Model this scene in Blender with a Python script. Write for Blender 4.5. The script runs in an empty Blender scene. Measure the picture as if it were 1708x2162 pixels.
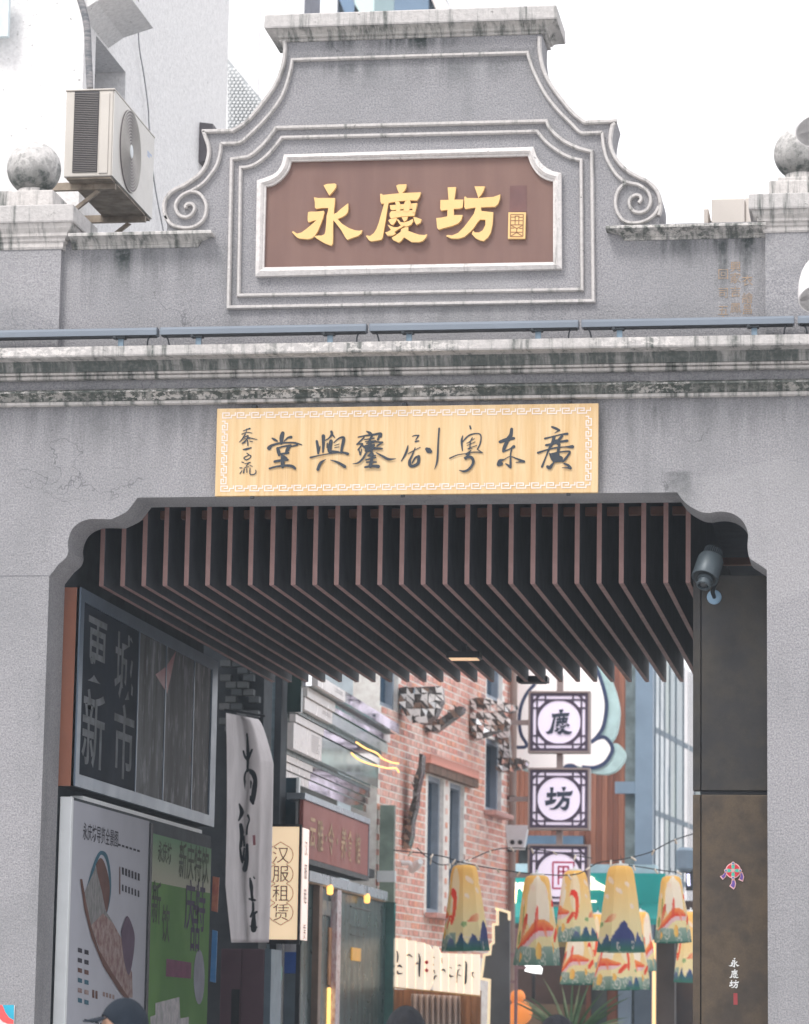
import bpy, bmesh, math, random
from math import sin, cos, pi, radians, sqrt, atan2
from mathutils import Vector, Matrix
rng = random.Random(7)
sc = bpy.context.scene
COL = sc.collection
# ------------------------------------------------------------------ camera
CP = Vector((3.13, -20.0, 1.65))
FP, PIT, YAW, ROLL = 6646.7, 0.160837, 0.155322, 0.0160908   # focal length in units of 1/1708 picture width
_fw = Vector((-sin(YAW)*cos(PIT), cos(YAW)*cos(PIT), sin(PIT)))
_ri = Vector((cos(YAW), sin(YAW), 0)); _up = _ri.cross(_fw)
_r2 = cos(ROLL)*_ri + sin(ROLL)*_up; _u2 = -sin(ROLL)*_ri + cos(ROLL)*_up
cam = bpy.data.cameras.new('camera'); co = bpy.data.objects.new('camera', cam); COL.objects.link(co)
co.matrix_world = Matrix(((_r2.x, _u2.x, -_fw.x, CP.x), (_r2.y, _u2.y, -_fw.y, CP.y), (_r2.z, _u2.z, -_fw.z, CP.z), (0, 0, 0, 1)))
cam.sensor_fit = 'HORIZONTAL'; cam.sensor_width = 36; cam.lens = 36*FP/1708
cam.clip_end = 2000
cam.dof.use_dof = True; cam.dof.focus_distance = 20.3; cam.dof.aperture_fstop = 5.0
sc.camera = co
# ------------------------------------------------------------------ world and sun
SUN_EL, SUN_AZ = 52, 205      # azimuth clockwise from +Y: behind the camera, a little left
w = bpy.data.worlds.new('World'); sc.world = w; w.use_nodes = True
nt = w.node_tree; bg = nt.nodes['Background']
sky = nt.nodes.new('ShaderNodeTexSky'); sky.sky_type = 'NISHITA'; sky.sun_disc = False
sky.sun_elevation = radians(SUN_EL); sky.sun_rotation = radians(SUN_AZ); sky.dust_density = 4.0
mx = nt.nodes.new('ShaderNodeMix'); mx.data_type = 'RGBA'; mx.inputs[0].default_value = 0.9
nt.links.new(sky.outputs[0], mx.inputs[6]); mx.inputs[7].default_value = (9.6, 9.5, 9.75, 1)   # overcast cloud
nt.links.new(mx.outputs[2], bg.inputs[0]); bg.inputs[1].default_value = 0.1
sl = bpy.data.lights.new('sun', 'SUN'); sl.energy = 1.5; sl.angle = radians(17); sl.color = (1, .965, .93)
so = bpy.data.objects.new('sun', sl); COL.objects.link(so)
_sd = Vector((sin(radians(SUN_AZ))*cos(radians(SUN_EL)), cos(radians(SUN_AZ))*cos(radians(SUN_EL)), sin(radians(SUN_EL))))
so.rotation_euler = _sd.to_track_quat('Z', 'Y').to_euler(); so.location = (0, -10, 20)
vs = sc.view_settings; sc.display_settings.display_device = 'sRGB'
vs.view_transform = 'Standard'; vs.look = 'None'; vs.gamma = 1; vs.use_curve_mapping = False; vs.exposure = 0.72
sc.cycles.use_denoising = True
sc.cycles.max_bounces = 8
# ------------------------------------------------------------------ picture point -> place on a plane
def ray(px, py): return (_r2*((px-854)/FP) + _u2*((1081-py)/FP) + _fw)
def W(px, py, Y=0.0):
    d = ray(px, py); return CP + d*((Y-CP.y)/d.y)
def WX(px, py, X):
    d = ray(px, py); return CP + d*((X-CP.x)/d.x)
def WZ(px, py, Z):
    d = ray(px, py); return CP + d*((Z-CP.z)/d.z)
def WP(px, py, o, n):
    d = ray(px, py); return CP + d*((o-CP).dot(n)/d.dot(n))
def Z(py, Y=0.0, px=854): return W(px, py, Y).z
def X(px, Y=0.0, py=1500): return W(px, py, Y).x
# ------------------------------------------------------------------ objects
def S(r, g, b):
    f = lambda c: (c/12.92 if c <= .04045 else ((c+.055)/1.055)**2.4)
    return (f(r/255), f(g/255), f(b/255), 1)
def setp(o, label=None, cat=None, group=None, kind=None):
    if label: o['label'] = label
    if cat: o['category'] = cat
    if group: o['group'] = group
    if kind: o['kind'] = kind
    return o
def thing(name, label, cat, loc=(0, 0, 0), group=None):
    o = bpy.data.objects.new(name, None); COL.objects.link(o); o.empty_display_size = .2
    o.location = loc; return setp(o, label, cat, group)
def adopt(o, parent):
    if parent is not None:
        o.parent = parent
        if parent.type == 'EMPTY': o.location = o.location - parent.location
    return o
def dup(root, offset, label=None):
    r = root.copy(); COL.objects.link(r); r.location = root.location + Vector(offset)
    if label: r['label'] = label
    for ch in root.children:
        c = ch.copy(); COL.objects.link(c); c.parent = r
        for g in ch.children:
            d = g.copy(); COL.objects.link(d); d.parent = c
    return r
def V(*a): return Vector(a)
class MB:
    def __init__(s): s.v = []; s.f = []; s.mi = []; s.cm = 0
    def add(s, vs, fs):
        n = len(s.v); s.v += [tuple(p) for p in vs]
        for f in fs: s.f.append([n+i for i in f]); s.mi.append(s.cm)
        return s
    def box(s, x0, x1, y0, y1, z0, z1):
        return s.add([(x0,y0,z0),(x1,y0,z0),(x1,y1,z0),(x0,y1,z0),(x0,y0,z1),(x1,y0,z1),(x1,y1,z1),(x0,y1,z1)],
            [(0,3,2,1),(4,5,6,7),(0,1,5,4),(1,2,6,5),(2,3,7,6),(3,0,4,7)])
    def obox(s, o, a, b, c):      # corner o and three edge vectors
        p = [o, o+a, o+a+b, o+b, o+c, o+a+c, o+a+b+c, o+b+c]
        return s.add(p, [(0,3,2,1),(4,5,6,7),(0,1,5,4),(1,2,6,5),(2,3,7,6),(3,0,4,7)])
    def slab(s, pts, d):          # flat outline with thickness vector d
        n = len(pts); d = Vector(d)
        s.add([Vector(p) for p in pts]+[Vector(p)+d for p in pts],
            [tuple(range(n)), tuple(range(2*n-1, n-1, -1))]+[(i, (i+1) % n, n+(i+1) % n, n+i) for i in range(n)])
        return s
    def face(s, pts): return s.add(pts, [tuple(range(len(pts)))])
    def prism(s, poly, y0, y1): return s.slab([(x, y0, z) for x, z in poly], (0, y1-y0, 0))
    def prismX(s, poly, x0, x1): return s.slab([(x0, y, z) for y, z in poly], (x1-x0, 0, 0))
    def grid(s, rows, closed=False):
        n = len(rows[0]); fs = []
        for i in range(len(rows)-1):
            for j in range(n if closed else n-1):
                fs.append((i*n+j, i*n+(j+1) % n, (i+1)*n+(j+1) % n, (i+1)*n+j))
        return s.add([p for r in rows for p in r], fs)
    def sweep(s, path, prof, closed=False):   # path in XZ, profile (u, y)
        n = len(path); rows = []
        for i in range(n):
            a = path[(i-1) % n] if (closed or i) else None
            b = path[(i+1) % n] if (closed or i < n-1) else None
            p = path[i]
            def nrm(q, r):
                dx, dz = r[0]-q[0], r[1]-q[1]; l = math.hypot(dx, dz) or 1; return (-dz/l, dx/l)
            n1 = nrm(a, p) if a else nrm(p, b); n2 = nrm(p, b) if b else n1
            mx_, mz_ = n1[0]+n2[0], n1[1]+n2[1]; l2 = mx_*mx_+mz_*mz_
            k = min(2/l2 if l2 > 1e-6 else 1, 1.5)
            rows.append([(p[0]+mx_*k*u, y, p[1]+mz_*k*u) for u, y in prof])
        if closed: rows.append(rows[0])
        s.grid(rows, True)
        if not closed:
            s.add(rows[0], [tuple(range(len(prof)))]); s.add(rows[-1], [tuple(range(len(prof)-1, -1, -1))])
        return s
    def sweepXY(s, path, prof, closed=False):  # path in XY (outside on its right hand), profile (outset, z)
        n = len(path); rows = []
        for i in range(n):
            a = path[(i-1) % n] if (closed or i) else None
            b = path[(i+1) % n] if (closed or i < n-1) else None
            p = path[i]
            def nrm(q, r):
                dx, dy = r[0]-q[0], r[1]-q[1]; l = math.hypot(dx, dy) or 1; return (dy/l, -dx/l)
            n1 = nrm(a, p) if a else nrm(p, b); n2 = nrm(p, b) if b else n1
            mx_, my_ = n1[0]+n2[0], n1[1]+n2[1]; l2 = mx_*mx_+my_*my_; k = 2/l2
            rows.append([(p[0]+mx_*k*u, p[1]+my_*k*u, z) for u, z in prof])
        if closed: rows.append(rows[0])
        s.grid(rows, True)
        if not closed:
            s.add(rows[0], [tuple(range(len(prof)))]); s.add(rows[-1], [tuple(range(len(prof)-1, -1, -1))])
        return s
    def tube(s, pts, r, n=8):
        pts = [Vector(p) for p in pts]; rows = []
        for i, p in enumerate(pts):
            t = (pts[min(i+1, len(pts)-1)]-pts[max(i-1, 0)]).normalized()
            a = t.orthogonal().normalized() if i == 0 else (a_-t*a_.dot(t)).normalized()
            a_ = a; b = t.cross(a); rr = r[i] if isinstance(r, (list, tuple)) else r
            rows.append([p+(a*cos(2*pi*k/n)+b*sin(2*pi*k/n))*rr for k in range(n)])
        s.grid(rows, True); s.add(rows[0], [tuple(range(n))]); s.add(rows[-1], [tuple(range(n-1, -1, -1))])
        return s
    def lathe(s, prof, c, ax=(0, 0, 1), n=24):
        ax = Vector(ax).normalized(); a = ax.orthogonal().normalized(); b = ax.cross(a); c = Vector(c)
        rows = [[c+ax*h+(a*cos(2*pi*k/n)+b*sin(2*pi*k/n))*max(r, 1e-4) for k in range(n)] for r, h in prof]
        s.grid(rows, True); s.add(rows[0], [tuple(range(n))]); s.add(rows[-1], [tuple(range(n-1, -1, -1))])
        return s
    def sphere(s, c, r, n=24, m=14, sz=(1, 1, 1)):
        c = Vector(c); rows = []
        for i in range(m+1):
            t = pi*i/m
            rows.append([c+V(sz[0]*r*sin(t)*cos(2*pi*k/n), sz[1]*r*sin(t)*sin(2*pi*k/n), sz[2]*r*cos(t)) for k in range(n)])
        return s.grid(rows, True)
    def build(s, name, mat, parent=None, smooth=False, bevel=0, recalc=True, kind=None, label=None):
        me = bpy.data.meshes.new(name); me.from_pydata(s.v, [], s.f)
        mats = mat if isinstance(mat, (list, tuple)) else [mat]
        for m in mats: me.materials.append(m)
        if len(mats) > 1: me.polygons.foreach_set('material_index', s.mi)
        if recalc:
            bm = bmesh.new(); bm.from_mesh(me)
            bmesh.ops.remove_doubles(bm, verts=bm.verts, dist=1e-5)
            bmesh.ops.recalc_face_normals(bm, faces=bm.faces); bm.to_mesh(me); bm.free()
        if smooth:
            me.polygons.foreach_set('use_smooth', [True]*len(me.polygons))
            try: me.set_sharp_from_angle(angle=radians(40))
            except Exception: pass
        o = bpy.data.objects.new(name, me); COL.objects.link(o); adopt(o, parent)
        if bevel:
            b = o.modifiers.new('bevel', 'BEVEL'); b.width = bevel; b.segments = 2; b.limit_method = 'ANGLE'; b.angle_limit = radians(35)
        return setp(o, label=label, kind=kind)
def cr(pts, k=6):     # smooth curve through points
    out = []; n = len(pts)
    for i in range(n-1):
        p0, p1, p2, p3 = pts[max(i-1, 0)], pts[i], pts[i+1], pts[min(i+2, n-1)]
        for j in range(k):
            t = j/k
            out.append(tuple(.5*(2*b+(c-a)*t+(2*a-5*b+4*c-d)*t*t+(3*b-a-3*c+d)*t**3) for a, b, c, d in zip(p0, p1, p2, p3)))
    out.append(tuple(pts[-1])); return out
def F(pts, Y=0.0): return [(W(x, y, Y).x, W(x, y, Y).z) for x, y in pts]
# writing: the built-in font, turned into meshes
def text(name, body, o, r, u, size, mat, parent=None, ext=.004, bold=0.0, sx=1.0):
    c = bpy.data.curves.new(name, 'FONT'); c.body = body; c.size = 1; c.offset = bold; c.resolution_u = 3
    t = bpy.data.objects.new(name, c); COL.objects.link(t)
    dg = bpy.context.evaluated_depsgraph_get(); me = bpy.data.meshes.new_from_object(t.evaluated_get(dg))
    bpy.data.objects.remove(t); bpy.data.curves.remove(c)
    xs = [v.co.x for v in me.vertices]; ys = [v.co.y for v in me.vertices]
    cx, cy = (min(xs)+max(xs))/2, (min(ys)+max(ys))/2
    r = Vector(r).normalized(); u = Vector(u).normalized(); n = r.cross(u); o = Vector(o)
    mb = MB(); pts = [o+r*((v.co.x-cx)*size*sx)+u*((v.co.y-cy)*size)+n*ext for v in me.vertices]
    mb.add(pts, [tuple(p.vertices) for p in me.polygons]); bpy.data.meshes.remove(me)
    ob = mb.build(name, mat, parent, recalc=False); return ob
def glyph(name, polys, conv, d, mat, parent, off=.0012):
    mb = MB(); d = Vector(d); dn = d.normalized()
    for i, p in enumerate(polys): mb.slab([conv(a, b)-dn*off*i for a, b in p], d)
    return mb.build(name, mat, parent)
def brush(name, strokes, conv, n, mat, parent, wk, off=.0005, h0=.003):
    mb = MB(); n = Vector(n)
    for i, st in enumerate(strokes):
        c = cr(st, 5) if len(st) > 2 else cr(st, 3)
        # round the ends
        L, R = [], []
        for j, (x, y, wd) in enumerate(c):
            xa, ya, _ = c[max(j-1, 0)]; xb, yb, _ = c[min(j+1, len(c)-1)]
            dx, dy = xb-xa, yb-ya; l = math.hypot(dx, dy) or 1; wd = max(wd, 3)*wk/2
            L.append((x-dy/l*wd, y+dx/l*wd)); R.append((x+dy/l*wd, y-dx/l*wd))
        def cap(p, q, s):
            m = ((p[0]+q[0])/2, (p[1]+q[1])/2); v = (p[0]-m[0], p[1]-m[1]); out = []
            for k in range(1, 4):
                a = pi*k/4*s; out.append((m[0]+v[0]*cos(a)-v[1]*sin(a), m[1]+v[0]*sin(a)+v[1]*cos(a)))
            return out
        e0 = cap(L[0], R[0], 1); e1 = cap(L[-1], R[-1], -1)
        h = n*(h0+off*i); P3 = lambda q: conv(*q)+h
        mb.grid([[P3(a), P3(b)] for a, b in zip(L, R)])
        mb.face([P3(q) for q in [L[0]]+e0+[R[0]]]); mb.face([P3(q) for q in [L[-1]]+e1+[R[-1]]])
    return mb.build(name, mat, parent, recalc=False)
# ------------------------------------------------------------------ materials
def nd(nt, t, ins=None, **pr):
    n = nt.nodes.new(t)
    for k, v in pr.items(): setattr(n, k, v)
    for k, v in (ins or {}).items():
        if isinstance(v, bpy.types.NodeSocket): nt.links.new(v, n.inputs[k])
        else: n.inputs[k].default_value = v
    return n
def mth(nt, op, a, b=None, clamp=False):
    n = nd(nt, 'ShaderNodeMath', {0: a} if b is None else {0: a, 1: b}, operation=op); n.use_clamp = clamp; return n.outputs[0]
def mixc(nt, f, a, b, bt='MIX'):
    n = nd(nt, 'ShaderNodeMix', {0: f, 6: a, 7: b}, data_type='RGBA', blend_type=bt); return n.outputs[2]
def ramp(nt, v, a, b, lo=0.0, hi=1.0):
    n = nd(nt, 'ShaderNodeMapRange', {'Value': v, 'From Min': a, 'From Max': b, 'To Min': lo, 'To Max': hi}, interpolation_type='SMOOTHSTEP'); return n.outputs[0]
def noise(nt, vec, scale, detail=4, rough=.55, sc3=None):
    if sc3: vec = nd(nt, 'ShaderNodeMapping', {'Vector': vec, 'Scale': sc3}).outputs[0]
    return nd(nt, 'ShaderNodeTexNoise', {'Vector': vec, 'Scale': scale, 'Detail': detail, 'Roughness': rough}).outputs['Fac']
def new(name):
    m = bpy.data.materials.new(name); m.use_nodes = True; t = m.node_tree
    return m, t, t.nodes['Principled BSDF'], nd(t, 'ShaderNodeTexCoord').outputs['Object']
def M(name, c, r=.6, m=0.0, var=.12, vs_=6.0, bump=0.0, bs=60.0, c2=None, sc3=None, em=None, es=0.0, spec=.5, dirt=0.0, dcol=(.05,.05,.045,1), coat=0.0):
    mt, t, b, v = new(name)
    n = noise(t, v, vs_, 5, .6, sc3)
    lo = c2 or tuple(x*(1-var) for x in c[:3])+(1,)
    hi = c if c2 else tuple(min(x*(1+var), 1) for x in c[:3])+(1,)
    col = mixc(t, ramp(t, n, .3, .7), lo, hi)
    if dirt:
        d = noise(t, v, 2.3, 6, .65, (3, 3, .7)); col = mixc(t, ramp(t, d, .62-.25*dirt, .85-.25*dirt, 0, .85), col, dcol)
    t.links.new(col, b.inputs['Base Color'])
    b.inputs['Roughness'].default_value = r; b.inputs['Metallic'].default_value = m; b.inputs['Specular IOR Level'].default_value = spec
    if coat: b.inputs['Coat Weight'].default_value = coat
    rn = noise(t, v, vs_*2.3, 3); t.links.new(mth(t, 'ADD', mth(t, 'MULTIPLY', mth(t, 'SUBTRACT', rn, .5), .25), r, True), b.inputs['Roughness'])
    if bump:
        bn = noise(t, v, bs, 5, .6)
        bu = nd(t, 'ShaderNodeBump', {'Height': bn, 'Strength': min(bump, 1), 'Distance': .01}); t.links.new(bu.outputs[0], b.inputs['Normal'])
    if em: b.inputs['Emission Color'].default_value = em; b.inputs['Emission Strength'].default_value = es
    return mt
def stain_mask(t, v, spots):
    sx = nd(t, 'ShaderNodeSeparateXYZ', {0: v}); x, z = sx.outputs[0], sx.outputs[2]
    streak = noise(t, v, 1.0, 5, .6, (9, 3, 1.1)); fine = noise(t, v, 26, 5, .7)
    tot = None
    for (x0, x1, zt, zl, k) in spots:
        e = (x1-x0)*.3
        a = mth(t, 'MULTIPLY', ramp(t, x, x0-e, x0+e), ramp(t, x, x1-e, x1+e, 1, 0))
        q = mth(t, 'MULTIPLY', ramp(t, z, zt-zl, zt), ramp(t, z, zt, zt+.03, 1, 0))
        s_ = mth(t, 'MULTIPLY', mth(t, 'MULTIPLY', a, q), k)
        tot = s_ if tot is None else mth(t, 'MAXIMUM', tot, s_)
    tex = mth(t, 'MULTIPLY', ramp(t, streak, .36, .6), ramp(t, fine, .25, .62, .45, 1))
    return mth(t, 'MULTIPLY', tot, tex, True)
def stucco(name, spots=None, tint=(1, 1, 1)):
    mt, t, b, v = new(name)
    f = noise(t, v, 88, 6, .74); g = noise(t, v, 1.4, 5, .6); gs = noise(t, v, .9, 5, .6, (4, 4, .8)); sp = noise(t, v, 130, 2, .5)
    A = (.195*tint[0], .197*tint[1], .215*tint[2], 1); B = (.485*tint[0], .472*tint[1], .488*tint[2], 1)
    col = mixc(t, ramp(t, f, .26, .74), A, B)
    col = mixc(t, ramp(t, g, .35, .75, 0, .5), col, (.24, .245, .255, 1))
    col = mixc(t, ramp(t, gs, .5, .8, 0, .42), col, (.17, .18, .185, 1))
    col = mixc(t, ramp(t, sp, .66, .74, 0, .6), col, (.14, .15, .17, 1))
    wv = nd(t, 'ShaderNodeVectorMath', {0: v, 1: nd(t, 'ShaderNodeTexNoise', {'Vector': v, 'Scale': 3.0, 'Detail': 4}).outputs['Color']}, operation='ADD').outputs[0]
    vo = nd(t, 'ShaderNodeTexVoronoi', {'Vector': wv, 'Scale': .75}, feature='DISTANCE_TO_EDGE').outputs['Distance']
    col = mixc(t, mth(t, 'MULTIPLY', ramp(t, vo, .0016, .004, .55, 0), ramp(t, noise(t, v, .7, 2), .54, .62)), col, (.10, .105, .115, 1))   # hairline cracks here and there
    pt = noise(t, v, .55, 2, .4); col = mixc(t, ramp(t, pt, .56, .59, 0, .16), col, (.52, .51, .52, 1))                                  # patched areas
    if spots: col = mixc(t, stain_mask(t, v, spots), col, (.055, .066, .066, 1))
    t.links.new(col, b.inputs['Base Color']); b.inputs['Roughness'].default_value = .92; b.inputs['Specular IOR Level'].default_value = .25
    h = mth(t, 'ADD', f, mth(t, 'MULTIPLY', noise(t, v, 24, 3), .8))
    bu = nd(t, 'ShaderNodeBump', {'Height': h, 'Strength': .75, 'Distance': .014}); t.links.new(bu.outputs[0], b.inputs['Normal'])
    return mt
def plaster(name, grime, light=(.64, .61, .595, 1), chips=0.0, dark=(.075, .088, .08, 1)):
    mt, t, b, v = new(name)
    f = noise(t, v, 30, 6, .65); s_ = noise(t, v, 1.0, 6, .68, (15, 4, 1.3)); h = noise(t, v, 1.0, 6, .7, (2.5, 30, 46)); sp = noise(t, v, 22, 4, .6, (1, 1, 1.3))
    col = mixc(t, ramp(t, f, .3, .7), tuple(x*.82 for x in light[:3])+(1,), light)
    k = 1-grime
    gm = mth(t, 'MULTIPLY', ramp(t, s_, .28+.4*k, .52+.4*k), ramp(t, f, .2, .6, .6, 1))
    col = mixc(t, gm, col, dark)
    col = mixc(t, ramp(t, h, .50+.25*k, .7+.25*k, 0, .75), col, (.11, .12, .112, 1))
    col = mixc(t, ramp(t, sp, .66, .72, 0, .75), col, (.16, .16, .15, 1))
    if chips:
        cn = noise(t, v, 17, 5, .75, (1, 1, 1.6)); big = noise(t, v, .8, 3)
        col = mixc(t, mth(t, 'MULTIPLY', ramp(t, cn, .5, .56), ramp(t, big, .42, .6, .1, chips)), col, (.78, .74, .71, 1))
    t.links.new(col, b.inputs['Base Color']); b.inputs['Roughness'].default_value = .85
    bu = nd(t, 'ShaderNodeBump', {'Height': mth(t, 'ADD', f, sp), 'Strength': .5, 'Distance': .01}); t.links.new(bu.outputs[0], b.inputs['Normal'])
    return mt
def glow(name, c, s_, tex=0.0):
    mt, t, b, v = new(name)
    b.inputs['Base Color'].default_value = c; b.inputs['Roughness'].default_value = .5
    b.inputs['Emission Color'].default_value = c; b.inputs['Emission Strength'].default_value = s_
    if tex:
        n = noise(t, v, 3, 3); t.links.new(ramp(t, n, .3, .7, s_*(1-tex), s_*(1+tex)), b.inputs['Emission Strength'])
    return mt
# ================================================================== GATEWAY
gate = thing('gateway', 'grey pebbledash street gateway with stepped scrolled gable and carved mouldings', 'gateway', (W(854, 2000).x, 0, 0))
zc = lambda py, Y=0.0: Z(py, Y)
spots_up = [(X(128), X(440), Z(524, 0, 300), .5, .45), (X(480), X(1250), Z(655), .25, .3), (X(600), X(1140), Z(112), .35, .4), (X(205), X(290), Z(530, 0, 250), .30, 1.1), (X(140), X(170), Z(530, 0, 200), .5, .7), (X(1380), X(1460), Z(505, 0, 1420), .22, .8),
    (X(1450), X(1610), Z(500, 0, 1500), .30, 1.2), (X(1500), X(1600), Z(505, 0, 1550), .62, 1.0), (X(1590), X(1616), Z(505, 0, 1600), .5, .8),
    (X(770), X(930), Z(80, 0, 850), .16, 1.3), (X(840), X(905), Z(78, 0, 870), .13, 1.5), (X(650), X(720), Z(88, 0, 690), .11, .9), (X(640), X(780), Z(140, 0, 700), .18, .6), (X(880), X(1080), Z(133, 0, 980), .2, .5)]
M_ST = stucco('pebbledash', spots_up)
M_ST2 = stucco('pebbledash_lower', [(X(-200), X(1900), Z(848), .55, .42), (X(1370), X(1400), Z(860, 0, 1390), .35, .6), (X(1400), X(1470), Z(1000, 0, 1430), .35, .5), (X(1530), X(1580), Z(850, 0, 1550), .5, .35), (X(0), X(120), Z(870, 0, 60), .3, .35)])
M_REV = stucco('pebbledash_reveal', None, (.62, .66, .72))
M_TR = plaster('moulding_plaster', .42, (.585, .56, .545, 1)); M_TRW = plaster('white_moulding_plaster', .26, (.69, .66, .645, 1), .4)
M_FAS = plaster('fascia_plaster', .55, (.49, .47, .46, 1), .5); M_COVE = plaster('weathered_cove_plaster', .92, (.42, .41, .40, 1), 0, (.085, .10, .094, 1)); M_LOW = plaster('weathered_moulding_plaster', .97, (.46, .45, .43, 1), .9, (.07, .085, .075, 1))
M_CAP = plaster('cap_plaster', .48, (.52, .50, .49, 1)); M_LIP = plaster('lip_plaster', .58, (.62, .59, .57, 1))
def ball_mat(zmid, rad):
    mt, t, b, v = new('mouldy_ball_plaster')
    f = noise(t, v, 26, 6, .7); g = noise(t, v, 7, 5, .65); sx = nd(t, 'ShaderNodeSeparateXYZ', {0: v})
    col = mixc(t, ramp(t, f, .3, .7), (.42, .41, .40, 1), (.62, .60, .585, 1))
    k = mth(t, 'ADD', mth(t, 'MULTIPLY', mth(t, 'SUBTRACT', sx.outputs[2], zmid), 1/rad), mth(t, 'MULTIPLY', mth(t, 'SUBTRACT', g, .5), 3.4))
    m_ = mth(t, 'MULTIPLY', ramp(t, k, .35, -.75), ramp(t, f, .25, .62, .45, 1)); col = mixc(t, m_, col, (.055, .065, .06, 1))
    col = mixc(t, mth(t, 'MULTIPLY', ramp(t, noise(t, v, 14, 5, .7), .52, .6), .6), col, (.2, .2, .19, 1))
    t.links.new(col, b.inputs['Base Color']); b.inputs['Roughness'].default_value = .85
    bu = nd(t, 'ShaderNodeBump', {'Height': f, 'Strength': .5, 'Distance': .008}); t.links.new(bu.outputs[0], b.inputs['Normal']); return mt
# lower wall with the shouldered opening
archR = [(1617, 1203), (1600, 1190)]+cr([(1600, 1190), (1586, 1181), (1580.6, 1174)], 3)[1:]+cr([(1580.6, 1174), (1578, 1153), (1579, 1125), (1568, 1100), (1547, 1084.5), (1522.6, 1080), (1498, 1083)], 5)[1:]+cr([(1498, 1083), (1480.5, 1081), (1459.5, 1070.5), (1445.4, 1060), (1436.6, 1049.4)], 4)[1:]+[(1429.6, 1039)]
archL = [(103.7, 1216.4)]+cr([(124, 1191), (139.4, 1177.3), (144.5, 1163.7)], 4)+cr([(144.5, 1163.7), (143.5, 1143), (151, 1119.5), (166.6, 1104), (187, 1096.4), (211, 1095.7), (234.6, 1096.4)], 5)[1:]+cr([(234.6, 1096.4), (255, 1087), (268.6, 1078.7), (282, 1061.7)], 4)[1:]+[(290.6, 1051.5)]
xl, xr = X(104, 0, 1217), X(1619, 0, 1209)
zt = (Z(1045)); zc_top = Z(846)
gx0, gx1 = X(-330), X(2020)
aR = F(archR); aL = F(archL)
aR[0] = (xr, aR[0][1]); aR[-1] = (aR[-1][0], zt); aL[-1] = (aL[-1][0], zt); aL[0] = (xl, aL[0][1])
poly = [(gx0, 0), (gx0, zc_top), (gx1, zc_top), (gx1, 0), (xr, 0)]+aR+aL[::-1]+[(xl, 0)]
TH = .40
mb = MB(); mb.prism(poly, 0, TH); mb.build('wall', M_ST2, gate)
mb = MB(); mb.box(gx0, xl-.004, -.0015, .001, Z(1216.5, 0, 60), Z(1215, 0, 60)); mb.build('render_joint', M('joint_line', (.17, .17, .185, 1), .9), gate)
# entablature: frieze wall, cove, fascia
ys = [(0.0, zc_top+.001), (-.035, Z(846, -.035)), (-.045, Z(843, -.045)), (-.045, Z(838, -.045)), (-.03, Z(836, -.03))]
mb = MB(); mb.prismX([(.1, Z(847)), (-.03, Z(847, -.03)), (-.05, Z(844, -.05)), (-.05, Z(838.5, -.05)), (-.03, Z(837.5, -.03)), (.1, Z(837))], gx0, gx1); mb.build('moulding', M_LIP, gate)
cv = [(.1, Z(837.2))]+[(-.03-.075*(1-cos(t*pi/2)), Z(837-17.5*sin(t*pi/2), -.03)) for t in [0, .2, .4, .6, .8, 1]]+[(-.12, Z(818.5, -.12)), (-.12, Z(815, -.12)), (-.03, Z(812, -.03)), (.1, Z(812))]
mb = MB(); mb.prismX(cv, gx0, gx1); mb.build('moulding', M_LOW, gate)
mb = MB(); mb.prismX([(.1, Z(812.3)), (-.028, Z(812.3, -.028)), (-.028, Z(792, -.028)), (.1, Z(792))], gx0, gx1); mb.build('frieze', M_ST2, gate)
mb = MB(); mb.prismX([(.1, Z(792.3)), (-.07, Z(791.5, -.07)), (-.085, Z(789, -.085)), (-.085, Z(784, -.085)), (-.07, Z(782, -.07)), (-.10, Z(780, -.10)), (-.105, Z(776, -.105)), (-.09, Z(774, -.09)), (.1, Z(774))], gx0, gx1); mb.build('moulding', M_LIP, gate)
cv = [(.1, Z(774.2))]+[(-.10-.17*(1-cos(t*pi/2)), Z(774-33*sin(t*pi/2), -.10-.17*(1-cos(t*pi/2)))) for t in [0, .15, .3, .45, .6, .75, .9, 1]]+[(.1, Z(741, -.27))]
mb = MB(); mb.prismX(cv, gx0, gx1); mb.build('cove', M_COVE, gate, smooth=True)
zf1 = Z(720, -.30)
mb = MB(); mb.prismX([(.1, Z(741.5, -.27)), (-.30, Z(741.5, -.30)), (-.305, Z(738, -.305)), (-.30, zf1), (.1, zf1)], gx0, gx1); mb.build('fascia', M_FAS, gate)
# upper wall and gable
gl = cr([(355, 478), (345, 453), (344, 430), (354, 410), (369, 398), (386, 390), (403, 379), (420, 366), (432, 349), (438, 328), (437.5, 311), (433, 297)], 4)[:-1]+[(433, 297), (425, 276)]
gl2 = [(491, 273)]+cr([(491, 273), (513, 260), (534, 239), (561, 205), (579, 178), (591, 150), (597, 126), (598.7, 102.5), (597, 89.5)], 5)[1:]
gr = [(1145, 68)]+cr([(1143.5, 80), (1143.5, 105), (1147, 130), (1155.8, 158), (1171.6, 186), (1192.7, 214), (1213.7, 238.7), (1236, 256)], 5)
gr2 = [(1301, 253.5)]+cr([(1297, 268), (1294.5, 281), (1292.7, 302), (1298, 323), (1308.5, 340.5), (1326, 358), (1350.6, 372), (1371.7, 382.7), (1389, 400), (1397.5, 421), (1398, 446), (1391, 466)], 4)
zpl = Z(487, 0, 240); zpr = Z(470, 0, 1450)
zp = min(zpl, zpr, F([(355, 478)])[0][1], F([(1391, 466)])[0][1])-.004
GB = .34
top_poly = [(gx0, zf1-.05), (gx0, zp)]+[(F([(352, 480)])[0][0], zp)]+F(gl[1:])+F(gl2)+F(gr)+F(gr2)+[(F([(1391, 468)])[0][0], zp), (gx1, zp), (gx1, zf1-.05)]
mb = MB(); mb.prism(top_poly, .0, GB); mb.build('gable_wall', M_ST, gate)
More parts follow.
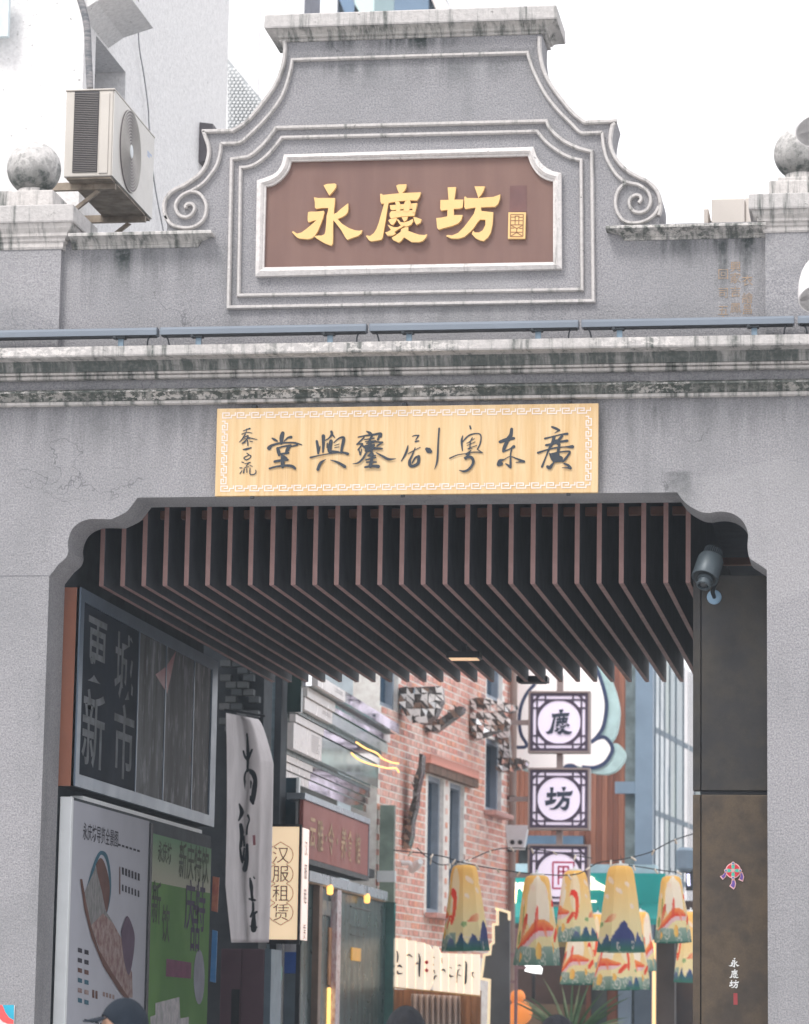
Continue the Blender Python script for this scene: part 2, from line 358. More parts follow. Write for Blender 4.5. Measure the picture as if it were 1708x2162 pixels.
# raised trims
def trim(name, pts, wd, pr, mat, closed=False, y0=.004):
    h = wd/2
    prof = [(-h, y0), (-h, -pr*.6), (-h*.55, -pr), (h*.55, -pr), (h, -pr*.6), (h, y0)]
    mb = MB(); mb.sweep(F(pts), prof, closed); return mb.build(name, mat, gate)
def inset(pts, dx):
    return pts
PX = .00300
spl = [(394, 441), (393, 436), (400, 431.5), (409, 434), (412, 443), (405, 455), (393, 460), (379, 455), (372, 440), (375, 426), (387, 413), (403, 405.5)]
spr = [(1349, 430), (1354, 422), (1350, 415), (1341, 414), (1332, 420), (1329, 432), (1336, 446), (1350, 450.5), (1364, 446), (1373, 433), (1373, 416), (1363, 401), (1347, 391)]
ringl = [(403, 405.5), (418, 408), (430, 419), (437, 437), (434, 458), (424, 472), (407, 481), (385, 482), (363, 475), (350, 458)]
ringr = [(1322, 388), (1308, 400), (1300.5, 420), (1301, 440), (1308, 457), (1322, 470), (1345, 472), (1366, 466), (1384, 452), (1391, 438)]
# outer edge trims run just inside the outline
def off(pts, d):
    out = []
    for i in range(len(pts)):
        a = pts[max(i-1, 0)]; b = pts[min(i+1, len(pts)-1)]; dx, dy = b[0]-a[0], b[1]-a[1]; l = math.hypot(dx, dy) or 1
        out.append((pts[i][0]-dy/l*d, pts[i][1]+dx/l*d))
    return out
oL = off(gl[2:-1], 4.0)
trim('edge_moulding', oL+[(431, 279)], .027, .034, M_TR)
trim('edge_moulding', [(428, 279), (492, 277.5)]+off(gl2[1:], 4.0), .027, .034, M_TR)
trim('edge_moulding', off(gr[1:], 4.0)+[(1237, 260), (1303, 257)], .027, .034, M_TR)
trim('edge_moulding', [(1299, 262)]+off(gr2[1:-2], 4.0), .027, .034, M_TR)
inL = cr(spl, 5)+cr([(403, 405.5), (427, 391), (444, 372.5), (458, 352), (465.5, 328), (468, 305)], 5)[1:]
trim('scroll_moulding', inL, .0235, .036, M_TR)
trim('scroll_moulding', [(468, 305), (501, 304)]+cr([(501, 304), (512, 300), (529, 285), (551.7, 263), (575.6, 236), (596, 205), (608, 174), (615, 147), (618.4, 128)], 5)[1:]+[(1114.7, 113)]+cr([(1114.7, 113), (1122.4, 140), (1136.5, 172), (1154, 203.6), (1178.6, 235), (1206.7, 263), (1222, 279), (1231, 283)], 5)[1:]+[(1271.6, 281.5)], .0235, .036, M_TR)
trim('scroll_moulding', [(1271.6, 281.5)]+cr([(1274, 305.4), (1280.4, 333.5), (1291, 354.6), (1305, 374), (1322.5, 386), (1347, 391)], 5)+cr(spr[::-1], 5)[1:], .0235, .036, M_TR)
trim('ring_moulding', cr(ringl, 4), .023, .034, M_TR); trim('ring_moulding', cr(ringr, 4), .023, .034, M_TR)
fa = [(483.6, 650.5), (490.4, 338)]+cr([(490.4, 338), (508, 335), (527.8, 331), (548.3, 315), (565.4, 297), (584, 271.5)], 4)[1:]+[(1154, 257.5)]+cr([(1154, 257.5), (1164.6, 277), (1189, 298.4), (1220.7, 314), (1250, 322)], 4)[1:]+[(1253.5, 637)]
fb = [(505, 625), (509, 355.4)]+cr([(509, 355.4), (524, 354), (542, 347), (562, 332), (580, 313), (596, 292)], 4)[1:]+[(1134.7, 279)]+cr([(1134.7, 279), (1154, 302), (1182, 323), (1206.7, 335), (1227.5, 340)], 4)[1:]+[(1229.5, 612.5)]
trim('panel_moulding', fa, .0255, .036, M_TR, True); trim('panel_moulding', fb, .0235, .034, M_TR, True)
# gable cap
cx0, cx1 = X(597, 0, 90), X(1145, 0, 70)
zA, zB, zC = W(568, 28.5, -.12).z, W(568, 58, -.12).z, W(597, 88, -.02).z
pc = [(cx0, GB), (cx0, 0), (cx1, 0), (cx1, GB)]
o_ = .105
mb = MB(); mb.sweepXY(pc, [(-.05, zB), (o_, zB), (o_+.004, zB+.01), (o_, zA-.01), (o_-.01, zA), (-.05, zA)], True); mb.add([(cx0-.03, -.03, zA), (cx1+.03, -.03, zA), (cx1+.03, GB+.03, zA), (cx0-.03, GB+.03, zA)], [(0, 1, 2, 3)]); mb.build('gable_cap', M_CAP, gate)
h_ = zB-zC
mb = MB(); mb.sweepXY(pc, [(-.05, zC), (.012, zC), (.020, zC+.06*h_), (.020, zC+.16*h_), (.010, zC+.2*h_), (.012, zC+.3*h_), (.03, zC+.42*h_)]+[(.03+.07*t*t, zC+h_*(.42+.55*t)) for t in (.25, .5, .75, 1)]+[(-.05, zB-.002)], True); mb.build('cap_cove', plaster('cap_cove_plaster', .62, (.52, .5, .48, 1)), gate)
# parapet cornices each side
def pcorn(path, ztop, zbot, nm, mt):
    h = ztop-zbot
    prof = [(-.04, zbot), (.012, zbot), (.018, zbot+.1*h), (.018, zbot+.2*h), (.03, zbot+.27*h), (.028, zbot+.36*h)]+[(.035+.075*t**1.8, zbot+h*(.36+.38*t)) for t in (.3, .6, .85, 1)]+[(.125, zbot+.74*h), (.125, ztop-.006), (.118, ztop), (-.04, ztop)]
    mb = MB(); mb.sweepXY(path, prof); return mb.build(nm, mt, gate)
xE = X(415, 0, 515); pcorn([(X(120), 0), (xE, 0), (xE, .2)], W(300, 488.5, -.12).z, W(300, 524, -.01).z, 'parapet_cornice', plaster('parapet_plaster', .62, (.58, .56, .54, 1)))
xE = X(1322, 0, 500); pcorn([(xE, .2), (xE, 0), (X(1622), 0)], W(1450, 472.5, -.12).z, W(1450, 505, -.01).z, 'parapet_cornice', plaster('parapet_plaster_right', .78, (.56, .54, .52, 1), .5))
# end pilasters with caps and balls
def pilaster(x0, x1, zb, z1, z2, z3, steps, ball, rad, d0):
    YP = -.06
    mb = MB(); mb.box(x0, x1, YP, GB+.05, zb, z1); mb.build('pilaster', M_ST, gate)
    path = [(x0, YP), (x1, YP), (x1, GB+.05), (x0, GB+.05)]; h = z2-z1
    prof = [(-.04, z1), (.008, z1), (.016, z1+.08*h), (.016, z1+.25*h), (.03, z1+.32*h), (.03, z1+.42*h), (.05, z1+.5*h), (.05, z1+.62*h), (.075, z1+.8*h), (.085, z2), (-.04, z2)]
    mb = MB(); mb.sweepXY(path, prof, True); mb.build('pilaster_moulding', M_LIP, gate)
    mb = MB(); mb.sweepXY(path, [(-.04, z2), (.10, z2), (.104, z2+.01), (.10, z3-.008), (.09, z3), (-.04, z3)], True); mb.box(x0-.08, x1+.08, YP-.08, GB+.13, z2+.01, z3-.001); mb.build('pilaster_cap', M_CAP, gate)
    z = z3
    for (dx, dz) in steps:
        mb = MB(); cxm = ball.x; mb.box(cxm-dx, cxm+dx, ball.y-dx, ball.y+dx, z, z+dz); mb.build('finial_base', M_LIP, gate, bevel=.01); z += dz
    mb = MB(); mb.lathe([(rad*.62, z), (rad*.62, z+.02), (rad*.55, z+.05)], (ball.x, ball.y, 0), n=32); mb.build('finial_base', M_LIP, gate, smooth=True)
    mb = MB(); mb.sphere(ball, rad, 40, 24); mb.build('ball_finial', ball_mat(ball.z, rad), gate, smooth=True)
YB = .14
b = W(72, 357, YB); pilaster(X(-60, -.06, 600), X(127, -.06, 600), zf1-.03, W(120, 526, -.06).z, W(120, 469, -.15).z, W(140, 431, -.15).z, [(X(128, YB, 420)-b.x, W(72, 417, YB).z-W(140, 431, -.15).z)], b, 60*.00306, 0)
b = W(1690, 325, YB); zq = W(1600, 409, -.15).z
pilaster(X(1616, -.06, 600), X(1900, -.06, 600), zf1-.03, W(1620, 492, -.06).z, W(1600, 442, -.15).z, zq, [(b.x-X(1626, YB, 400), W(1690, 396, YB).z-zq), (b.x-X(1644, YB, 390), W(1690, 384, YB).z-W(1690, 396, YB).z)], b, 57*.00306, 0)
# ================================================================== BROWN NAME BOARD
nb = thing('name_board', 'brown name board in a white moulded frame with gold characters in the gable', 'signboard', W(865, 588, 0))
fo = [(542, 586.5), (545, 384.5)]+cr([(545, 384.5), (562, 379), (584, 369), (596, 352), (602, 330)], 4)[1:]+[(1127.7, 314)]+cr([(1127.7, 314), (1134.7, 333.5), (1147, 351), (1166, 364), (1186.3, 368.6)], 4)[1:]+[(1187.4, 570.5)]
fi = [(559, 567), (563.7, 396.4)]+cr([(563.7, 396.4), (579, 393), (596, 381), (611, 362), (617, 343.5)], 4)[1:]+[(1115.4, 331.8)]+cr([(1115.4, 331.8), (1122.4, 351), (1136.5, 370.4), (1152, 380.5), (1168.8, 385.5)], 4)[1:]+[(1168.8, 555.7)]
A_, B_ = F(fo), F(fi)
mid = [(.5*(a[0]+c[0]), .5*(a[1]+c[1])) for a, c in zip(A_, B_)]; m2 = [(.25*a[0]+.75*c[0], .25*a[1]+.75*c[1]) for a, c in zip(A_, B_)]
mb = MB(); r3 = lambda P, y: [(x, y, z) for x, z in P]
rows = [r3(A_, .004), r3(A_, -.045), r3(mid, -.058), r3(m2, -.045), r3(m2, -.038), r3(B_, -.034), r3(B_, .004)]
mb.grid(rows, True); mb.build('frame', M_TRW, nb)
def brown_mat():
    mt, t, b, v = new('brown_board_paint')
    n = noise(t, v, 1.0, 5, .6, (8, 3, .8)); f = noise(t, v, 160, 2); g = noise(t, v, 1.7, 3)
    col = mixc(t, ramp(t, n, .3, .75), S(113, 84, 76), S(124, 95, 86)); col = mixc(t, ramp(t, f, .3, .7, 0, .25), col, S(100, 74, 69)); col = mixc(t, ramp(t, g, .4, .7, 0, .25), col, S(132, 101, 88))
    t.links.new(col, b.inputs['Base Color']); b.inputs['Roughness'].default_value = .55; return mt
mb = MB(); mb.prism([(x, z) for x, z in B_], -.006, .02); mb.build('panel', brown_mat(), nb)
M_GOLD = M('gold_letter_paint', S(228, 190, 128), .42, 0, .04, 3, spec=.5)
G_YONG = [[(410,118),(450,102),(540,96),(556,108),(552,140),(520,185),(475,232),(455,200),(425,145)],
 [(300,255),(325,258),(345,262),(540,262),(538,330),(528,400),(527,445),(560,430),(610,385),(690,322),(692,385),(685,425),(660,455),(620,480),(570,500),(620,555),(700,605),(770,630),(815,635),(850,628),(840,665),(800,695),(740,715),(680,738),(655,705),(610,625),(560,560),(522,515),(518,600),(518,720),(515,780),(500,803),(470,795),(420,775),(370,745),(330,720),(300,695),(350,690),(390,690),(420,675),(432,640),(440,560),(445,470),(460,410),(465,375),(400,375),(325,385),(312,370),(312,310)],
 [(235,425),(260,418),(330,418),(415,408),(420,430),(405,490),(375,570),(345,640),(312,690),(280,720),(230,732),(130,722),(95,700),(50,650),(65,640),(110,668),(160,655),(215,615),(275,565),(330,515),(290,522),(240,540),(230,520),(230,470)]]
G_QING = [[(1237,122),(1262,108),(1355,105),(1350,145),(1330,180),(1305,205),(1290,222),(1270,208),(1255,175)],
 [(1055,215),(1075,215),(1085,228),(1200,215),(1330,205),(1520,197),(1505,245),(1475,290),(1400,288),(1250,300),(1150,318),(1145,350),(1130,430),(1115,540),(1098,630),(1085,710),(1070,735),(1030,745),(950,755),(925,740),(893,695),(900,688),(940,695),(985,660),(1015,610),(1040,540),(1065,450),(1085,380),(1100,325),(1070,328),(1058,300)],
 [(1165,345),(1320,333),(1480,320),(1468,382),(1320,388),(1190,402),(1172,388)], [(1162,440),(1180,414),(1320,405),(1460,400),(1445,466),(1300,475),(1180,497),(1164,470)],
 [(1225,310),(1240,303),(1272,305),(1285,330),(1284,420),(1238,422),(1238,345)], [(1330,325),(1345,297),(1395,290),(1405,322),(1385,420),(1322,420)], [(1426,330),(1478,322),(1455,430),(1424,430)],
 [(1148,520),(1170,505),(1250,493),(1240,525),(1205,572),(1180,565)], [(1300,485),(1372,478),(1360,515),(1330,537)], [(1245,510),(1265,508),(1290,540),(1330,545),(1380,530),(1430,505),(1435,530),(1410,570),(1360,592),(1310,588),(1275,560)], [(1435,482),(1470,488),(1530,510),(1515,550),(1470,572),(1450,540)],
 [(1140,570),(1165,580),(1215,600),(1260,600),(1325,560),(1340,575),(1300,605),(1260,625),(1220,655),(1240,670),(1200,695),(1140,695),(1115,660),(1150,650),(1180,630),(1165,605)],
 [(1380,600),(1375,640),(1440,665),(1500,685),(1560,690),(1593,680),(1580,715),(1545,755),(1500,770),(1415,768),(1380,745),(1330,715),(1300,755),(1270,775),(1205,745),(1190,720),(1240,690),(1290,655),(1300,620),(1345,600)]]
G_FANG = [[(400,140),(495,137),(490,190),(480,250),(475,280),(578,280),(575,330),(570,370),(540,382),(470,385),(470,455),(570,455),(555,510),(520,550),(450,580),(350,605),(300,622),(280,600),(270,490),(330,485),(395,470),(398,395),(325,405),(315,380),(318,285),(410,283)],
 [(705,130),(825,130),(810,175),(785,220),(750,262),(735,215)],
 [(590,250),(605,245),(620,262),(740,265),(850,255),(920,250),(965,235),(1000,222),(995,270),(975,330),(940,362),(850,365),(778,370),(785,410),(920,425),(912,560),(890,660),(860,710),(810,752),(770,745),(720,720),(675,672),(690,632),(710,655),(760,655),(800,630),(830,570),(830,510),(770,508),(740,540),(700,600),(658,648),(590,705),(520,725),(440,722),(382,695),(400,683),(450,690),(520,660),(590,590),(650,510),(700,440),(720,370),(600,388),(590,365)]]
k = 2.8467
cvA = lambda a, c: W((1150+a/k)/1.89461, (700+c/k)/1.89461, -.034); cvB = lambda a, c: W((1650+a/k)/1.89461, (700+c/k)/1.89461, -.034)
glyph('character', G_YONG, cvA, (0, .028, 0), M_GOLD, nb); glyph('character', G_QING, cvA, (0, .028, 0), M_GOLD, nb); glyph('character', G_FANG, cvB, (0, .028, 0), M_GOLD, nb)
mb = MB(); mb.slab([cvB(1092, 425), cvB(1290, 425), cvB(1282, 724), cvB(1086, 724)], (0, .027, 0)); seal = mb.build('seal', M_GOLD, nb, label='gold seal plate')
M_SEAL = M('seal_line_paint', S(150, 108, 72), .6)
mb = MB()
for (a, c, d, e) in [(1118,450,1266,450),(1262,450,1256,702),(1256,702,1114,702),(1114,702,1118,450),(1170,462,1168,565),(1212,462,1210,565),(1120,520,1262,520),(1118,568,1260,568),(1120,572,1188,610),(1258,572,1188,610),(1188,610,1186,655),(1118,605,1160,605),(1215,608,1258,608),(1118,652,1256,652),(1186,655,1118,698),(1186,655,1254,698),(1120,480,1168,480),(1212,482,1262,482),(1170,480,1190,464),(1190,464,1212,480)]:
    p, q = cvB(a, c)+V(0, -.0015, 0), cvB(d, e)+V(0, -.0015, 0); t_ = (q-p).normalized(); s_ = t_.cross(V(0, 1, 0))*.0032; mb.face([p-s_, q-s_, q+s_, p+s_])
mb.build('seal_pattern', M_SEAL, nb, recalc=False)
mb = MB(); mb.slab([W((1650+a/k)/1.89461, (700+c/k)/1.89461, -.0085) for a, c in [(1110, 122), (1300, 118), (1302, 418), (1104, 420)]], (0, .0015, 0)); mb.build('paint_patch', M('patch_paint', S(108, 76, 74), .6), nb, label='darker repainted patch')
# ================================================================== GOLDEN PLAQUE
pq = thing('plaque', 'long golden wooden plaque with black brush characters above the opening', 'plaque', W(858, 1045, -.05))
def wood_mat():
    mt, t, b, v = new('plaque_wood')
    n = noise(t, v, 1.0, 6, .65, (16, 3, .9)); g = noise(t, v, 1.0, 4, .6, (60, 3, 2.2)); f = noise(t, v, .8, 2)
    col = mixc(t, ramp(t, n, .3, .72), S(204, 168, 116), S(216, 190, 148)); col = mixc(t, ramp(t, g, .45, .75, 0, .45), col, S(186, 142, 90)); col = mixc(t, ramp(t, f, .35, .7, 0, .4), col, S(222, 194, 150))
    t.links.new(col, b.inputs['Base Color']); b.inputs['Roughness'].default_value = .38; b.inputs['Coat Weight'].default_value = .15; return mt
YQ = -.075
x0, x1 = X(456, YQ, 950), X(1263, YQ, 950); z0, z1 = W(858, 1044, YQ).z, W(858, 857, YQ).z
mb = MB(); mb.box(x0, x1, YQ, YQ+.035, z0, z1); mb.build('board', wood_mat(), pq, bevel=.004)
M_FRET = M('fret_paint', S(226, 214, 205), .6, 0, .05); M_INK = M('ink_paint', S(44, 52, 62), .5, 0, .1)
mb = MB(); yf = YQ-.0025
fx0, fx1, fz0, fz1 = x0+.036, x1-.042, z0+.030, z1-.027; fh = .041; st = .0074
def fbar(o, ex, ez, a0, b0, a1, b1):
    p = [o+ex*a0+ez*b0, o+ex*a1+ez*b0, o+ex*a1+ez*b1, o+ex*a0+ez*b1]; mb.face(p)
def fret(o, ex, ez, L, n):
    u = L/n; s = st
    for i in range(n):
        q = o+ex*(i*u)
        # a meander made of butted bars: foot, riser, head, drop, tongue
        fbar(q, ex, ez, 0, 0, .60*u, s); fbar(q, ex, ez, .60*u-s, s, .60*u, fh-s) if False else None
        fbar(q, ex, ez, 0, s, s, fh-s); fbar(q, ex, ez, 0, fh-s, .52*u, fh); fbar(q, ex, ez, .52*u-s, fh*.42, .52*u, fh-s); fbar(q, ex, ez, .22*u, fh*.42, .52*u-s, fh*.42+s)
        fbar(q, ex, ez, .60*u, 0, .60*u+s, fh*.6); fbar(q, ex, ez, .60*u+s, fh*.6-s, u-s*.8, fh*.6) ; fbar(q, ex, ez, u-s*1.8, fh*.6, u-s*.8, fh)
nh = 25; nv = 6
fret(V(fx0, yf, fz1-fh), V(1, 0, 0), V(0, 0, 1), fx1-fx0, nh); fret(V(fx0, yf, fz0), V(1, 0, 0), V(0, 0, 1), fx1-fx0, nh)
fret(V(fx0+fh, yf, fz0+fh+.008), V(0, 0, 1), V(-1, 0, 0), fz1-fz0-2*fh-.016, nv); fret(V(fx1, yf, fz0+fh+.008), V(0, 0, 1), V(-1, 0, 0), fz1-fz0-2*fh-.016, nv)
mb.build('fret_border', M_FRET, pq, recalc=False)
kk = 3.416; K = 1.89461
cA = lambda a, c: W((900+a/kk)/K, (1680+c/kk)/K, YQ); cB = lambda a, c: W((1380+a/kk)/K, (1680+c/kk)/K, YQ); cC = lambda a, c: W((1880+a/kk)/K, (1680+c/kk)/K, YQ)
B_TANG = [[(790,180,50),(775,240,60),(770,320,40)],[(645,250,18),(680,270,34),(715,290,20)],[(905,235,40),(860,245,26),(810,290,14)],[(605,385,60),(640,350,36),(740,320,28),(860,310,22),(960,315,24),(1050,340,14)],[(960,312,26),(990,342,26),(900,362,20)],[(720,390,40),(735,440,50),(740,480,34)],[(720,388,24),(800,362,22),(900,350,30)],[(880,360,50),(850,420,46),(840,455,34)],[(740,470,24),(870,450,26)],[(780,480,30),(790,560,56),(790,640,44)],[(680,570,34),(760,555,34),(860,545,30)],[(800,500,40),(840,530,40)],[(610,665,26),(700,640,26),(830,625,34),(920,635,40),(960,665,36)]]
B_YU = [[(1255,290,34),(1270,380,40),(1275,455,30)],[(1345,220,50),(1345,330,40),(1340,440,24)],[(1300,360,14),(1290,430,10)],[(1455,160,34),(1460,200,36),(1420,250,18),(1370,280,14)],[(1460,190,30),(1500,240,14)],[(1450,290,50),(1430,400,60),(1440,440,50)],[(1490,310,14),(1560,250,20),(1620,240,34),(1620,290,44),(1600,380,38),(1590,450,30)],[(1500,350,10),(1560,330,12)],[(1500,380,10),(1560,370,12)],[(1400,320,20),(1395,380,14)],[(1470,430,30),(1550,440,30)],[(1170,515,26),(1300,485,16),(1480,455,18),(1600,445,26),(1680,465,40)],[(1380,540,6),(1310,590,40),(1270,680,40)],[(1445,550,10),(1540,580,30),(1640,640,44)]]
B_LUAN = [[(295,155,14),(340,180,40),(370,210,36)],[(180,235,16),(280,215,22),(400,200,30),(490,185,30),(490,230,30)],[(480,200,34),(450,270,30)],[(260,240,20),(165,335,22)],[(170,330,18),(240,325,22)],[(240,330,20),(180,410,20)],[(190,395,14),(210,475,26)],[(230,400,14),(215,470,14)],[(370,215,30),(330,300,30)],[(270,270,14),(400,250,20)],[(280,300,14),(420,290,24)],[(300,320,20),(400,310,20)],[(350,320,40),(300,420,60)],[(280,360,30),(400,345,30)],[(420,300,20),(515,310,26)],[(510,310,24),(440,360,24)],[(400,390,40),(510,395,26)],[(380,360,50),(360,430,40)],[(250,360,30),(330,420,40)],[(300,440,24),(240,540,30),(180,590,24),(110,603,8)],[(430,450,14),(520,500,30),(600,540,34),(695,533,10)],[(370,450,30),(330,490,30)],[(320,495,24),(420,490,20)],[(380,470,40),(350,640,50)],[(290,550,24),(420,515,24)],[(300,580,24),(430,580,24)],[(280,650,30),(370,635,36),(460,640,50)]]
B_JU = [[(920,225,10),(960,212,16),(1010,212,18)],[(1005,215,22),(970,270,14)],[(965,295,26),(1010,285,14)],[(862,350,12),(845,420,30),(810,500,26),(768,565,10)],[(860,465,10),(920,430,14),(1030,375,10)],[(960,380,12),(920,480,24),(880,560,30)],[(885,560,40),(890,620,46),(940,630,40),(1000,590,44),(1010,510,40)],[(1010,500,40),(960,520,26),(920,590,20)],[(1120,400,50),(1145,418,76),(1170,432,50)],[(1288,118,26),(1285,160,22),(1275,300,22),(1268,480,26),(1255,590,24),(1225,675,6)]]
B_YUE = [[(1708,82,20),(1718,118,26)],[(1610,215,10),(1595,290,30),(1605,420,14)],[(1610,300,14),(1660,240,20),(1720,200,20),(1800,185,14),(1850,200,18),(1860,250,18),(1845,330,20),(1810,400,18)],[(1740,245,16),(1700,310,10)],[(1665,320,10),(1770,255,10)],[(1670,350,10),(1780,300,10)],[(1680,390,10),(1800,350,12)],[(1715,300,14),(1705,400,16)],[(1680,400,10),(1740,390,10)],[(1700,445,14),(1800,440,16),(1880,450,14)],[(1820,410,14),(1880,450,14)],[(1660,470,30),(1720,420,14)],[(1435,525,20),(1540,480,14),(1660,460,10)],[(1650,530,36),(1700,460,24)],[(1640,520,30),(1720,510,40),(1755,560,40),(1740,620,36),(1690,680,34),(1630,705,30),(1565,690,10)]]
B_DONG = [[(570,125,40),(560,200,50),(530,260,70)],[(410,300,40),(500,270,50),(600,250,36)],[(510,290,50),(470,380,50),(455,430,34)],[(460,430,26),(540,400,16),(600,365,44)],[(570,390,24),(555,480,20),(555,580,30),(555,650,30)],[(550,640,40),(490,600,16)],[(400,600,64),(415,560,50),(470,540,16),(550,500,12),(640,530,20),(740,570,34)],[(740,570,30),(630,580,10)],[(390,610,50),(430,600,50)]]
B_GUANG = [[(1120,95,26),(1170,115,34),(1220,140,30)],[(1215,145,24),(1155,180,6)],[(1025,255,28),(1120,230,18),(1240,200,20),(1330,190,36)],[(1150,230,40),(1130,310,44),(1080,400,30),(1040,500,20),(985,640,30)],[(1040,345,30),(1120,330,30),(1230,300,30),(1330,285,36)],[(1260,220,36),(1200,290,40)],[(1180,290,50),(1220,340,40)],[(930,450,30),(1050,410,20),(1180,380,24),(1300,370,16),(1400,368,50)],[(1215,370,40),(1205,440,40)],[(1090,460,20),(1120,520,40),(1150,580,20)],[(1100,470,24),(1230,440,20),(1350,430,24),(1360,455,30),(1300,540,34),(1270,570,24)],[(1190,470,70),(1180,540,90)],[(1150,490,60),(1240,530,70)],[(1140,575,20),(1280,560,30)],[(1150,580,20),(1120,620,36),(1090,655,50),(1060,640,40)],[(1290,600,24),(1340,620,34),(1375,660,40)],[(1370,660,30),(1260,655,8)]]
B_SIG = [[[(250,150,10),(300,130,14),(340,118,24)],[(300,120,10),(290,160,10)],[(230,195,12),(300,170,12),(370,180,10)],[(280,190,16),(230,270,14),(195,305,8)],[(260,240,12),(320,215,14),(270,310,16)],[(300,230,12),(360,250,14),(440,268,10)],[(240,265,10),(350,250,14)],[(230,320,10),(300,270,12)],[(310,280,16),(315,350,18)],[(270,305,12),(240,330,10)],[(340,290,14),(385,300,10)]],
 [[(250,405,14),(290,400,30),(360,380,16)]], [[(300,455,14),(330,475,14)],[(330,480,12),(260,515,14),(290,545,16),(340,520,14),(355,490,14),(330,480,10)]],
 [[(230,575,12),(260,585,12)],[(205,655,16),(235,655,12)],[(205,735,12),(235,690,10)],[(270,600,8),(345,580,16)],[(330,585,14),(290,630,12)],[(270,650,12),(330,640,10)],[(340,620,10),(375,635,12)],[(265,665,14),(255,725,18)],[(300,665,12),(300,720,12)],[(345,660,14),(345,740,16),(400,745,16),(425,715,14),(420,685,10)]]]
NF = (0, -1, 0)
for st_, cvv in ((B_TANG, cA), (B_YU, cA), (B_LUAN, cB), (B_JU, cB), (B_YUE, cB), (B_DONG, cC), (B_GUANG, cC)): brush('character', st_, cvv, NF, M_INK, pq, 1.0, .0004, .003)
for st_ in B_SIG: brush('signature_character', st_, cA, NF, M_INK, pq, 1.0, .0004, .003)
M_DKM = M('dark_metal', S(52, 56, 60), .5, .4, .15)
for px in (536, 853, 1201):
    mb = MB(); p = W(px, 853, YQ); mb.box(p.x-.015, p.x+.015, YQ+.005, -.002, z1+.0005, z1+.022); mb.build('mounting_clip', M_DKM, pq)
    mb = MB(); mb.box(p.x-.012, p.x+.012, YQ+.005, YQ+.03, z0-.014, z0-.0005); mb.build('mounting_clip', M_DKM, pq)
# ================================================================== LINEAR LIGHT BARS
M_BAR = M('light_bar_paint', S(116, 125, 136), .45, .1, .05, 2); M_BLK = M('black_rubber', S(38, 42, 48), .6); M_GAL = M('galvanised', S(120, 138, 152), .45, .5, .1)
YL = -.20
segs = [(-150, 331, [253], 'far left light bar, running out of the picture beside the left pilaster'), (337, 773, [417, 695], 'light bar below the left half of the brown board'), (779, 1221, [862, 1135], 'light bar below the right half of the brown board'), (1227, 1677, [1307, 1592], 'light bar below the stained parapet and faded characters'), (1684, 2000, [], 'light bar end at the right pilaster, cut by the picture edge')]
zb0 = Z(699, YL); zb1 = Z(679.5, YL)
for a, c, br, lab in segs:
    xa, xb = X(a, YL, 690), X(c, YL, 690)
    t_ = thing('light_bar', 'grey '+lab, 'light bar', ((xa+xb)/2, YL, zb0), 'light bars along the cornice')
    mb = MB(); mb.prismX([(YL, zb0+.006), (YL, zb1-.022), (YL+.012, zb1-.006), (YL+.03, zb1), (YL+.085, zb1), (YL+.085, zb0+.006)], xa+.004, xb-.004); mb.build('housing', M_BAR, t_)
    mb = MB(); mb.box(xa+.012, xb-.012, YL+.004, YL+.08, zb0, zb0+.0055); mb.build('base_strip', M_BLK, t_)
    for e in (xa+.0005, xb-.0035): mb = MB(); mb.box(e, e+.003, YL+.002, YL+.083, zb0+.008, zb1-.008); mb.build('end_cap', M_BAR, t_)
    for bx in br:
        p = X(bx, YL, 700); mb = MB(); mb.box(p-.018, p+.018, YL+.03, YL+.05, zf1, zb0-.012); mb.build('bracket', M_GAL, t_)
        mb = MB(); mb.box(p-.045, p+.03, YL+.01, YL+.07, zb0-.0118, zb0-.0005); mb.lathe([(.012, 0), (.012, .02), (.006, .024)], (p-.035, YL+.012, zb0-.010), (0, -1, 0), 10); mb.build('clamp', M_DKM, t_)
for jx in (333.5, 776, 1224, 1680):
    x_ = X(jx, YL, 700); d = .075
    mb = MB(); pts = cr([(x_-.045, YL+.03, zb0+.005), (x_-d+.005, YL+.02, zb0-.02), (x_-d, YL+.03, zf1+.01), (x_-d+.005, YL+.06, zf1+.006), (x_+d-.005, YL+.06, zf1+.006), (x_+d, YL+.03, zf1+.012), (x_+d-.012, YL+.02, zb0-.02), (x_+.04, YL+.03, zb0+.005)], 5)
    mb.tube(pts, .0055, 6); o = mb.build('cable', M_BLK, None, smooth=True)
    setp(o, {333.5: 'black cable loop joining light bars near the left pilaster', 776: 'black cable loop joining light bars under the middle of the brown board', 1224: 'black cable loop joining light bars under the board\'s right edge', 1680: 'black cable loop joining light bars at the right pilaster'}[jx], 'cable', 'cable loops between light bars')
# faded characters on the stained parapet, right
fw = thing('faded_lettering', 'faded ochre characters ghosting through the stained right parapet wall', 'lettering', W(1560, 600, 0))
M_FADE = M('faded_ochre_paint', S(176, 150, 124), .95, 0, .15, 34, c2=S(142, 134, 126))
for px, col in ((1527, [(1095, '回'), (1170, '司'), (1240, '五'), (1282, '令')]), (1553, [(1065, '興'), (1110, '家'), (1165, '吉'), (1230, '鳳')]), (1578, [(1120, '衣'), (1190, '繪'), (1235, '昌')])):
    for py, ch in col:
        text('character', ch, W(px, py/K+1 if py < 1300 else py, -.002), (1, 0, 0), (0, 0, 1), .075, M_FADE, fw, .0015, .0)
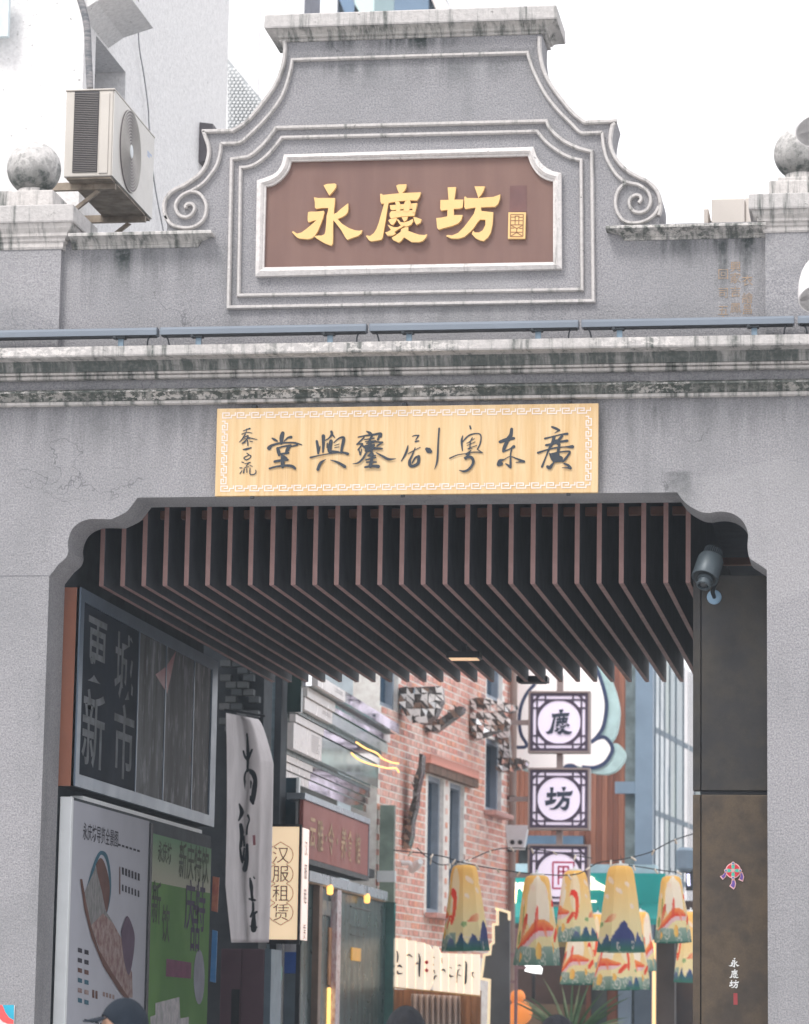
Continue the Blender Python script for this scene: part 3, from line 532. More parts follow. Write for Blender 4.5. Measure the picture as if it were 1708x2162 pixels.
# ================================================================== GROUND AND PASSAGE
M_PAVE = M('grey_paving', (.40, .395, .39, 1), .8, 0, .15, 3, .3, 30)
mb = MB(); mb.face([(-150, -120, 0), (150, -120, 0), (150, 200, 0), (-150, 200, 0)]); setp(mb.build('ground', M_PAVE), kind='structure')
YF, YE = .75, 6.84                       # front and back ends of the ceiling fins
XP = W(172, 1240, .5).x; XB = W(133, 1240, .5).x      # face and back of the wall panels
XR = xr + .02
zfin = Z(1234, YF); zceil = zfin+.80
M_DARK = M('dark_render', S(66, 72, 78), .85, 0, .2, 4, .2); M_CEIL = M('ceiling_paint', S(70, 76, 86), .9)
Y1p = WX(461, 1397, XP).y
mb = MB(); mb.box(gx0, XB-.005, TH+.002, Y1p+.04, 0, zceil+.3); mb.build('passage_wall', M_DARK, gate)
mb = MB(); mb.box(gx0, XP-.95, Y1p+.041, YE+.3, 0, zceil+.3); mb.build('passage_wall', M_DARK, gate)
mb = MB(); mb.box(XR+.06, gx1, TH+.002, YE-.1, 0, zceil+.3); mb.build('passage_wall', M_DARK, gate)
mb = MB(); mb.box(XP-.949, XR+.058, Y1p+.042, YE+.35, zceil, zceil+.28); mb.build('passage_ceiling', M_CEIL, gate)
mb = MB(); mb.box(XB-.003, XR+.058, TH+.002, Y1p+.041, zceil, zceil+.28); mb.build('passage_ceiling', M_CEIL, gate)
mb = MB(); mb.box(gx0, gx1, GB+.05, YE+.2, zceil+.302, zceil+.36); mb.build('roof_slab', M_DARK, gate)
# ceiling fins
fin = thing('fin_ceiling', 'slatted ceiling of brown vertical fins across the passage', 'ceiling', (W(840, 1240, YF).x, YF, zfin))
M_FIN = M('fin_edge_tone', S(152, 119, 115), .6, 0, .16, 5); M_FIND = M('fin_side_tone', S(64, 68, 76), .7, 0, .15, 3)  # front and bottom edges paler, broad sides darker
xa, xb = X(213+1, YF, 1238), X(1452+1, YF, 1226); n = 28; wf = .0345
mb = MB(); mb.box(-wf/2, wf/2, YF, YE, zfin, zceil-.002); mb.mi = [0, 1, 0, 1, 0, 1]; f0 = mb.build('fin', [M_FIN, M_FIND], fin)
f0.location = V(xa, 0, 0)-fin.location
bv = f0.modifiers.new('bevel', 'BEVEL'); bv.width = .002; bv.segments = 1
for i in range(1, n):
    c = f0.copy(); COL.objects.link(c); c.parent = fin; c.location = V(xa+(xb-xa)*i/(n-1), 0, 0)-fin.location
M_RAIL = M('rail_paint', S(150, 100, 78), .6)
for yy, hz in ((YF+.35, .52), (YF+2.6, .50), (YE-.7, .30)):
    zr = zfin+hz; xs = [xa+(xb-xa)*i/(n-1) for i in range(n)]
    mb = MB(); segs_ = [XB]+[v for x in xs for v in (x-wf/2-.0003, x+wf/2+.0003)]+[XR]
    for i in range(0, len(segs_), 2): mb.box(segs_[i], segs_[i+1], yy, yy+.06, zr, zr+.055)
    mb.build('cross_rail', M_RAIL, fin)
# ceiling fittings
def spot_box(lab, px, py, wd, hp, Y, lit):
    p = W(px, py, Y); t_ = thing('ceiling_light', lab, 'light', p, 'box lights under the fins')
    mb = MB(); mb.box(p.x-wd/2, p.x+wd/2, Y-.09, Y+.09, p.z, p.z+hp); mb.build('housing', M_DKM, t_, bevel=.006)
    mb = MB(); mb.box(p.x-.02, p.x+.02, Y-.02, Y+.02, p.z+hp, zfin+.06); mb.build('stem', M_DKM, t_)
    mb = MB(); mb.box(p.x-wd*.42, p.x+wd*.42, Y-.08, Y+.08, p.z-.006, p.z-.0005); mb.build('lens', glow('warm_lens', (1, .66, .40, 1), .45) if lit else M_BLK, t_)
spot_box('dark box light with a warm lit lens under the middle fins', 980, 1391, .26, .05, 4.1, True)
spot_box('dark unlit box light at the far ends of the right-hand fins', 1125, 1441, .27, .05, 6.9, False)
M_FIX = M('grey_fixture', S(120, 134, 138), .5, .2)
for lab, px, py in (('small grey fitting glimpsed between the fins at left', 577, 1198), ('small grey fitting glimpsed between the fins at right', 1192, 1196)):
    p = W(px, py, 3.0); t_ = thing('ceiling_fitting', lab, 'fitting', (p.x, 3.0, p.z)); 
    mb = MB(); mb.box(p.x-.035, p.x+.035, 2.95, 3.05, p.z-.02, p.z+.025); mb.build('box', M_FIX, t_, bevel=.005)
    mb = MB(); mb.lathe([(.012, 0), (.012, zceil-p.z-.03)], (p.x, 3.0, p.z+.025), n=8); mb.build('rod', M_FIX, t_)
# ------------------------------------------------------------------ upper display panel on the left wall
Xp = XP
Y0p = .5; Y1p = WX(461, 1397, Xp).y
zt_, zb_ = W(172, 1240, Y0p).z, W(161, 1659, Y0p).z
dp = thing('picture_board', 'dark framed display panel with pale characters and street photographs, on the left passage wall', 'picture board', (Xp, Y0p, zb_))
M_BRN = M('brown_end_paint', S(150, 98, 78), .6, 0, .1, 3); M_PFR = M('panel_frame', S(98, 112, 128), .35, .2, .06, 2)
mb = MB(); mb.box(XB, Xp-.012, Y0p, Y0p+.05, zb_, zt_); mb.build('end_board', M_BRN, dp)
mb = MB(); mb.box(XB, Xp-.02, Y0p+.051, Y1p, zb_, zt_); mb.build('body', M_DARK, dp)
fwd_ = .05
def frame_x(x, y0, y1, z0, z1, wy, wz, d, nm, mt, par):
    mb = MB(); mb.box(x-d, x, y0, y0+wy, z0, z1); mb.box(x-d, x, y1-wy*2, y1, z0, z1); mb.box(x-d, x, y0+wy, y1-wy*2, z1-wz, z1); mb.box(x-d, x, y0+wy, y1-wy*2, z0, z0+wz)
    return mb.build(nm, mt, par)
frame_x(Xp, Y0p, Y1p, zb_, zt_, .10, .085, .03, 'frame', M_PFR, dp)
def photo_mat(name, seed, tint):
    mt, t, b, v = new(name)
    a = noise(t, v, 1.0, 5, .6, (1, 5, .7)); c2 = noise(t, v, 1.3+seed*.1, 6, .7, (1, 7, 2.2)); r = noise(t, v, 3.1+seed, 3)
    col = mixc(t, ramp(t, a, .35, .65), tuple(x*.07 for x in tint)+(1,), tuple(x*.22 for x in tint)+(1,))
    col = mixc(t, ramp(t, c2, .5, .66, 0, .7), col, tuple(x*.6 for x in tint)+(1,)); col = mixc(t, ramp(t, r, .7, .76, 0, .5), col, S(150, 70, 70))
    t.links.new(col, b.inputs['Base Color']); b.inputs['Roughness'].default_value = .6; b.inputs['Specular IOR Level'].default_value = .15; return mt
M_SLATE = M('slate_print', S(40, 46, 56), .75, 0, .2, 2, spec=.08); M_CHALK = M('chalk_letter', S(116, 120, 124), .75, 0, .25, 7, spec=.08)
yd = [WX(p, 1500, Xp).y for p in (293, 351, 411)]
cuts = [Y0p+.10]+yd+[Y1p-.2]
for i in range(4):
    mb = MB(); mb.box(Xp-.018, Xp-.012, cuts[i]+.012, cuts[i+1]-.012, zb_+.086, zt_-.086)
    mb.build('title_sheet' if i == 0 else 'photograph', M_SLATE if i == 0 else photo_mat('photo_print', i, [(.5, .55, .6), (.55, .58, .62), (.52, .52, .56), (.62, .6, .62)][i]), dp)
    mb = MB(); mb.box(Xp-.02, Xp-.006, cuts[i+1]-.0115, cuts[i+1]+.0115, zb_+.086, zt_-.086); mb.build('divider', M_PFR, dp)
mb = MB(); ym = (cuts[1]+cuts[2])/2; mb.slab([(Xp-.0115, ym+.1, zb_+1.0), (Xp-.0115, ym+.5, zb_+.9), (Xp-.0115, ym+.75, zb_+1.25), (Xp-.0115, ym+.45, zb_+1.1)], (.001, 0, 0)); mb.build('photograph_detail', S and M('red_print', S(140, 52, 56), .4), dp)
for ch, px, py, sz in (('更', 205, 1376, .50), ('城', 262, 1408, .50), ('新', 197, 1540, .56), ('市', 261, 1566, .56)):
    p = WX(px, py, Xp-.0115); text('character', ch, p, (0, 1, 0), (0, 0, 1), sz, M_CHALK, dp, .002, .012, 1.15)
# ------------------------------------------------------------------ lower light box with map and green poster
zl = W(160, 1683, Y0p).z; Y1l = WX(448, 1780, Xp).y; ydv = WX(320, 1750, Xp).y
lb = thing('notice_box', 'white ended notice box with street map and green poster', 'notice board', (Xp, Y0p, 0))
M_WHT = M('white_laminate', S(222, 226, 228), .5, 0, .04); M_MAPP = M('map_paper', S(178, 180, 190), .75, 0, .05, 2, spec=.08)
XBl = W(126.6, 1690, Y0p-.05).x
mb = MB(); mb.box(XBl, Xp-.004, Y0p-.05, Y0p+.0, 0, zl); mb.build('end_board', M_WHT, lb, bevel=.006)
mb = MB(); mb.box(XB+.001, Xp-.012, Y0p+.001, Y1l, 0, zl); mb.build('body', M_DARK, lb)
mb = MB(); mb.box(Xp-.0118, Xp-.006, Y0p+.002, ydv-.05, .6, zl-.02); mp = mb.build('map_poster', M_MAPP, lb)
mb = MB(); mb.box(Xp-.0118, Xp+.008, ydv-.0495, ydv+.02, .3, zl-.03); mb.build('divider', M_BLK, lb)
mb = MB(); mb.box(XB+.02, Xp-.02, Y0p+.3, Y1l-.3, zl+.0005, zl+.03); mb.build('torn_edge', M_WHT, lb)
P_ = lambda px, py: WX(px, py, Xp-.0045)
def patch(nm, pts, mt, par, h=.001, lab=None):
    mb = MB(); mb.face([P_(a, c)+V(h, 0, 0) for a, c in pts]); return mb.build(nm, mt, par, recalc=False, label=lab)
cq = lambda a, c: (a/1.8978/K, (3100+c/1.8978)/K)
M_MB = M('map_brown_print', S(104, 76, 70), .75, spec=.08); M_MR = M('map_red_print', S(108, 66, 66), .5, 0, .3, 14, c2=S(150, 132, 128), spec=.08); M_MT = M('map_teal_print', S(62, 100, 118), .75, spec=.08); M_MG = M('map_block_print', S(134, 130, 132), .5, 0, .3, 22, c2=S(92, 96, 96), sc3=(1, 2, .6), spec=.08); M_MP = M('map_mauve_print', S(100, 84, 102), .75, spec=.08); M_TXT = M('dark_print', S(60, 58, 68), .75, spec=.08)
patch('map_river', [cq(*p) for p in cr([(650, 880), (700, 700), (740, 600), (775, 575), (815, 610), (840, 740), (842, 900), (815, 1040), (800, 1050), (826, 900), (822, 740), (800, 640), (770, 605), (745, 640), (715, 720), (665, 880)], 3)], M_MT, mp, .0006)
patch('map_area', [cq(*p) for p in cr([(728, 680), (755, 632), (785, 650), (815, 740), (832, 850), (826, 960), (810, 1040), (795, 1000), (765, 860), (735, 740)], 3)], M_MB, mp, .0012)
patch('map_blocks', [cq(*p) for p in [(640, 890), (725, 700), (745, 780), (775, 900), (800, 1030), (850, 1110), (890, 1200), (830, 1260), (760, 1340), (700, 1180), (665, 1050)]], M_MG, mp, .0018)
patch('map_blocks', [cq(*p) for p in [(760, 1345), (690, 1140), (780, 1050), (860, 1130), (930, 1260), (960, 1400), (1000, 1500), (1005, 1690), (950, 1690), (880, 1590), (800, 1450)]], M_MR, mp, .0024)
patch('map_road', [cq(*p) for p in [(605, 790), (622, 790), (650, 960), (690, 1150), (750, 1330), (850, 1500), (940, 1640), (1000, 1730), (980, 1740), (900, 1640), (780, 1450), (690, 1230), (640, 1030)]], M_MB, mp, .003)
patch('map_area', [cq(*p) for p in cr([(915, 1190), (940, 1110), (965, 1070), (1000, 1140), (1020, 1240), (1005, 1400), (975, 1520), (940, 1420), (925, 1300)], 3)], M_MP, mp, .0036)
p = WX(213, 1763, Xp-.004); text('map_title', '永庆坊导览全景图', p, (0, 1, 0), (0, 0, 1), .125, M_TXT, mp, .0008, .004, 1.0)
for q0, q1, col in ((905, 700, M_TXT), (905, 830, M_TXT)): pass
def prow(x, y, n, wd, h, mt, par, step=26, dy=7):
    for i in range(n):
        mb = MB(); a = [cq(x+i*step, y+i*dy), cq(x+i*step+wd, y+i*dy+wd*.28), cq(x+i*step+wd, y+i*dy+h+wd*.28), cq(x+i*step, y+i*dy+h)]; mb.face([P_(*q)+V(.0009, 0, 0) for q in a]); mb.build('map_legend', mt, par, recalc=False)
prow(925, 700, 6, 15, 55, M_TXT, mp, 24, 9); prow(925, 830, 6, 12, 50, M_TXT, mp, 24, 9); prow(905, 695, 1, 8, 210, M_MB, mp)
for j, mt_ in enumerate((M_TXT, M_TXT, M_MB, M_MT, M_MR, M_MT)): prow(590, 1310+j*76, 2, 32, 34, mt_, mp, 50, 14)
prow(700, 1630, 2, 16, 60, M_MB, mp, 24, 7); prow(780, 1645, 4, 16, 34, M_MR, mp, 24, 7); prow(895, 520, 6, 20, 16, M_TXT, mp, 29, 9); prow(640, 1850, 8, 30, 14, M_TXT, mp, 40, 10)
def green_mat():
    mt, t, b, v = new('green_poster_print'); sx = nd(t, 'ShaderNodeSeparateXYZ', {0: v}); z = sx.outputs[2]
    zA_, zB_ = P_(390, 1760).z, P_(390, 1880).z
    n = noise(t, v, 1.2, 3)
    col = mixc(t, ramp(t, z, zB_, zA_), S(176, 176, 158), S(104, 146, 112))
    # the poster prints a pale band between two greens
    zc_ = P_(325, 1862).z
    cut = nd(t, 'ShaderNodeMath', {0: z, 1: zc_}, operation='LESS_THAN').outputs[0]
    col2 = mixc(t, ramp(t, n, .35, .65), S(84, 128, 66), S(100, 142, 78)); col = mixc(t, cut, col, col2)
    t.links.new(col, b.inputs['Base Color']); b.inputs['Roughness'].default_value = .7; b.inputs['Specular IOR Level'].default_value = .08; return mt
mb = MB(); mb.box(Xp-.0118, Xp-.006, ydv+.0205, Y1l, .5, zl-.10); gp = mb.build('green_poster', green_mat(), lb)
M_PUR = M('purple_print', S(80, 72, 92), .75, spec=.08); M_OLV = M('olive_print', S(78, 86, 72), .75, spec=.08); M_PNK = M('pink_print', S(122, 76, 100), .75, spec=.08)
for ch, px, py, sz, mt_ in (('永庆坊', 348, 1800, .17, M_OLV), ('新庆特饮', 410, 1822, .30, M_OLV), ('新', 330, 1905, .34, M_OLV), ('饮', 350, 1950, .3, M_OLV), ('庆特', 412, 1912, .42, M_PUR), ('品', 412, 1960, .4, M_PUR)):
    text('lettering', ch, P_(px, py), (0, 1, 0), (0, 0, 1), sz, mt_, gp, .001, .01, .9)
c5 = lambda a, c: ((590+a/1.4548)/K, (3250+c/1.4563)/K)
patch('tag_print', [c5(*p) for p in [(110, 852), (255, 875), (252, 968), (106, 955)]], M_PNK, gp, .001)
patch('leaf_print', [c5(300+32*cos(a), 958+160*sin(a)) for a in [2*pi*i/24 for i in range(24)]], M('pale_print', S(150, 152, 164), .75, spec=.08), gp, .001)
patch('cup_print', [c5(*p) for p in [(45, 1110), (185, 1075), (190, 1200), (240, 1190), (238, 1290), (20, 1290), (15, 1190), (45, 1180)]], M('cup_print', S(64, 70, 78), .4, 0, .4, 8, c2=S(130, 122, 132)), gp, .001)
# blue and red hanging strips at the end of the notice box
def flagstrip(lab, pts, mt, Y):
    mb = MB(); mb.slab([W(a, c, Y) for a, c in pts], (0, .015, 0)); o = mb.build('hanging_strip', mt, None, bevel=.002); return setp(o, lab, 'sign')
Ye = Y1l+.12
flagstrip('blue hanging strip sign past the green poster', [(448, 1963), (459, 1966), (455, 2075), (443, 2072)], M('blue_sign', S(52, 122, 184), .5, 0, .15, 9, c2=S(80, 140, 196)), Ye)
flagstrip('orange and red hanging strip above the blue strip sign', [(449, 1850), (463, 1853), (459, 1926), (446, 1923)], M('orange_sign', S(206, 140, 108), .5, 0, .2, 6, c2=S(170, 92, 82)), Ye+.1)
# ------------------------------------------------------------------ bronze panels on the right
M_BRZ = None
def bronze(name, c1, c2):
    mt, t, b, v = new(name)
    n = noise(t, v, 4.5, 5, .6); f = noise(t, v, 11, 4, .6); g = noise(t, v, 90, 2)
    col = mixc(t, ramp(t, n, .34, .66), c1, c2); col = mixc(t, ramp(t, f, .45, .7, 0, .35), col, tuple(x*.55 for x in c1[:3])+(1,)); col = mixc(t, ramp(t, g, .4, .7, 0, .2), col, tuple(x*.6 for x in c1[:3])+(1,))
    t.links.new(col, b.inputs['Base Color']); b.inputs['Metallic'].default_value = .35
    t.links.new(ramp(t, n, .3, .7, .42, .6), b.inputs['Roughness']); return mt
YBZ = .52
M_BU = bronze('dark_bronze', S(48, 47, 48), S(64, 60, 55)); M_BL = bronze('brown_bronze', S(68, 60, 53), S(92, 79, 64))
def bz(lab, pt, pb, mt):
    xa_, xg, xb_ = X(1463, YBZ, 1500), X(1480, YBZ, 1500), XR+.055
    z1, z0 = W(1540, pt, YBZ).z, (W(1540, pb, YBZ).z if pb else 0)
    t_ = thing('bronze_panel', lab, 'panel', ((xa_+xb_)/2, YBZ, z0))
    mb = MB(); mb.box(xg+.0035, xb_, YBZ, YBZ+.12, z0, z1); mb.build('face', mt, t_, bevel=.004)
    mb = MB(); mb.box(xa_, xg-.0035, YBZ+.004, YBZ+.12, z0, z1); mb.build('edge_strip', mt, t_, bevel=.003)
    mb = MB(); mb.box(xg-.0035+.0002, xg+.0035-.0002, YBZ+.03, YBZ+.12, z0+.001, z1-.001); mb.build('groove', M_BLK, t_)
    return t_
bu = bz('dark bronze upper panel behind the projector at the right of the opening', 1215, 1669, M_BU)
bl = bz('brown bronze lower panel with enamel emblem, white characters and red seal', 1678, None, M_BL)
mb = MB(); mb.box(X(1478, YBZ), XR+.05, YBZ+.03, YBZ+.1, W(1540, 1677, YBZ).z, W(1540, 1670, YBZ).z); mb.build('shadow_gap', M_BLK, bu)
# emblem: a round four petalled charm with three tassels
E_ = lambda a, c: W((2700+a/2.162)/K, (3096+c/2.162)/K, YBZ)
M_EP = M('enamel_pink', S(226, 178, 178), .4); M_ER = M('enamel_red', S(206, 48, 62), .35); M_ET = M('enamel_teal', S(72, 184, 160), .35); M_EV = M('enamel_violet', S(98, 70, 150), .35); M_EB = M('enamel_blue', S(70, 130, 170), .35)
emb = []
def disc(cx, cy, r, h, mt, nm='emblem_disc', n=28):
    mb = MB(); mb.slab([E_(cx+r*cos(2*pi*i/n), cy+r*sin(2*pi*i/n))+V(0, -h, 0) for i in range(n)], (0, h-.0005, 0)); mb.build(nm, mt, bl)
disc(503, 836, 67, .010, M_EP)
for k_ in range(4):
    a0 = k_*pi/2+.32; a1 = (k_+1)*pi/2-.32
    pts = [(503+18*cos((a0+a1)/2), 836+18*sin((a0+a1)/2))]+[(503+58*cos(a0+(a1-a0)*i/7), 836+58*sin(a0+(a1-a0)*i/7)) for i in range(8)]
    mb = MB(); mb.slab([E_(*q)+V(0, -.013, 0) for q in pts], (0, .0025, 0)); mb.build('emblem_petal', M_ER, bl)
    c_, s_ = cos(k_*pi/2), sin(k_*pi/2)
    pts = [(503+c_*a-s_*d, 836+s_*a+c_*d) for a, d in ((17, -7), (34, -15), (52, -10), (52, 10), (34, 15), (17, 7))]
    mb = MB(); mb.slab([E_(*q)+V(0, -.014, 0) for q in pts], (0, .0035, 0)); mb.build('emblem_cross', M_ET, bl)
    disc(503+62*c_, 836+62*s_, 15, .016, M_EP, 'emblem_bead', 14); disc(503+62*c_, 836+62*s_, 9, .0185, M_EB, 'emblem_bead', 12)
disc(503, 836, 13, .017, M_EP, 'emblem_bead', 14)
for pts in ([(436, 845), (452, 850), (440, 890), (413, 916), (388, 886), (415, 872)], [(566, 848), (585, 850), (598, 890), (588, 932), (548, 915), (566, 885)], [(492, 910), (518, 910), (528, 945), (522, 980), (508, 1000), (470, 970), (488, 945)]):
    cx_, cy_ = sum(p[0] for p in pts)/len(pts), sum(p[1] for p in pts)/len(pts)
    mb = MB(); mb.slab([E_(*q)+V(0, -.009, 0) for q in pts], (0, .0085, 0)); mb.build('emblem_tassel', M_EP, bl)
    mb = MB(); mb.slab([E_(cx_+(a-cx_)*.68, cy_+(c-cy_)*.72)+V(0, -.0115, 0) for a, c in pts], (0, .002, 0)); mb.build('emblem_tassel', M_EV, bl)
M_WLET = M('white_letter', S(216, 218, 218), .5, 0, .04)
def small(G, bx, by, cx, cy, s, conv):   # bx,by: glyph centre ; cx,cy target centre in crop units ; s scale
    return [[(cx+(a-bx)*s, cy+(c-by)*s) for a, c in p] for p in G], conv
for G, bx, by, cy in ((G_YONG, 450, 450, 1632), (G_QING, 1245, 440, 1728), (G_FANG, 635, 440, 1818)):
    pl, _ = small(G, bx, by, 511, cy, .115, E_); glyph('character', pl, lambda a, c: E_(a, c)+V(0, -.004, 0), (0, .0035, 0), M_WLET, bl, .0003)
mb = MB(); mb.slab([E_(*q)+V(0, -.002, 0) for q in ((505, 1895), (540, 1896), (542, 1996), (506, 1995))], (0, .0015, 0)); mb.build('red_seal', M('seal_red', S(150, 58, 62), .6), bl)
# ------------------------------------------------------------------ projector
pj = thing('projector', 'grey cylindrical outdoor projector with finned back on the dark bronze panel', 'projector', W(1505, 1262, YBZ))
ax = V(-.22, -.50, -.84).normalized(); c0 = W(1496, 1196, .22)
M_PJ = M('projector_grey', S(70, 80, 86), .45, .2, .06, 4); M_PJD = M('projector_dark', S(38, 43, 47), .4, .3)
mb = MB(); mb.lathe([(.060, -.075), (.078, -.07), (.085, -.055), (.087, .10), (.083, .105), (.070, .095)], c0, ax, 36); mb.build('housing', M_PJ, pj, smooth=True)
mb = MB(); mb.lathe([(.052, -.13), (.052, -.0755)], c0, ax, 28); hs = mb.build('heat_sink', M_PJD, pj, smooth=True)
mb = MB(); u_ = ax.orthogonal().normalized(); v_ = ax.cross(u_)
for i in range(26):
    a = 2*pi*i/26; r_ = u_*cos(a)+v_*sin(a); s_ = ax.cross(r_)*.0022; o0 = c0-ax*.135+r_*.050; mb.obox(o0-s_, r_*.012, s_*2, ax*.055)
mb.build('cooling_fin', M_PJ, hs, kind='stuff')
mb = MB(); mb.lathe([(.082, .0945), (.082, .0985), (.001, .0985)], c0, ax, 32); mb.build('front_plate', M_PJD, pj, smooth=True)
lc = c0+ax*.0985-u_*0+V(.005, 0, -.004)
mb = MB(); mb.lathe([(.050, 0), (.050, .018), (.042, .02), (.042, .045), (.046, .047), (.046, .062), (.036, .064), (.034, .052)], lc, ax, 28); ln = mb.build('lens', M_PJ, pj, smooth=True)
mb = MB(); mb.lathe([(.033, .053), (.022, .059), (.001, .061)], lc, ax, 24); mb.build('lens_glass', M('lens_glass', (.02, .025, .03, 1), .05, 0, .1, spec=.9), ln, smooth=True)
pd = W(1508, 1261, YBZ)
mb = MB(); mb.lathe([(.048, .0005), (.048, .012), (.040, .018)], pd, (0, -1, 0), 28); mb.build('mount_plate', M('mount_blue_grey', S(128, 158, 182), .4, .2), pj, smooth=True)
mb = MB(); mb.tube([pd+V(0, -.018, 0), pd+V(-.005, -.12, .02), c0+V(.05, .07, -.07)], .014, 10); mb.build('mount_arm', M_PJD, pj, smooth=True)
# ================================================================== STREET BEHIND, LEFT SIDE
# dark brick pier just past the passage
M_BRKD = [M('dark_brick', S(*c), .85, 0, .2, 9, .4, 40) for c in ((106, 110, 112), (122, 124, 126), (92, 98, 102))]
pier = thing('brick_pier', 'dark brick pier with staggered recesses above the white hanging banner', 'pier', (W(510, 1500, 8.1).x, 8.1, 0))
YPR = 8.05
px0, px1 = W(466, 1450, YPR).x, W(553, 1450, YPR).x
mb = MB(); mb.box(px0-.6, px1, YPR+.10, YPR+.5, 0, 6.2); mb.build('core', M_DARK, pier)
zz0, zz1 = W(510, 1560, YPR).z, W(510, 1385, YPR).z; row = .066; bl_ = .108; r0 = 0; mes = []
for c in range(3):
    mb = MB(); mb.box(0, bl_-.012, -.045, .05, 0, row-.01); o = mb.build('brick', M_BRKD[c], pier, bevel=.003); mes.append(o)
z = zz0; used = [False]*3
while z < zz1:
    x = px0+(r0 % 2)*bl_*.5; kcol = 0
    while x < px1-bl_:
        if (kcol+r0) % 3:
            c = rng.randrange(3); o = mes[c] if not used[c] else mes[c].copy()
            if used[c]: COL.objects.link(o); o.parent = pier
            used[c] = True; o.location = V(x, YPR+rng.uniform(-.01, .01), z)-pier.location
        x += bl_; kcol += 1
    z += row; r0 += 1
# white banner: a folded cloth hanging from a rod
YBN = 7.6
bn = thing('banner', 'tall white cloth banner with black brush characters hanging beside the passage', 'banner', W(525, 1990, YBN))
tl, tr, bl1, br1 = (478, 1500), (578, 1512), (500, 1992), (566, 1998)
NU, NV = 34, 60; rows = []
for j in range(NV+1):
    t = j/NV; row_ = []
    for i in range(NU+1):
        s = i/NU
        xl_ = 478+22*max(0, t-.75)/.25*(.6)+ (2*sin(t*5)); xr_ = 577-10*t**2
        if t < .2: xr_ = 545+ (577-545)*min(1, t/.2)**.7 if True else xr_
        px = xl_+(xr_-xl_)*s
        py = 1505+s*14*(1-t)+t*(1990-1505)
        fold = .07*sin(s*9+1.2*sin(t*2))*(.3+.7*t)+.12*abs(s-.45)+.03*sin(t*9+s*4)*s*(1-s)*4
        if s > .72: fold += (s-.72)*.9
        if s < .28: fold += (.28-s)*.8
        row_.append(W(px, py, YBN+fold))
    rows.append(row_)
def cloth_mat(name, c):
    mt, t, b, v = new(name); n = noise(t, v, 3, 4, .6, (3, 3, 1))
    t.links.new(mixc(t, ramp(t, n, .3, .7), tuple(x*.85 for x in c[:3])+(1,), c), b.inputs['Base Color']); b.inputs['Roughness'].default_value = .9; b.inputs['Sheen Weight'].default_value = .2; return mt
mb = MB(); mb.grid(rows); o = mb.build('cloth', cloth_mat('white_cloth', S(234, 228, 230)), bn, smooth=True); so_ = o.modifiers.new('thickness', 'SOLIDIFY'); so_.thickness = .004
mb = MB(); mb.tube([W(474, 1498, YBN), W(560, 1512, YBN)], .010, 8); mb.build('rod', M_DKM, bn)
cN = lambda a, c: W((850+a/2.119)/K, (2780+c/2.1196)/K, YBN-.055)
B_BAN = [[(292,330,10),(298,400,14),(300,470,18),(300,560,16),(298,620,14)],[(262,475,10),(275,520,14),(290,545,12)],[(335,465,12),(320,500,14),(308,540,12)],[(300,640,24),(340,660,30),(362,720,26),(355,800,30),(345,880,26),(342,925,10)],[(285,650,10),(272,700,12),(280,780,12),(290,860,8)],[(320,870,24),(345,920,16)],[(305,740,16),(325,735,14),(320,790,12),(300,770,10)],
 [(228,925,10),(250,990,26),(235,1040,16),(222,1065,8)],[(300,1020,14),(312,1060,10),(295,1120,10),(290,1180,12)],[(240,1100,20),(250,1160,26),(245,1220,18),(240,1280,20)],[(265,1200,14),(270,1280,12)],[(235,1290,12),(245,1380,16),(255,1420,12)],[(270,1300,10),(262,1400,14)],[(295,1270,16),(290,1400,26),(275,1480,30)],
 [(320,1555,10),(330,1620,22),(335,1690,16),(340,1740,18)],[(315,1730,12),(360,1740,14)],[(345,1760,14),(345,1830,16),(325,1880,12)],[(375,1840,14),(355,1860,16),(350,1930,30),(350,1990,34)],[(325,1960,10),(375,1970,12)],[(350,1545,8),(358,1555,10)]]
brush('character', B_BAN, cN, NF, M_INK, bn, 1.45, .0004, .002)
mb = MB(); mb.slab([cN(*q) for q in ((340, 1190), (362, 1188), (366, 1270), (344, 1275))], (0, .001, 0)); mb.build('red_seal', M('pink_seal', S(220, 140, 150), .6), bn)
# maroon cabinet below
Yc = 7.45
cb = thing('cabinet', 'maroon street cabinet under the white banner', 'cabinet', (W(500, 2100, Yc).x, Yc, 0))
M_MAR = M('maroon_paint', S(110, 82, 94), .55, 0, .1, 3)
xa_, xb_, xm = W(466, 2050, Yc).x, W(557, 2050, Yc).x, W(510, 2050, Yc).x; zt2 = W(510, 2003, Yc).z
mb = MB(); mb.box(xa_, xb_, Yc+.02, Yc+.6, 0, zt2); mb.build('body', M_MAR, cb)
for q0, q1 in ((xa_, xm-.003), (xm+.003, xb_)): mb = MB(); mb.box(q0, q1, Yc, Yc+.0195, .05, zt2-.004); mb.build('door', M_MAR, cb, bevel=.004)
p = W(497, 2125, Yc); mb = MB(); mb.box(p.x-.035, p.x+.035, Yc-.012, Yc-.0005, p.z-.32, p.z+.15); mb.build('handle_recess', M_BLK, cb)
mb = MB(); mb.box(xb_+.001, xb_+.06, Yc+.02, Yc+.5, 0, zt2-.0); mb.build('side_trim', M_GAL, cb)
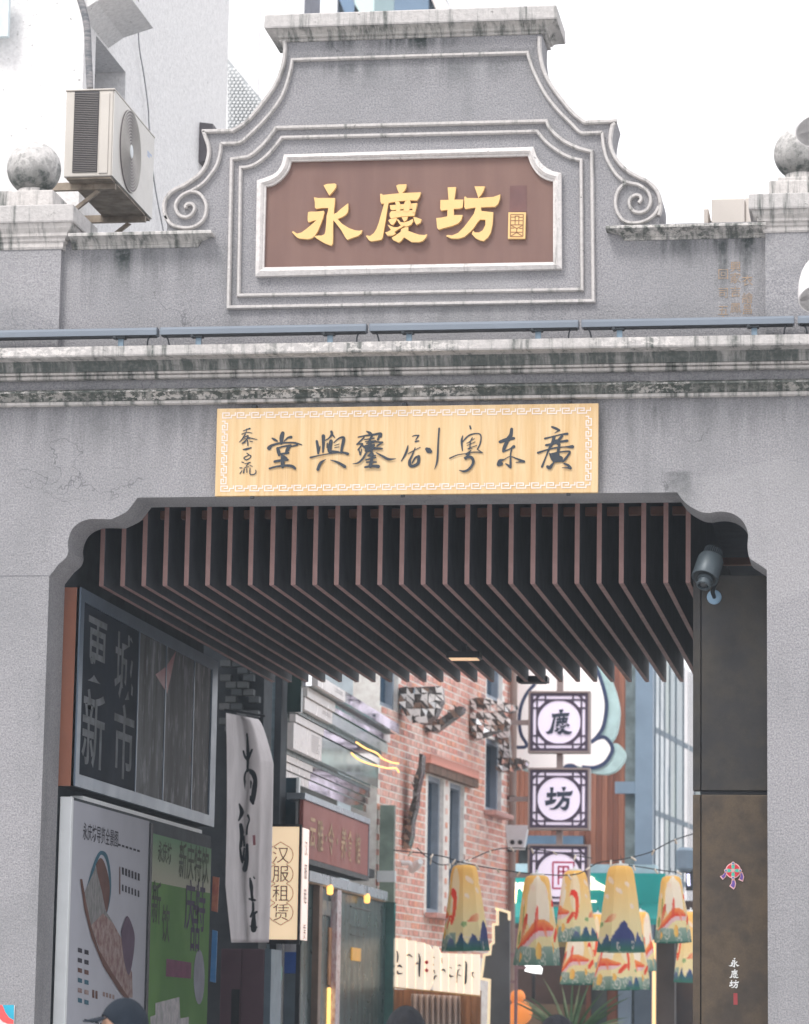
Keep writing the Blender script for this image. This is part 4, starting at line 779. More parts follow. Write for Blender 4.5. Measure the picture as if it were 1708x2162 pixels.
# ------------------------------------------------------------------ left shop with stepped mirror canopy
Xs = XP-.10
shop = thing('mirror_shop', 'left shop with stepped mirror steel canopy, marble posts and dark glass front', 'shop', (Xs, 11, 0))
M_MIR = M('mirror_steel', (.80, .83, .83, 1), .07, .95, .04, 1.2); M_MIRD = M('mirror_edge', S(104, 118, 120), .3, .7)
yA = WX(640, 1600, Xs).y; yB = WX(884, 1600, Xs+.35).y
M_RWHT = M('reflected_white', S(236, 230, 228), .25, 0, .05, 2, spec=.6); M_SAG = M('sage_mirror', S(168, 190, 182), .12, .6, .12, 1.2)  # near half of each band: reflected white panels put into its colour
M_NOT = M('reflected_notice', S(150, 146, 148), .6)
yM = WX(752, 1600, Xs+.25).y
def band(pyt, pyb, pxl, nm='canopy_band'):
    Y0 = yA; xf = W(pxl, pyb, Y0).x; z1, z0 = W(pxl, pyt, Y0).z, W(pxl, pyb, Y0).z
    mb = MB(); mb.box(xf-.06, xf, Y0, yM-.004, z0, z1); o = mb.build(nm, M_RWHT, shop)
    mb = MB(); mb.box(xf-.06, xf, yM+.004, yB, z0, z1); mb.build(nm, M_SAG if z1-z0 > .11 else M_MIR, shop)
    if z1-z0 > .10:
        L = yM-Y0; q = Y0+L*.62; n_ = int((z1-z0-.05)/.022); mb = MB()
        for i in range(n_):
            z = z1-.03-i*.022; e = rng.uniform(.25, .33)*L; mb.face([(xf+.001, q, z), (xf+.001, q+e, z), (xf+.001, q+e, z-.008), (xf+.001, q, z-.008)])
        mb.build('reflected_notice_lines', M_NOT, o, recalc=False, kind='stuff')  # text lines of the reflected notices, drawn on the band
band(1424, 1448, 671)
for a, c, px in ((1449.5, 1470.5, 649), (1472, 1497, 643), (1507, 1523, 624), (1525, 1580, 619), (1590, 1604, 599), (1605.5, 1620, 594), (1622, 1640, 590)): band(a, c, px)
for a, c, px in ((1448.2, 1449.3, 664), (1470.6, 1471.9, 644), (1497.2, 1506.8, 630), (1523.2, 1524.8, 617), (1580.2, 1589.8, 602), (1604.2, 1605.3, 591), (1620.2, 1621.8, 588)):
    xf = W(px, c, yA+.05).x; mb = MB(); mb.box(Xs-.25, xf, yA+.05, yB, W(px, c, yA+.05).z, W(px, a, yA+.05).z); mb.build('shadow_gap', M_MIRD, shop)
# white wall return and dark window at the near end
yW = yA+.02
mb = MB(); mb.box(W(586, 1700, yW).x, W(600, 1700, yW).x, yW, yW+.1, W(590, 1745, yW).z, W(590, 1641, yW).z); mb.build('post', M_WHT, shop)
mb = MB(); mb.box(W(600.5, 1700, yW).x, W(624, 1700, yW).x, yW+.05, yW+.09, W(610, 1745, yW).z, W(610, 1641, yW).z); mb.build('window', M('teal_dark_glass', S(46, 70, 82), .1, 0, .3, 3, spec=.8), shop)
mb = MB(); mb.box(W(624.5, 1700, yW).x, W(630, 1700, yW).x, yW, yW+.08, W(610, 1745, yW).z, W(610, 1641, yW).z); mb.build('post', M_WHT, shop)
M_DG = M('dark_shop_interior', S(40, 50, 54), .7, 0, .4, 3); M_GLS = M('shop_glass', S(28, 40, 44), .3, 0, .5, 2.5, c2=S(66, 92, 92), sc3=(1, 3, .5), spec=.12); M_COLM = M('pink_marble', S(176, 140, 146), .3, 0, .2, 9, c2=S(214, 206, 210), sc3=(3, 3, 1.4)); M_STEEL = M('brushed_lintel', S(150, 160, 168), .3, .6, .1, 3)
zS0, zS1 = WX(645, 1815, Xs).z, WX(645, 1694, Xs).z
zL1, zL0 = WX(700, 1852, Xs).z, WX(700, 1873, Xs).z
# wall behind the sign and glass front
mb = MB(); mb.box(Xs-1.4, Xs-.55, yA+.1, yB, zL1, WX(640, 1640, Xs).z+1.0); mb.build('wall', M('shop_upper_wall', S(92, 98, 92), .35, .4, .35, 2), shop)
mb = MB(); mb.box(Xs-.12, Xs+.03, yA+.3, yB, zL0, zL1); mb.build('lintel', M_STEEL, shop)
mb = MB(); mb.box(Xs-.12, Xs+.005, yA+.3, yB, zL0-.012, zL0-.001); mb.build('lintel_trim', M('warm_lintel', S(196, 160, 128), .4), shop)
mb = MB(); mb.box(Xs-2.6, Xs-2.5, yA, yB, 0, 3.2); mb.build('back_wall', M_DG, shop)
mb = MB(); mb.box(Xs-2.5, Xs-.12, yA, yB, 3.21, 3.3); mb.build('shop_ceiling', M_DG, shop)
yc1, yc2, yc3 = WX(712, 1950, Xs).y, WX(738, 1950, Xs).y, WX(832, 1950, Xs).y
for i, (q, wd, mt, nm) in enumerate(((WX(672, 2000, Xs).y, .16, M('brown_post', S(128, 108, 96), .5, 0, .25, 3), 'post'), (yc1, .24, M_COLM, 'marble_post'), (yc3-.1, .12, M('steel_post', S(176, 160, 142), .3, .5, .3, 2), 'post'))):
    mb = MB(); mb.box(Xs-.11, Xs+.02, q-wd/2, q+wd/2, 0, zL0-.013); mb.build(nm, mt, shop, bevel=.006)
for q0, q1 in ((yA+.35, WX(672, 2000, Xs).y-.09), (WX(672, 2000, Xs).y+.09, yc1-.13), (yc1+.13, yc3-.17)):
    mb = MB(); mb.box(Xs-.06, Xs-.045, q0, q1, .1, zL0-.014); mb.build('glass_pane', M_GLS, shop)
# things glimpsed in the window: shelves, menu boards and a lit strip
def shopbox(lab, nm, cat, p0, p1, mt, Xp_, dep=.02, grp=None):
    a, c = WX(*p0, Xp_), WX(*p1, Xp_); mb = MB(); mb.box(Xp_-dep, Xp_, min(a.y, c.y), max(a.y, c.y), min(a.z, c.z), max(a.z, c.z)); o = mb.build(nm, mt, None, bevel=.003); return setp(o, lab, cat, grp)
Xw = Xs-.03
for i, (py, lab) in enumerate(((1888, 'top'), (1915, 'second'), (1955, 'third'), (1972, 'lowest'))):
    shopbox('narrow dim ceiling beam of the dark shop, %s of four' % lab, 'shop_beam', 'beam', (742, py), (790-i*6, py+7), M('dim_beam', S(86, 94, 96), .5, 0, .2), Xw, .02, 'beams inside the dark shop')
shopbox('pale menu board behind the glass, left of the marble post', 'menu_board', 'menu board', (674, 1898), (700, 1935), M('menu_print', S(150, 142, 126), .5, 0, .5, 5, c2=S(70, 90, 104)), Xw)
shopbox('yellow lit strip standing left of the marble post', 'light_strip', 'light', (694, 2085), (699, 2165), glow('yellow_strip', (1, .62, .18, 1), .9), Xw)
shopbox('tapering orange pennant left of the marble post', 'pennant', 'pennant', (696, 1958), (699, 2080), M('orange_pennant', S(176, 130, 96), .6, 0, .3, 3), Xw)
shopbox('ochre lit patch of the shop counter in the dark interior', 'counter_lit_patch', 'lamp', (744, 2000), (762, 2030), glow('ochre_glow', S(190, 140, 60), .35, .3), Xw)  # lit patch of the counter put in as emission
for i, (px, py) in enumerate(((697, 1868), (775, 1887))):
    q = WX(px, py, Xs+.03); t_ = thing('hanging_lamp', 'small amber lamp under the shop lintel, %s the marble post' % ('left of' if i == 0 else 'right of'), 'lamp', q, 'small amber lamps under the shop lintel')
    mb = MB(); mb.lathe([(.012, -.10), (.03, -.09), (.034, -.03), (.02, 0)], q, (0, 0, 1), 12); mb.build('bulb', glow('amber_bulb', (1, .55, .15, 1), 1.0), t_, smooth=True); mb = MB(); mb.tube([q, q+V(0, 0, .08)], .004, 6); mb.build('cord', M_BLK, t_)
# red sign board
ysa, ysb = WX(641, 1700, Xs+.06).y, WX(777, 1800, Xs+.06).y
rs = thing('shop_sign', 'dusty red wooden shop sign with carved ochre characters over the left shop', 'signboard', (Xs+.06, (ysa+ysb)/2, zS0))
M_RED = M('red_sign_paint', S(150, 86, 80), .6, 0, .14, 1.6, c2=S(164, 102, 94)); M_OCH = M('ochre_letter', S(206, 168, 120), .5, 0, .3, 8, c2=S(120, 90, 62))
mb = MB(); mb.box(Xs+.02, Xs+.06, ysa, ysb, zS0, zS1); mb.build('board', M_RED, rs, bevel=.006)
mb = MB(); mb.box(Xs-.1, Xs+.075, ysa-.02, ysb+.02, zS1+.001, zS1+.06); mb.build('top_rail', M_STEEL, rs); mb = MB(); mb.box(Xs-.1, Xs+.07, ysa-.02, ysb+.02, zS0-.05, zS0-.001); mb.build('bottom_rail', M_DKM, rs)
mb = MB(); mb.box(Xs-.1, Xs+.07, ysb+.001, ysb+.03, zS0, zS1); mb.build('end_rail', M_STEEL, rs)
chs = '云雅·令·养食馆'; zm = (zS0+zS1)/2
for i, (ch, px) in enumerate(zip(chs, (660, 676, 688, 699, 712, 726, 739, 756))):
    q = WX(px, 1750, Xs+.061); sz = .36 if ch != '·' else .5
    text('character', ch, (Xs+.061, q.y, zm-.02), (0, 1, 0), (0, 0, 1), sz*.92, M_OCH, rs, .004, .012, 1.0)
# ------------------------------------------------------------------ lit box sign
YS = 8.6
ls = thing('lantern_sign', 'tall warm lit box sign with four black characters in a scalloped outline', 'sign', W(600, 1990, YS))
c_ = lambda a, c: W((850+a/2.135)/K, (3300+c/2.135)/K, YS)
xa_, xb_, z1, z0 = c_(480, 15).x, c_(742, 15).x, c_(600, 15).z, c_(600, 978).z
M_LIT = glow('warm_sign_face', (1, .76, .50, 1), .42, .06)
mb = MB(); mb.box(xa_-.02, xb_, YS, YS+.02, z0, z1); mb.build('front_face', M_LIT, ls)
mb = MB(); mb.box(xb_+.022, xb_+.03, YS+.03, YS+.34, z0, z1-.005); mb.build('side_face', glow('side_sign_face', (1, .82, .74, 1), .36, .05), ls)
mb = MB(); mb.box(xa_-.02, xb_+.0215, YS+.0205, YS+.35, z0, z1); mb.build('body', M_BLK, ls)
mb = MB(); mb.box(xb_+.0005, xb_+.022, YS-.006, YS+.02, z0-.04, z1+.02); mb.box(xa_-.02, xb_, YS-.006, YS+.02, z0-.04, z0-.0005); mb.box(xa_-.02, xb_, YS-.006, YS+.02, z1+.0005, z1+.025); mb.build('frame', M_BLK, ls)
mb = MB(); q = xb_+.01; mb.box(q-.02, q+.02, YS+.02, YS+.06, 0, z0-.041); mb.build('post', M_BLK, ls)
M_SGN = M('sign_ink', S(74, 52, 42), .6)
for ch, cy in (('汉', 255), ('服', 418), ('租', 582), ('赁', 745)): text('character', ch, c_(583, cy)+V(0, -.0015, 0), (1, 0, 0), (0, 0, 1), .165, M_SGN, ls, .002, -.004, 1.0)
for ch, cy in (('汉', 190), ('服', 390), ('租', 600), ('赁', 905)): text('side_character', ch, (xb_+.0315, YS+.19, c_(583, cy).z), (0, 1, 0), (0, 0, 1), .15, M_SGN, ls, .001, 0)
out = []
for s in (1, -1):
    seg = []
    for k_ in range(4):
        cy = 255+k_*164
        for i in range(9):
            a = -pi/2*.86+pi*.86*i/8; seg.append((583+s*(35+70*cos(a)), cy+82*sin(a)/sin(pi/2*.86)*.95))
    out += [(583, 145)]+seg+[(583, 855)] if s == 1 else ([(583, 855)]+seg[::-1]+[(583, 145)])
mb = MB(); pts = [c_(a, c) for a, c in out]
for i in range(len(pts)-1):
    d = pts[i+1]-pts[i]
    if d.length < 1e-5: continue
    s_ = d.normalized().cross(V(0, 1, 0))*.0035; y_ = V(0, -.001, 0); mb.face([pts[i]-s_+y_, pts[i+1]-s_+y_, pts[i+1]+s_+y_, pts[i]+s_+y_])
mb.build('outline', M('outline_brown', S(176, 128, 88), .6), ls, recalc=False)
# teal and blue display things under the box sign
for lab, nm, x0, x1, y0, y1, Y, col in (('mint box on a dark stand below the lit box sign', 'display_box', 570, 594, 2040, 2070, 8.2, (112, 182, 164)), ('royal blue poster right behind the black sign post', 'poster', 600, 626, 2010, 2055, 9.6, (30, 76, 150))):
    a, c = W(x0, y1, Y), W(x1, y0, Y)
    t_ = thing(nm, lab, 'box' if nm[0] == 'd' else 'poster', ((a.x+c.x)/2, Y, 0)); mb = MB(); mb.box(a.x, c.x, Y, Y+.05, a.z, c.z); mb.build('face', M(nm, S(*col), .5, 0, .2, 6), t_, bevel=.004)
    mb = MB(); mb.box(a.x, c.x, Y+.01, Y+.05, 0, a.z-.001); mb.build('stand', M('stand_grey', S(84, 98, 108), .4, .2, .3, 2), t_)
# dark column and pale window strip between pier and shop
cl = thing('corner_column', 'dark grey column with a pale glazed strip between banner and mirror canopy', 'column', (W(590, 1500, 8.9).x, 8.9, 0))
mb = MB(); a, c = W(578, 1600, 8.9), W(592, 1600, 8.9); mb.box(a.x, c.x, 8.9, 9.2, 0, 6.2); mb.build('shaft', M_DARK, cl)
mb = MB(); a, c = W(553, 1600, 8.9), W(577.8, 1600, 8.9); mb.box(a.x, c.x, 8.93, 9.0, 0, 6.2); mb.build('glazed_strip', M('pale_glazing', S(150, 172, 182), .2, 0, .2, 3, sc3=(1, 1, 8)), cl)
mb = MB(); a, c = W(592.2, 1600, 8.66), W(622, 1600, 8.66); mb.box(a.x, c.x, 8.92, 9.0, W(610, 1503, 8.9).z, 6.2); mb.build('dark_window', M('green_dark_glass', S(44, 62, 60), .15, 0, .4, 2, sc3=(4, 1, .6), spec=.7), cl)
# string lights, then glowing tubes standing in for the canopy's reflected lights
def string_lights(lab, pts, step, r, glowm, cat='string lights', wire=True, nm='string_lights', drop=.03):
    root = thing(nm, lab, cat, pts[0]); c = cr([tuple(p) for p in pts], 10); c = [Vector(q) for q in c]
    mb = MB(); mb.tube(c, .006, 5); mb.build('wire', M_BLK, root)
    d = 0; k_ = 0; proto = None
    for i in range(len(c)-1):
        d += (c[i+1]-c[i]).length
        if d >= step:
            d = 0; k_ += 1
            if proto is None:
                mb = MB(); mb.lathe([(r*.5, drop*.2), (r, 0), (r, -drop), (r*.3, -drop-.008)], (0, 0, 0), n=8); proto = mb.build('bulb', glowm, root, smooth=True); o = proto
            else: o = proto.copy(); COL.objects.link(o); o.parent = root
            o.location = c[i]-root.location; o.rotation_euler = (rng.uniform(-1, 1), rng.uniform(-1, 1), 0)
    return root
M_REFL = glow('reflection_glow', (1, .55, .16, 1), 1.0); M_BULB = M('clear_bulb', S(226, 214, 200), .2, 0, .05)
xq = Xs+.5
for lab, pts in (('upper wavy glowing tube added for amber lights reflected in the mirror canopy', [(752, 1567), (772, 1580), (795, 1590), (808, 1602), (828, 1610), (841, 1612)]), ('lower wavy glowing tube added for amber lights reflected in the mirror canopy', [(742, 1590), (755, 1602), (775, 1611), (800, 1618), (818, 1622), (835, 1622), (842, 1630)])):
    P3 = [WX(a, c, xq) for a, c in pts]; L = sum((P3[i+1]-P3[i]).length for i in range(len(P3)-1)); root = thing('reflected_garland', lab, 'string lights', P3[0], 'amber reflection tubes on the mirror canopy')
    c = [Vector(q) for q in cr([tuple(p) for p in P3], 8)]; mb = MB(); mb.tube(c, .009, 6); mb.build('glowing_tube', M_REFL, root)  # emission takes the place of a reflection in the canopy steel
# ================================================================== BRICK BUILDING
aw = radians(5.5); dW = V(sin(aw), cos(aw), 0); nW = V(cos(aw), -sin(aw), 0); OW = W(835, 1900, 15.5); OW.z = 0
LW = 0
def WB(px, py): return WP(px, py, OW, nW)
def loc(px, py): q = WB(px, py); return ((q-OW).dot(dW), q.z)
sEnd = loc(1088, 1700)[0]; zTop = loc(900, 1400)[1]+1.2
bb = thing('brick_building', 'red brick building with tall blue windows and a drainpipe, right of the mirror canopy', 'building', OW)
def WBox(mb, s0, s1, h0, h1, z0, z1):   # h: along the outward normal
    mb.obox(OW+dW*s0+nW*h0+V(0, 0, z0), dW*(s1-s0), nW*(h1-h0), V(0, 0, z1-z0)); return mb
wins = []
for (pa, pb) in (((904.6, 1640), (938, 1930)), ((951, 1662), (981, 1945)), ((1026, 1380), (1059, 1478)), ((1026, 1562), (1059, 1716)), ((800, 1380), (838, 1495))):
    s0 = loc(pa[0], 1600)[0]; s1 = loc(pb[0], 1600)[0]; pm = (pa[0]+pb[0])/2
    wins.append((s0, s1, loc(pm, pb[1])[1], loc(pm, pa[1])[1]))
wins[1] = (wins[1][0], wins[1][1], wins[0][2], wins[0][3])
def hit(s0, s1, z0, z1, pad=0): return any(s1 > w_[0]-pad and s0 < w_[1]+pad and z1 > w_[2]-pad and z0 < w_[3]+pad for w_ in wins)
# mortar wall in strips around the window openings
sS = -.9; cutS = sorted(set([sS, sEnd]+[v for w_ in wins for v in w_[:2] if sS < v < sEnd])); M_MORT = M('mortar', S(248, 240, 234), .9, 0, .12, 12, .3, 30)
mb = MB()
for i in range(len(cutS)-1):
    a, c = cutS[i], cutS[i+1]; zs = [0.0]; m = (a+c)/2
    for w_ in sorted([w_ for w_ in wins if w_[0] < m < w_[1]], key=lambda q: q[2]):
        WBox(mb, a, c, -.3, 0, zs[-1], w_[2]); zs.append(w_[3])
    WBox(mb, a, c, -.3, 0, zs[-1], zTop)
mb.build('wall', M_MORT, bb)
M_BRK = [M('red_brick', S(*c), .85, 0, .22, 14, .35, 40) for c in ((226, 168, 153), (231, 182, 168), (221, 157, 142), (235, 198, 186), (200, 158, 150), (232, 170, 146))]
BLn, BH, PR = .25, .066, .005; pb_ = []
for c in range(6):
    mb = MB(); mb.obox(V(0, 0, 0), dW*(BLn-.026), nW*PR, V(0, 0, BH)); pb_.append(mb)
brk = []; z = loc(900, 2010)[1]; r_ = 0; zlin = loc(935, 1630)
while z < zTop-.08:
    s = sS+(BLn/2 if r_ % 2 else 0)
    while s < sEnd-BLn*.5:
        e = min(s+BLn, sEnd)
        if not hit(s, e-.012, z, z+BH, .01): brk.append((s, z))
        else:
            if not hit(s, s+.1, z, z+BH, .01) : brk.append((s, z, .1))
        s += BLn
    z += BH+.018; r_ += 1
inv = [q for q in brk if len(q) == 2]; inv.sort(key=lambda q: abs(q[0]-1.6)+abs(q[1]-loc(900, 1700)[1])*.9)
first = set(inv[:300]); proto = [None]*6; stuff = [MB() for _ in range(1)]; sm = MB()
for q in brk:
    c = rng.choices(range(6), (5, 5, 3, 4, 1.5, 3))[0]
    if q in first:
        if proto[c] is None: o = proto[c] = pb_[c].build('brick', M_BRK[c], bb, bevel=.004); 
        else: o = proto[c].copy(); COL.objects.link(o); o.parent = bb
        o.location = OW+dW*q[0]+nW*rng.uniform(-.002, .003)+V(0, 0, q[1])-bb.location
    else:
        L_ = q[2] if len(q) > 2 else BLn-.026; h = rng.uniform(-.002, .003); sm.cm = c
        sm.obox(OW+dW*q[0]+nW*h+V(0, 0, q[1]), dW*min(L_, sEnd-q[0]), nW*PR, V(0, 0, BH))
sm.build('brick', M_BRK, bb, kind='stuff')
M_BGL = M('blue_window_glass', S(52, 84, 108), .12, 0, .18, 1.4, c2=S(38, 58, 74), spec=.8); M_WFR = M('window_frame_grey', S(150, 162, 176), .5)
for i, w_ in enumerate(wins):
    mb = MB(); WBox(mb, w_[0]+.001, w_[1]-.001, -.16, -.14, w_[2]+.001, w_[3]-.001); gl_ = mb.build('window', M_BGL, bb)
    mb = MB(); fw_ = .06; WBox(mb, w_[0]+.001, w_[0]+fw_, -.139, -.05, w_[2], w_[3]); WBox(mb, w_[1]-fw_, w_[1]-.001, -.139, -.05, w_[2], w_[3]); WBox(mb, w_[0]+fw_+.001, w_[1]-fw_-.001, -.139, -.05, w_[3]-.06, w_[3]-.001); WBox(mb, w_[0]+fw_+.001, w_[1]-fw_-.001, -.139, -.05, w_[2]+.001, w_[2]+.06); mb.build('frame', M_WFR, gl_)
# lintel course of headers and timber, sills
M_TIM = M('old_timber', S(118, 96, 84), .8, 0, .3, 5, .4, 30)
s0, s1 = wins[0][0]-.35, wins[1][1]+.35; zb2 = wins[0][3]
mb = MB(); WBox(mb, s0, s1, .013, .10, zb2+.002, zb2+.10); mb.build('lintel', M_TIM, bb)
nn = int((s1-s0)/.075)
lm = None
for i in range(nn):
    if lm is None:
        mb = MB(); mb.obox(V(0, 0, 0), dW*.063, nW*.11, V(0, 0, .11)); lm = o = mb.build('lintel_brick', M_BRK[2], bb, bevel=.004)
    else: o = lm.copy(); COL.objects.link(o); o.parent = bb
    o.location = OW+dW*(s0+i*.075)+nW*.013+V(0, 0, zb2+.103)-bb.location
for w_ in (wins[3], wins[0]):
    lm = None; s0 = w_[0]-.12; nn = int((w_[1]-w_[0]+.24)/.1)
    for i in range(nn):
        if lm is None:
            mb = MB(); mb.obox(V(0, 0, 0), dW*.088, nW*.15, V(0, 0, .06)); lm = o = mb.build('sill_brick', M_BRK[4], bb, bevel=.004)
        else: o = lm.copy(); COL.objects.link(o); o.parent = bb
        o.location = OW+dW*(s0+i*.1)+nW*.013+V(0, 0, w_[2]-.062)-bb.location
sp_ = loc(1071, 1700)[0]; mb = MB(); q = OW+dW*sp_+nW*.07; mb.tube([q+V(0, 0, 0), q+V(0, 0, zTop)], .05, 12); mb.build('drainpipe', M('pipe_grey', S(146, 128, 120), .5, .1, .1, 3), bb, smooth=True)
for py in (1500, 1690, 1800): mb = MB(); z = loc(1075, py)[1]; mb.lathe([(.06, 0), (.06, .05)], (q.x, q.y, z), n=12); mb.build('pipe_clip', M_DKM, bb)
# camera dome and lamp on the brick wall
def wall_light(lab, px, py):
    q = WB(px, py); t_ = thing('wall_spotlight', lab, 'spotlight', q)
    mb = MB(); mb.tube([q+nW*.015, q+nW*.1, q+nW*.16+V(0, 0, -.05)], .03, 10); mb.build('arm', M_WHT, t_, smooth=True); mb = MB(); mb.lathe([(.05, -.14), (.055, -.02), (.035, .1)], q+nW*.19+V(0, 0, -.02), (.5, -.7, .3), 14); mb.build('head', M_WHT, t_, smooth=True)
wall_light('white spotlight on the brick corner over the plank sign', 846, 1822)
q = W(1082, 1770, 20.2); t_ = thing('surveillance_camera', 'small white box on the drainpipe beside the lower lattice sign', 'camera', q); mb = MB(); mb.slab([q+V(-.10, 0, .17), q+V(.20, 0, .17), q+V(.15, 0, -.14), q+V(-.06, 0, -.14)], (0, .15, 0)); mb.build('housing', M_WHT, t_, bevel=.01); mb = MB(); mb.lathe([(.03, -.01), (.03, .0)], q+V(.0, -.005, -.05), (0, 1, 0), 12); mb.build('lens', M_BLK, t_); mb = MB(); mb.lathe([(.03, -.01), (.03, .0)], q+V(.1, -.005, -.05), (0, 1, 0), 12); mb.build('lens', M_BLK, t_)
# mirror mosaic sculptures
M_SH = [M('mirror_shard', (.9, .9, .9, 1), .05, 1.0, .02), M('white_shard', S(232, 228, 226), .15, 0, .05), M('brown_shard', S(136, 112, 98), .3, .2, .3, 6), M('slate_shard', S(96, 92, 90), .25, .4, .3, 6)]
def mosaic(lab, bars, Yoff, white):
    t_ = thing('mosaic_sculpture', lab, 'sculpture', bars[0][0] and WB(*bars[0][0])+nW*Yoff, 'mirror mosaic pieces on the brick wall')
    for bar in bars:
        by_ = min(WB(a, c).y for a, c in bar)-.12; pts = [W(a, c, by_) for a, c in bar]
        n_ = len(pts); mb = MB(); mb.slab([p_+V(0, .02, 0) for p_ in pts], (0, .28, 0)); mb.build('body', M_SH[3], t_)
        sh = MB(); xs = [p_.x for p_ in pts]; zs = [p_.z for p_ in pts]
        # small triangular facets over the face, each tilted
        def inside(x, z):
            r = False; j = n_-1
            for i in range(n_):
                if (zs[i] > z) != (zs[j] > z) and x < (xs[j]-xs[i])*(z-zs[i])/(zs[j]-zs[i])+xs[i]: r = not r
                j = i
            return r
        stp = .085; x = min(xs)
        while x < max(xs):
            z = min(zs)
            while z < max(zs):
                for tri in (((0, 0), (1, 0), (0, 1)), ((1, 0), (1, 1), (0, 1))):
                    P4 = [(x+(a+rng.uniform(-.2, .2))*stp, z+(c+rng.uniform(-.2, .2))*stp) for a, c in tri]
                    cx_, cz_ = sum(p_[0] for p_ in P4)/3, sum(p_[1] for p_ in P4)/3
                    if inside(cx_, cz_):
                        sh.cm = rng.choices(range(4), white)[0]; P4 = [(cx_+(a-cx_)*.88, cz_+(c-cz_)*.88) for a, c in P4]
                        sh.slab([(a, pts[0].y+.012-rng.uniform(0, .02), c) for a, c in P4], (0, .02, 0))
                z += stp
            x += stp
        sh.build('shard', M_SH, t_, kind='stuff')
M3 = mosaic
M3('broad mirror mosaic block beside the canopy, lit white in its middle', [[(842, 1452), (930, 1448), (932, 1478), (918, 1510), (890, 1528), (858, 1515), (845, 1490)]], .3, (2, 7, 3, 3))
M3('thin dark mosaic bar bent like a hook below the block', [[(898, 1512), (906, 1512), (908, 1530), (968, 1490), (978, 1492), (974, 1502), (916, 1545), (900, 1542)]], .3, (1, 0.2, 4, 6))
M3('bright mosaic beam with a hanging square frame near the drainpipe', [[(993, 1475), (1010, 1472), (1082, 1486), (1084, 1498), (1076, 1502), (1000, 1492)], [(993, 1505), (1060, 1503), (1074, 1520), (1070, 1535), (1000, 1560), (993, 1540)], [(1048, 1540), (1072, 1538), (1076, 1600), (1112, 1605), (1110, 1618), (1075, 1626), (1050, 1628), (1056, 1590)]], .3, (2, 6, 3, 2))
M3('dark mosaic strip running down the brick corner', [[(885, 1590), (891, 1592), (889, 1630), (880, 1668), (878, 1700), (869, 1735), (868, 1765), (860, 1790), (852, 1788), (858, 1750), (862, 1712), (872, 1680), (874, 1640), (882, 1620)]], .3, (.5, .3, 3, 6))
# small teal things between shop and brick corner
tb = thing('glazed_corner', 'teal glazed shop corner between the mirror canopy and the brick wall', 'shop', W(815, 1800, 15.2)); 
Yg = 14.6
for nm, x0, x1, y0, y1, mt in (('pane', 800, 833, 1905, 2165, M('teal_pane', S(58, 96, 92), .12, 0, .35, 2, spec=.7)), ('pane', 800, 833, 1700, 1838, M('teal_pane_light', S(140, 156, 146), .2, 0, .3, 2)), ('ledge', 796, 834, 1838.5, 1862, M_WHT), ('ledge', 800, 832, 1862.5, 1904, M('sage_band', S(136, 152, 138), .5))):
    a, c = W(x0, y1, Yg), W(x1, y0, Yg); mb = MB(); mb.box(a.x, c.x, Yg, Yg+.1, max(a.z, 0), c.z); mb.build(nm, mt, tb)
# lit plank sign
Yk = 14.9
ps = thing('plank_sign', 'warm lit sign of uneven pale planks with broken brush strokes under the brick wall', 'sign', W(920, 2120, Yk))
M_PLK = glow('lit_plank', (1, .85, .68, 1), .36, .04)
ck = lambda a, c: W((1560+a/2.4325)/K, (3680+c/2.4325)/K, Yk)
tops = [(35, 168), (72, 175), (165, 195), (250, 212), (338, 230), (418, 250), (492, 322), (570, 325), (645, 327), (718, 329), (795, 331), (872, 332)]
bot = lambda a: 648+(a-30)*.101
for i in range(len(tops)-1):
    a, c = tops[i][0]+(1 if i else -5), tops[i+1][0]-2; t0 = tops[i][1]; mb = MB()
    pts = [(a, t0), (c, t0+ (8 if i < 5 else 1)), (c, bot(c)), (a, bot(a))]
    if i == 4: pts = [(a, t0), (a+40, t0+10), (a+60, t0+50), (c, t0+60), (c, 600), (c-15, 640), (a+40, bot(a+40)), (a, bot(a))]
    if i == 5: pts = [(a, t0+10), (a+15, t0), (c-25, t0+10), (c, t0+66), (c, bot(c)), (a, bot(a))]
    d_ = rng.uniform(-.01, .01); mb.slab([ck(*q)+V(0, d_, 0) for q in pts], (0, .05, 0)); mb.build('plank', M_PLK, ps)
B_PLK = [[(70,300,8),(78,350,18),(74,410,12)],[(72,455,8),(95,445,24),(122,462,8)],[(75,495,10),(80,520,20),(125,520,6)],[(168,345,10),(190,340,18),(220,362,8)],[(255,430,10),(270,410,8)],[(282,330,12),(292,380,20),(288,470,22),(288,548,14)],[(270,425,12),(292,425,10)],[(425,360,8),(435,370,8)],[(428,430,6),(425,440,8)],[(430,490,14),(438,520,8)],[(432,580,12),(438,550,18),(462,545,6)],[(505,370,8),(508,420,8)],[(505,490,10),(525,485,20),(545,510,6)],[(585,460,10),(600,470,8)],[(585,530,10),(590,550,20),(625,545,6)],[(660,445,8),(680,440,14),(695,450,6)],[(665,490,14),(655,540,12),(652,610,6)],[(660,500,8),(680,480,8)],[(670,535,12),(695,545,6)],[(735,405,10),(745,430,18),(742,520,20),(738,600,22),(728,625,8)],[(800,510,10),(820,515,8)],[(805,515,14),(805,545,10),(822,558,6)]]
brush('stroke', B_PLK, ck, NF, M_INK, ps, 1.0, .0003, .016)
mb = MB()
for cx, cy in ((358, 412), (358, 490)): mb.slab([ck(cx+19*cos(2*pi*i/10+.3)*(.85+.2*(i % 2)), cy+20*sin(2*pi*i/10+.3)*(.85+.2*((i+1) % 3 > 0)))+V(0, -.016, 0) for i in range(10)], (0, .004, 0))
mb.build('red_dot', M('sign_red', S(214, 44, 48), .5), ps)
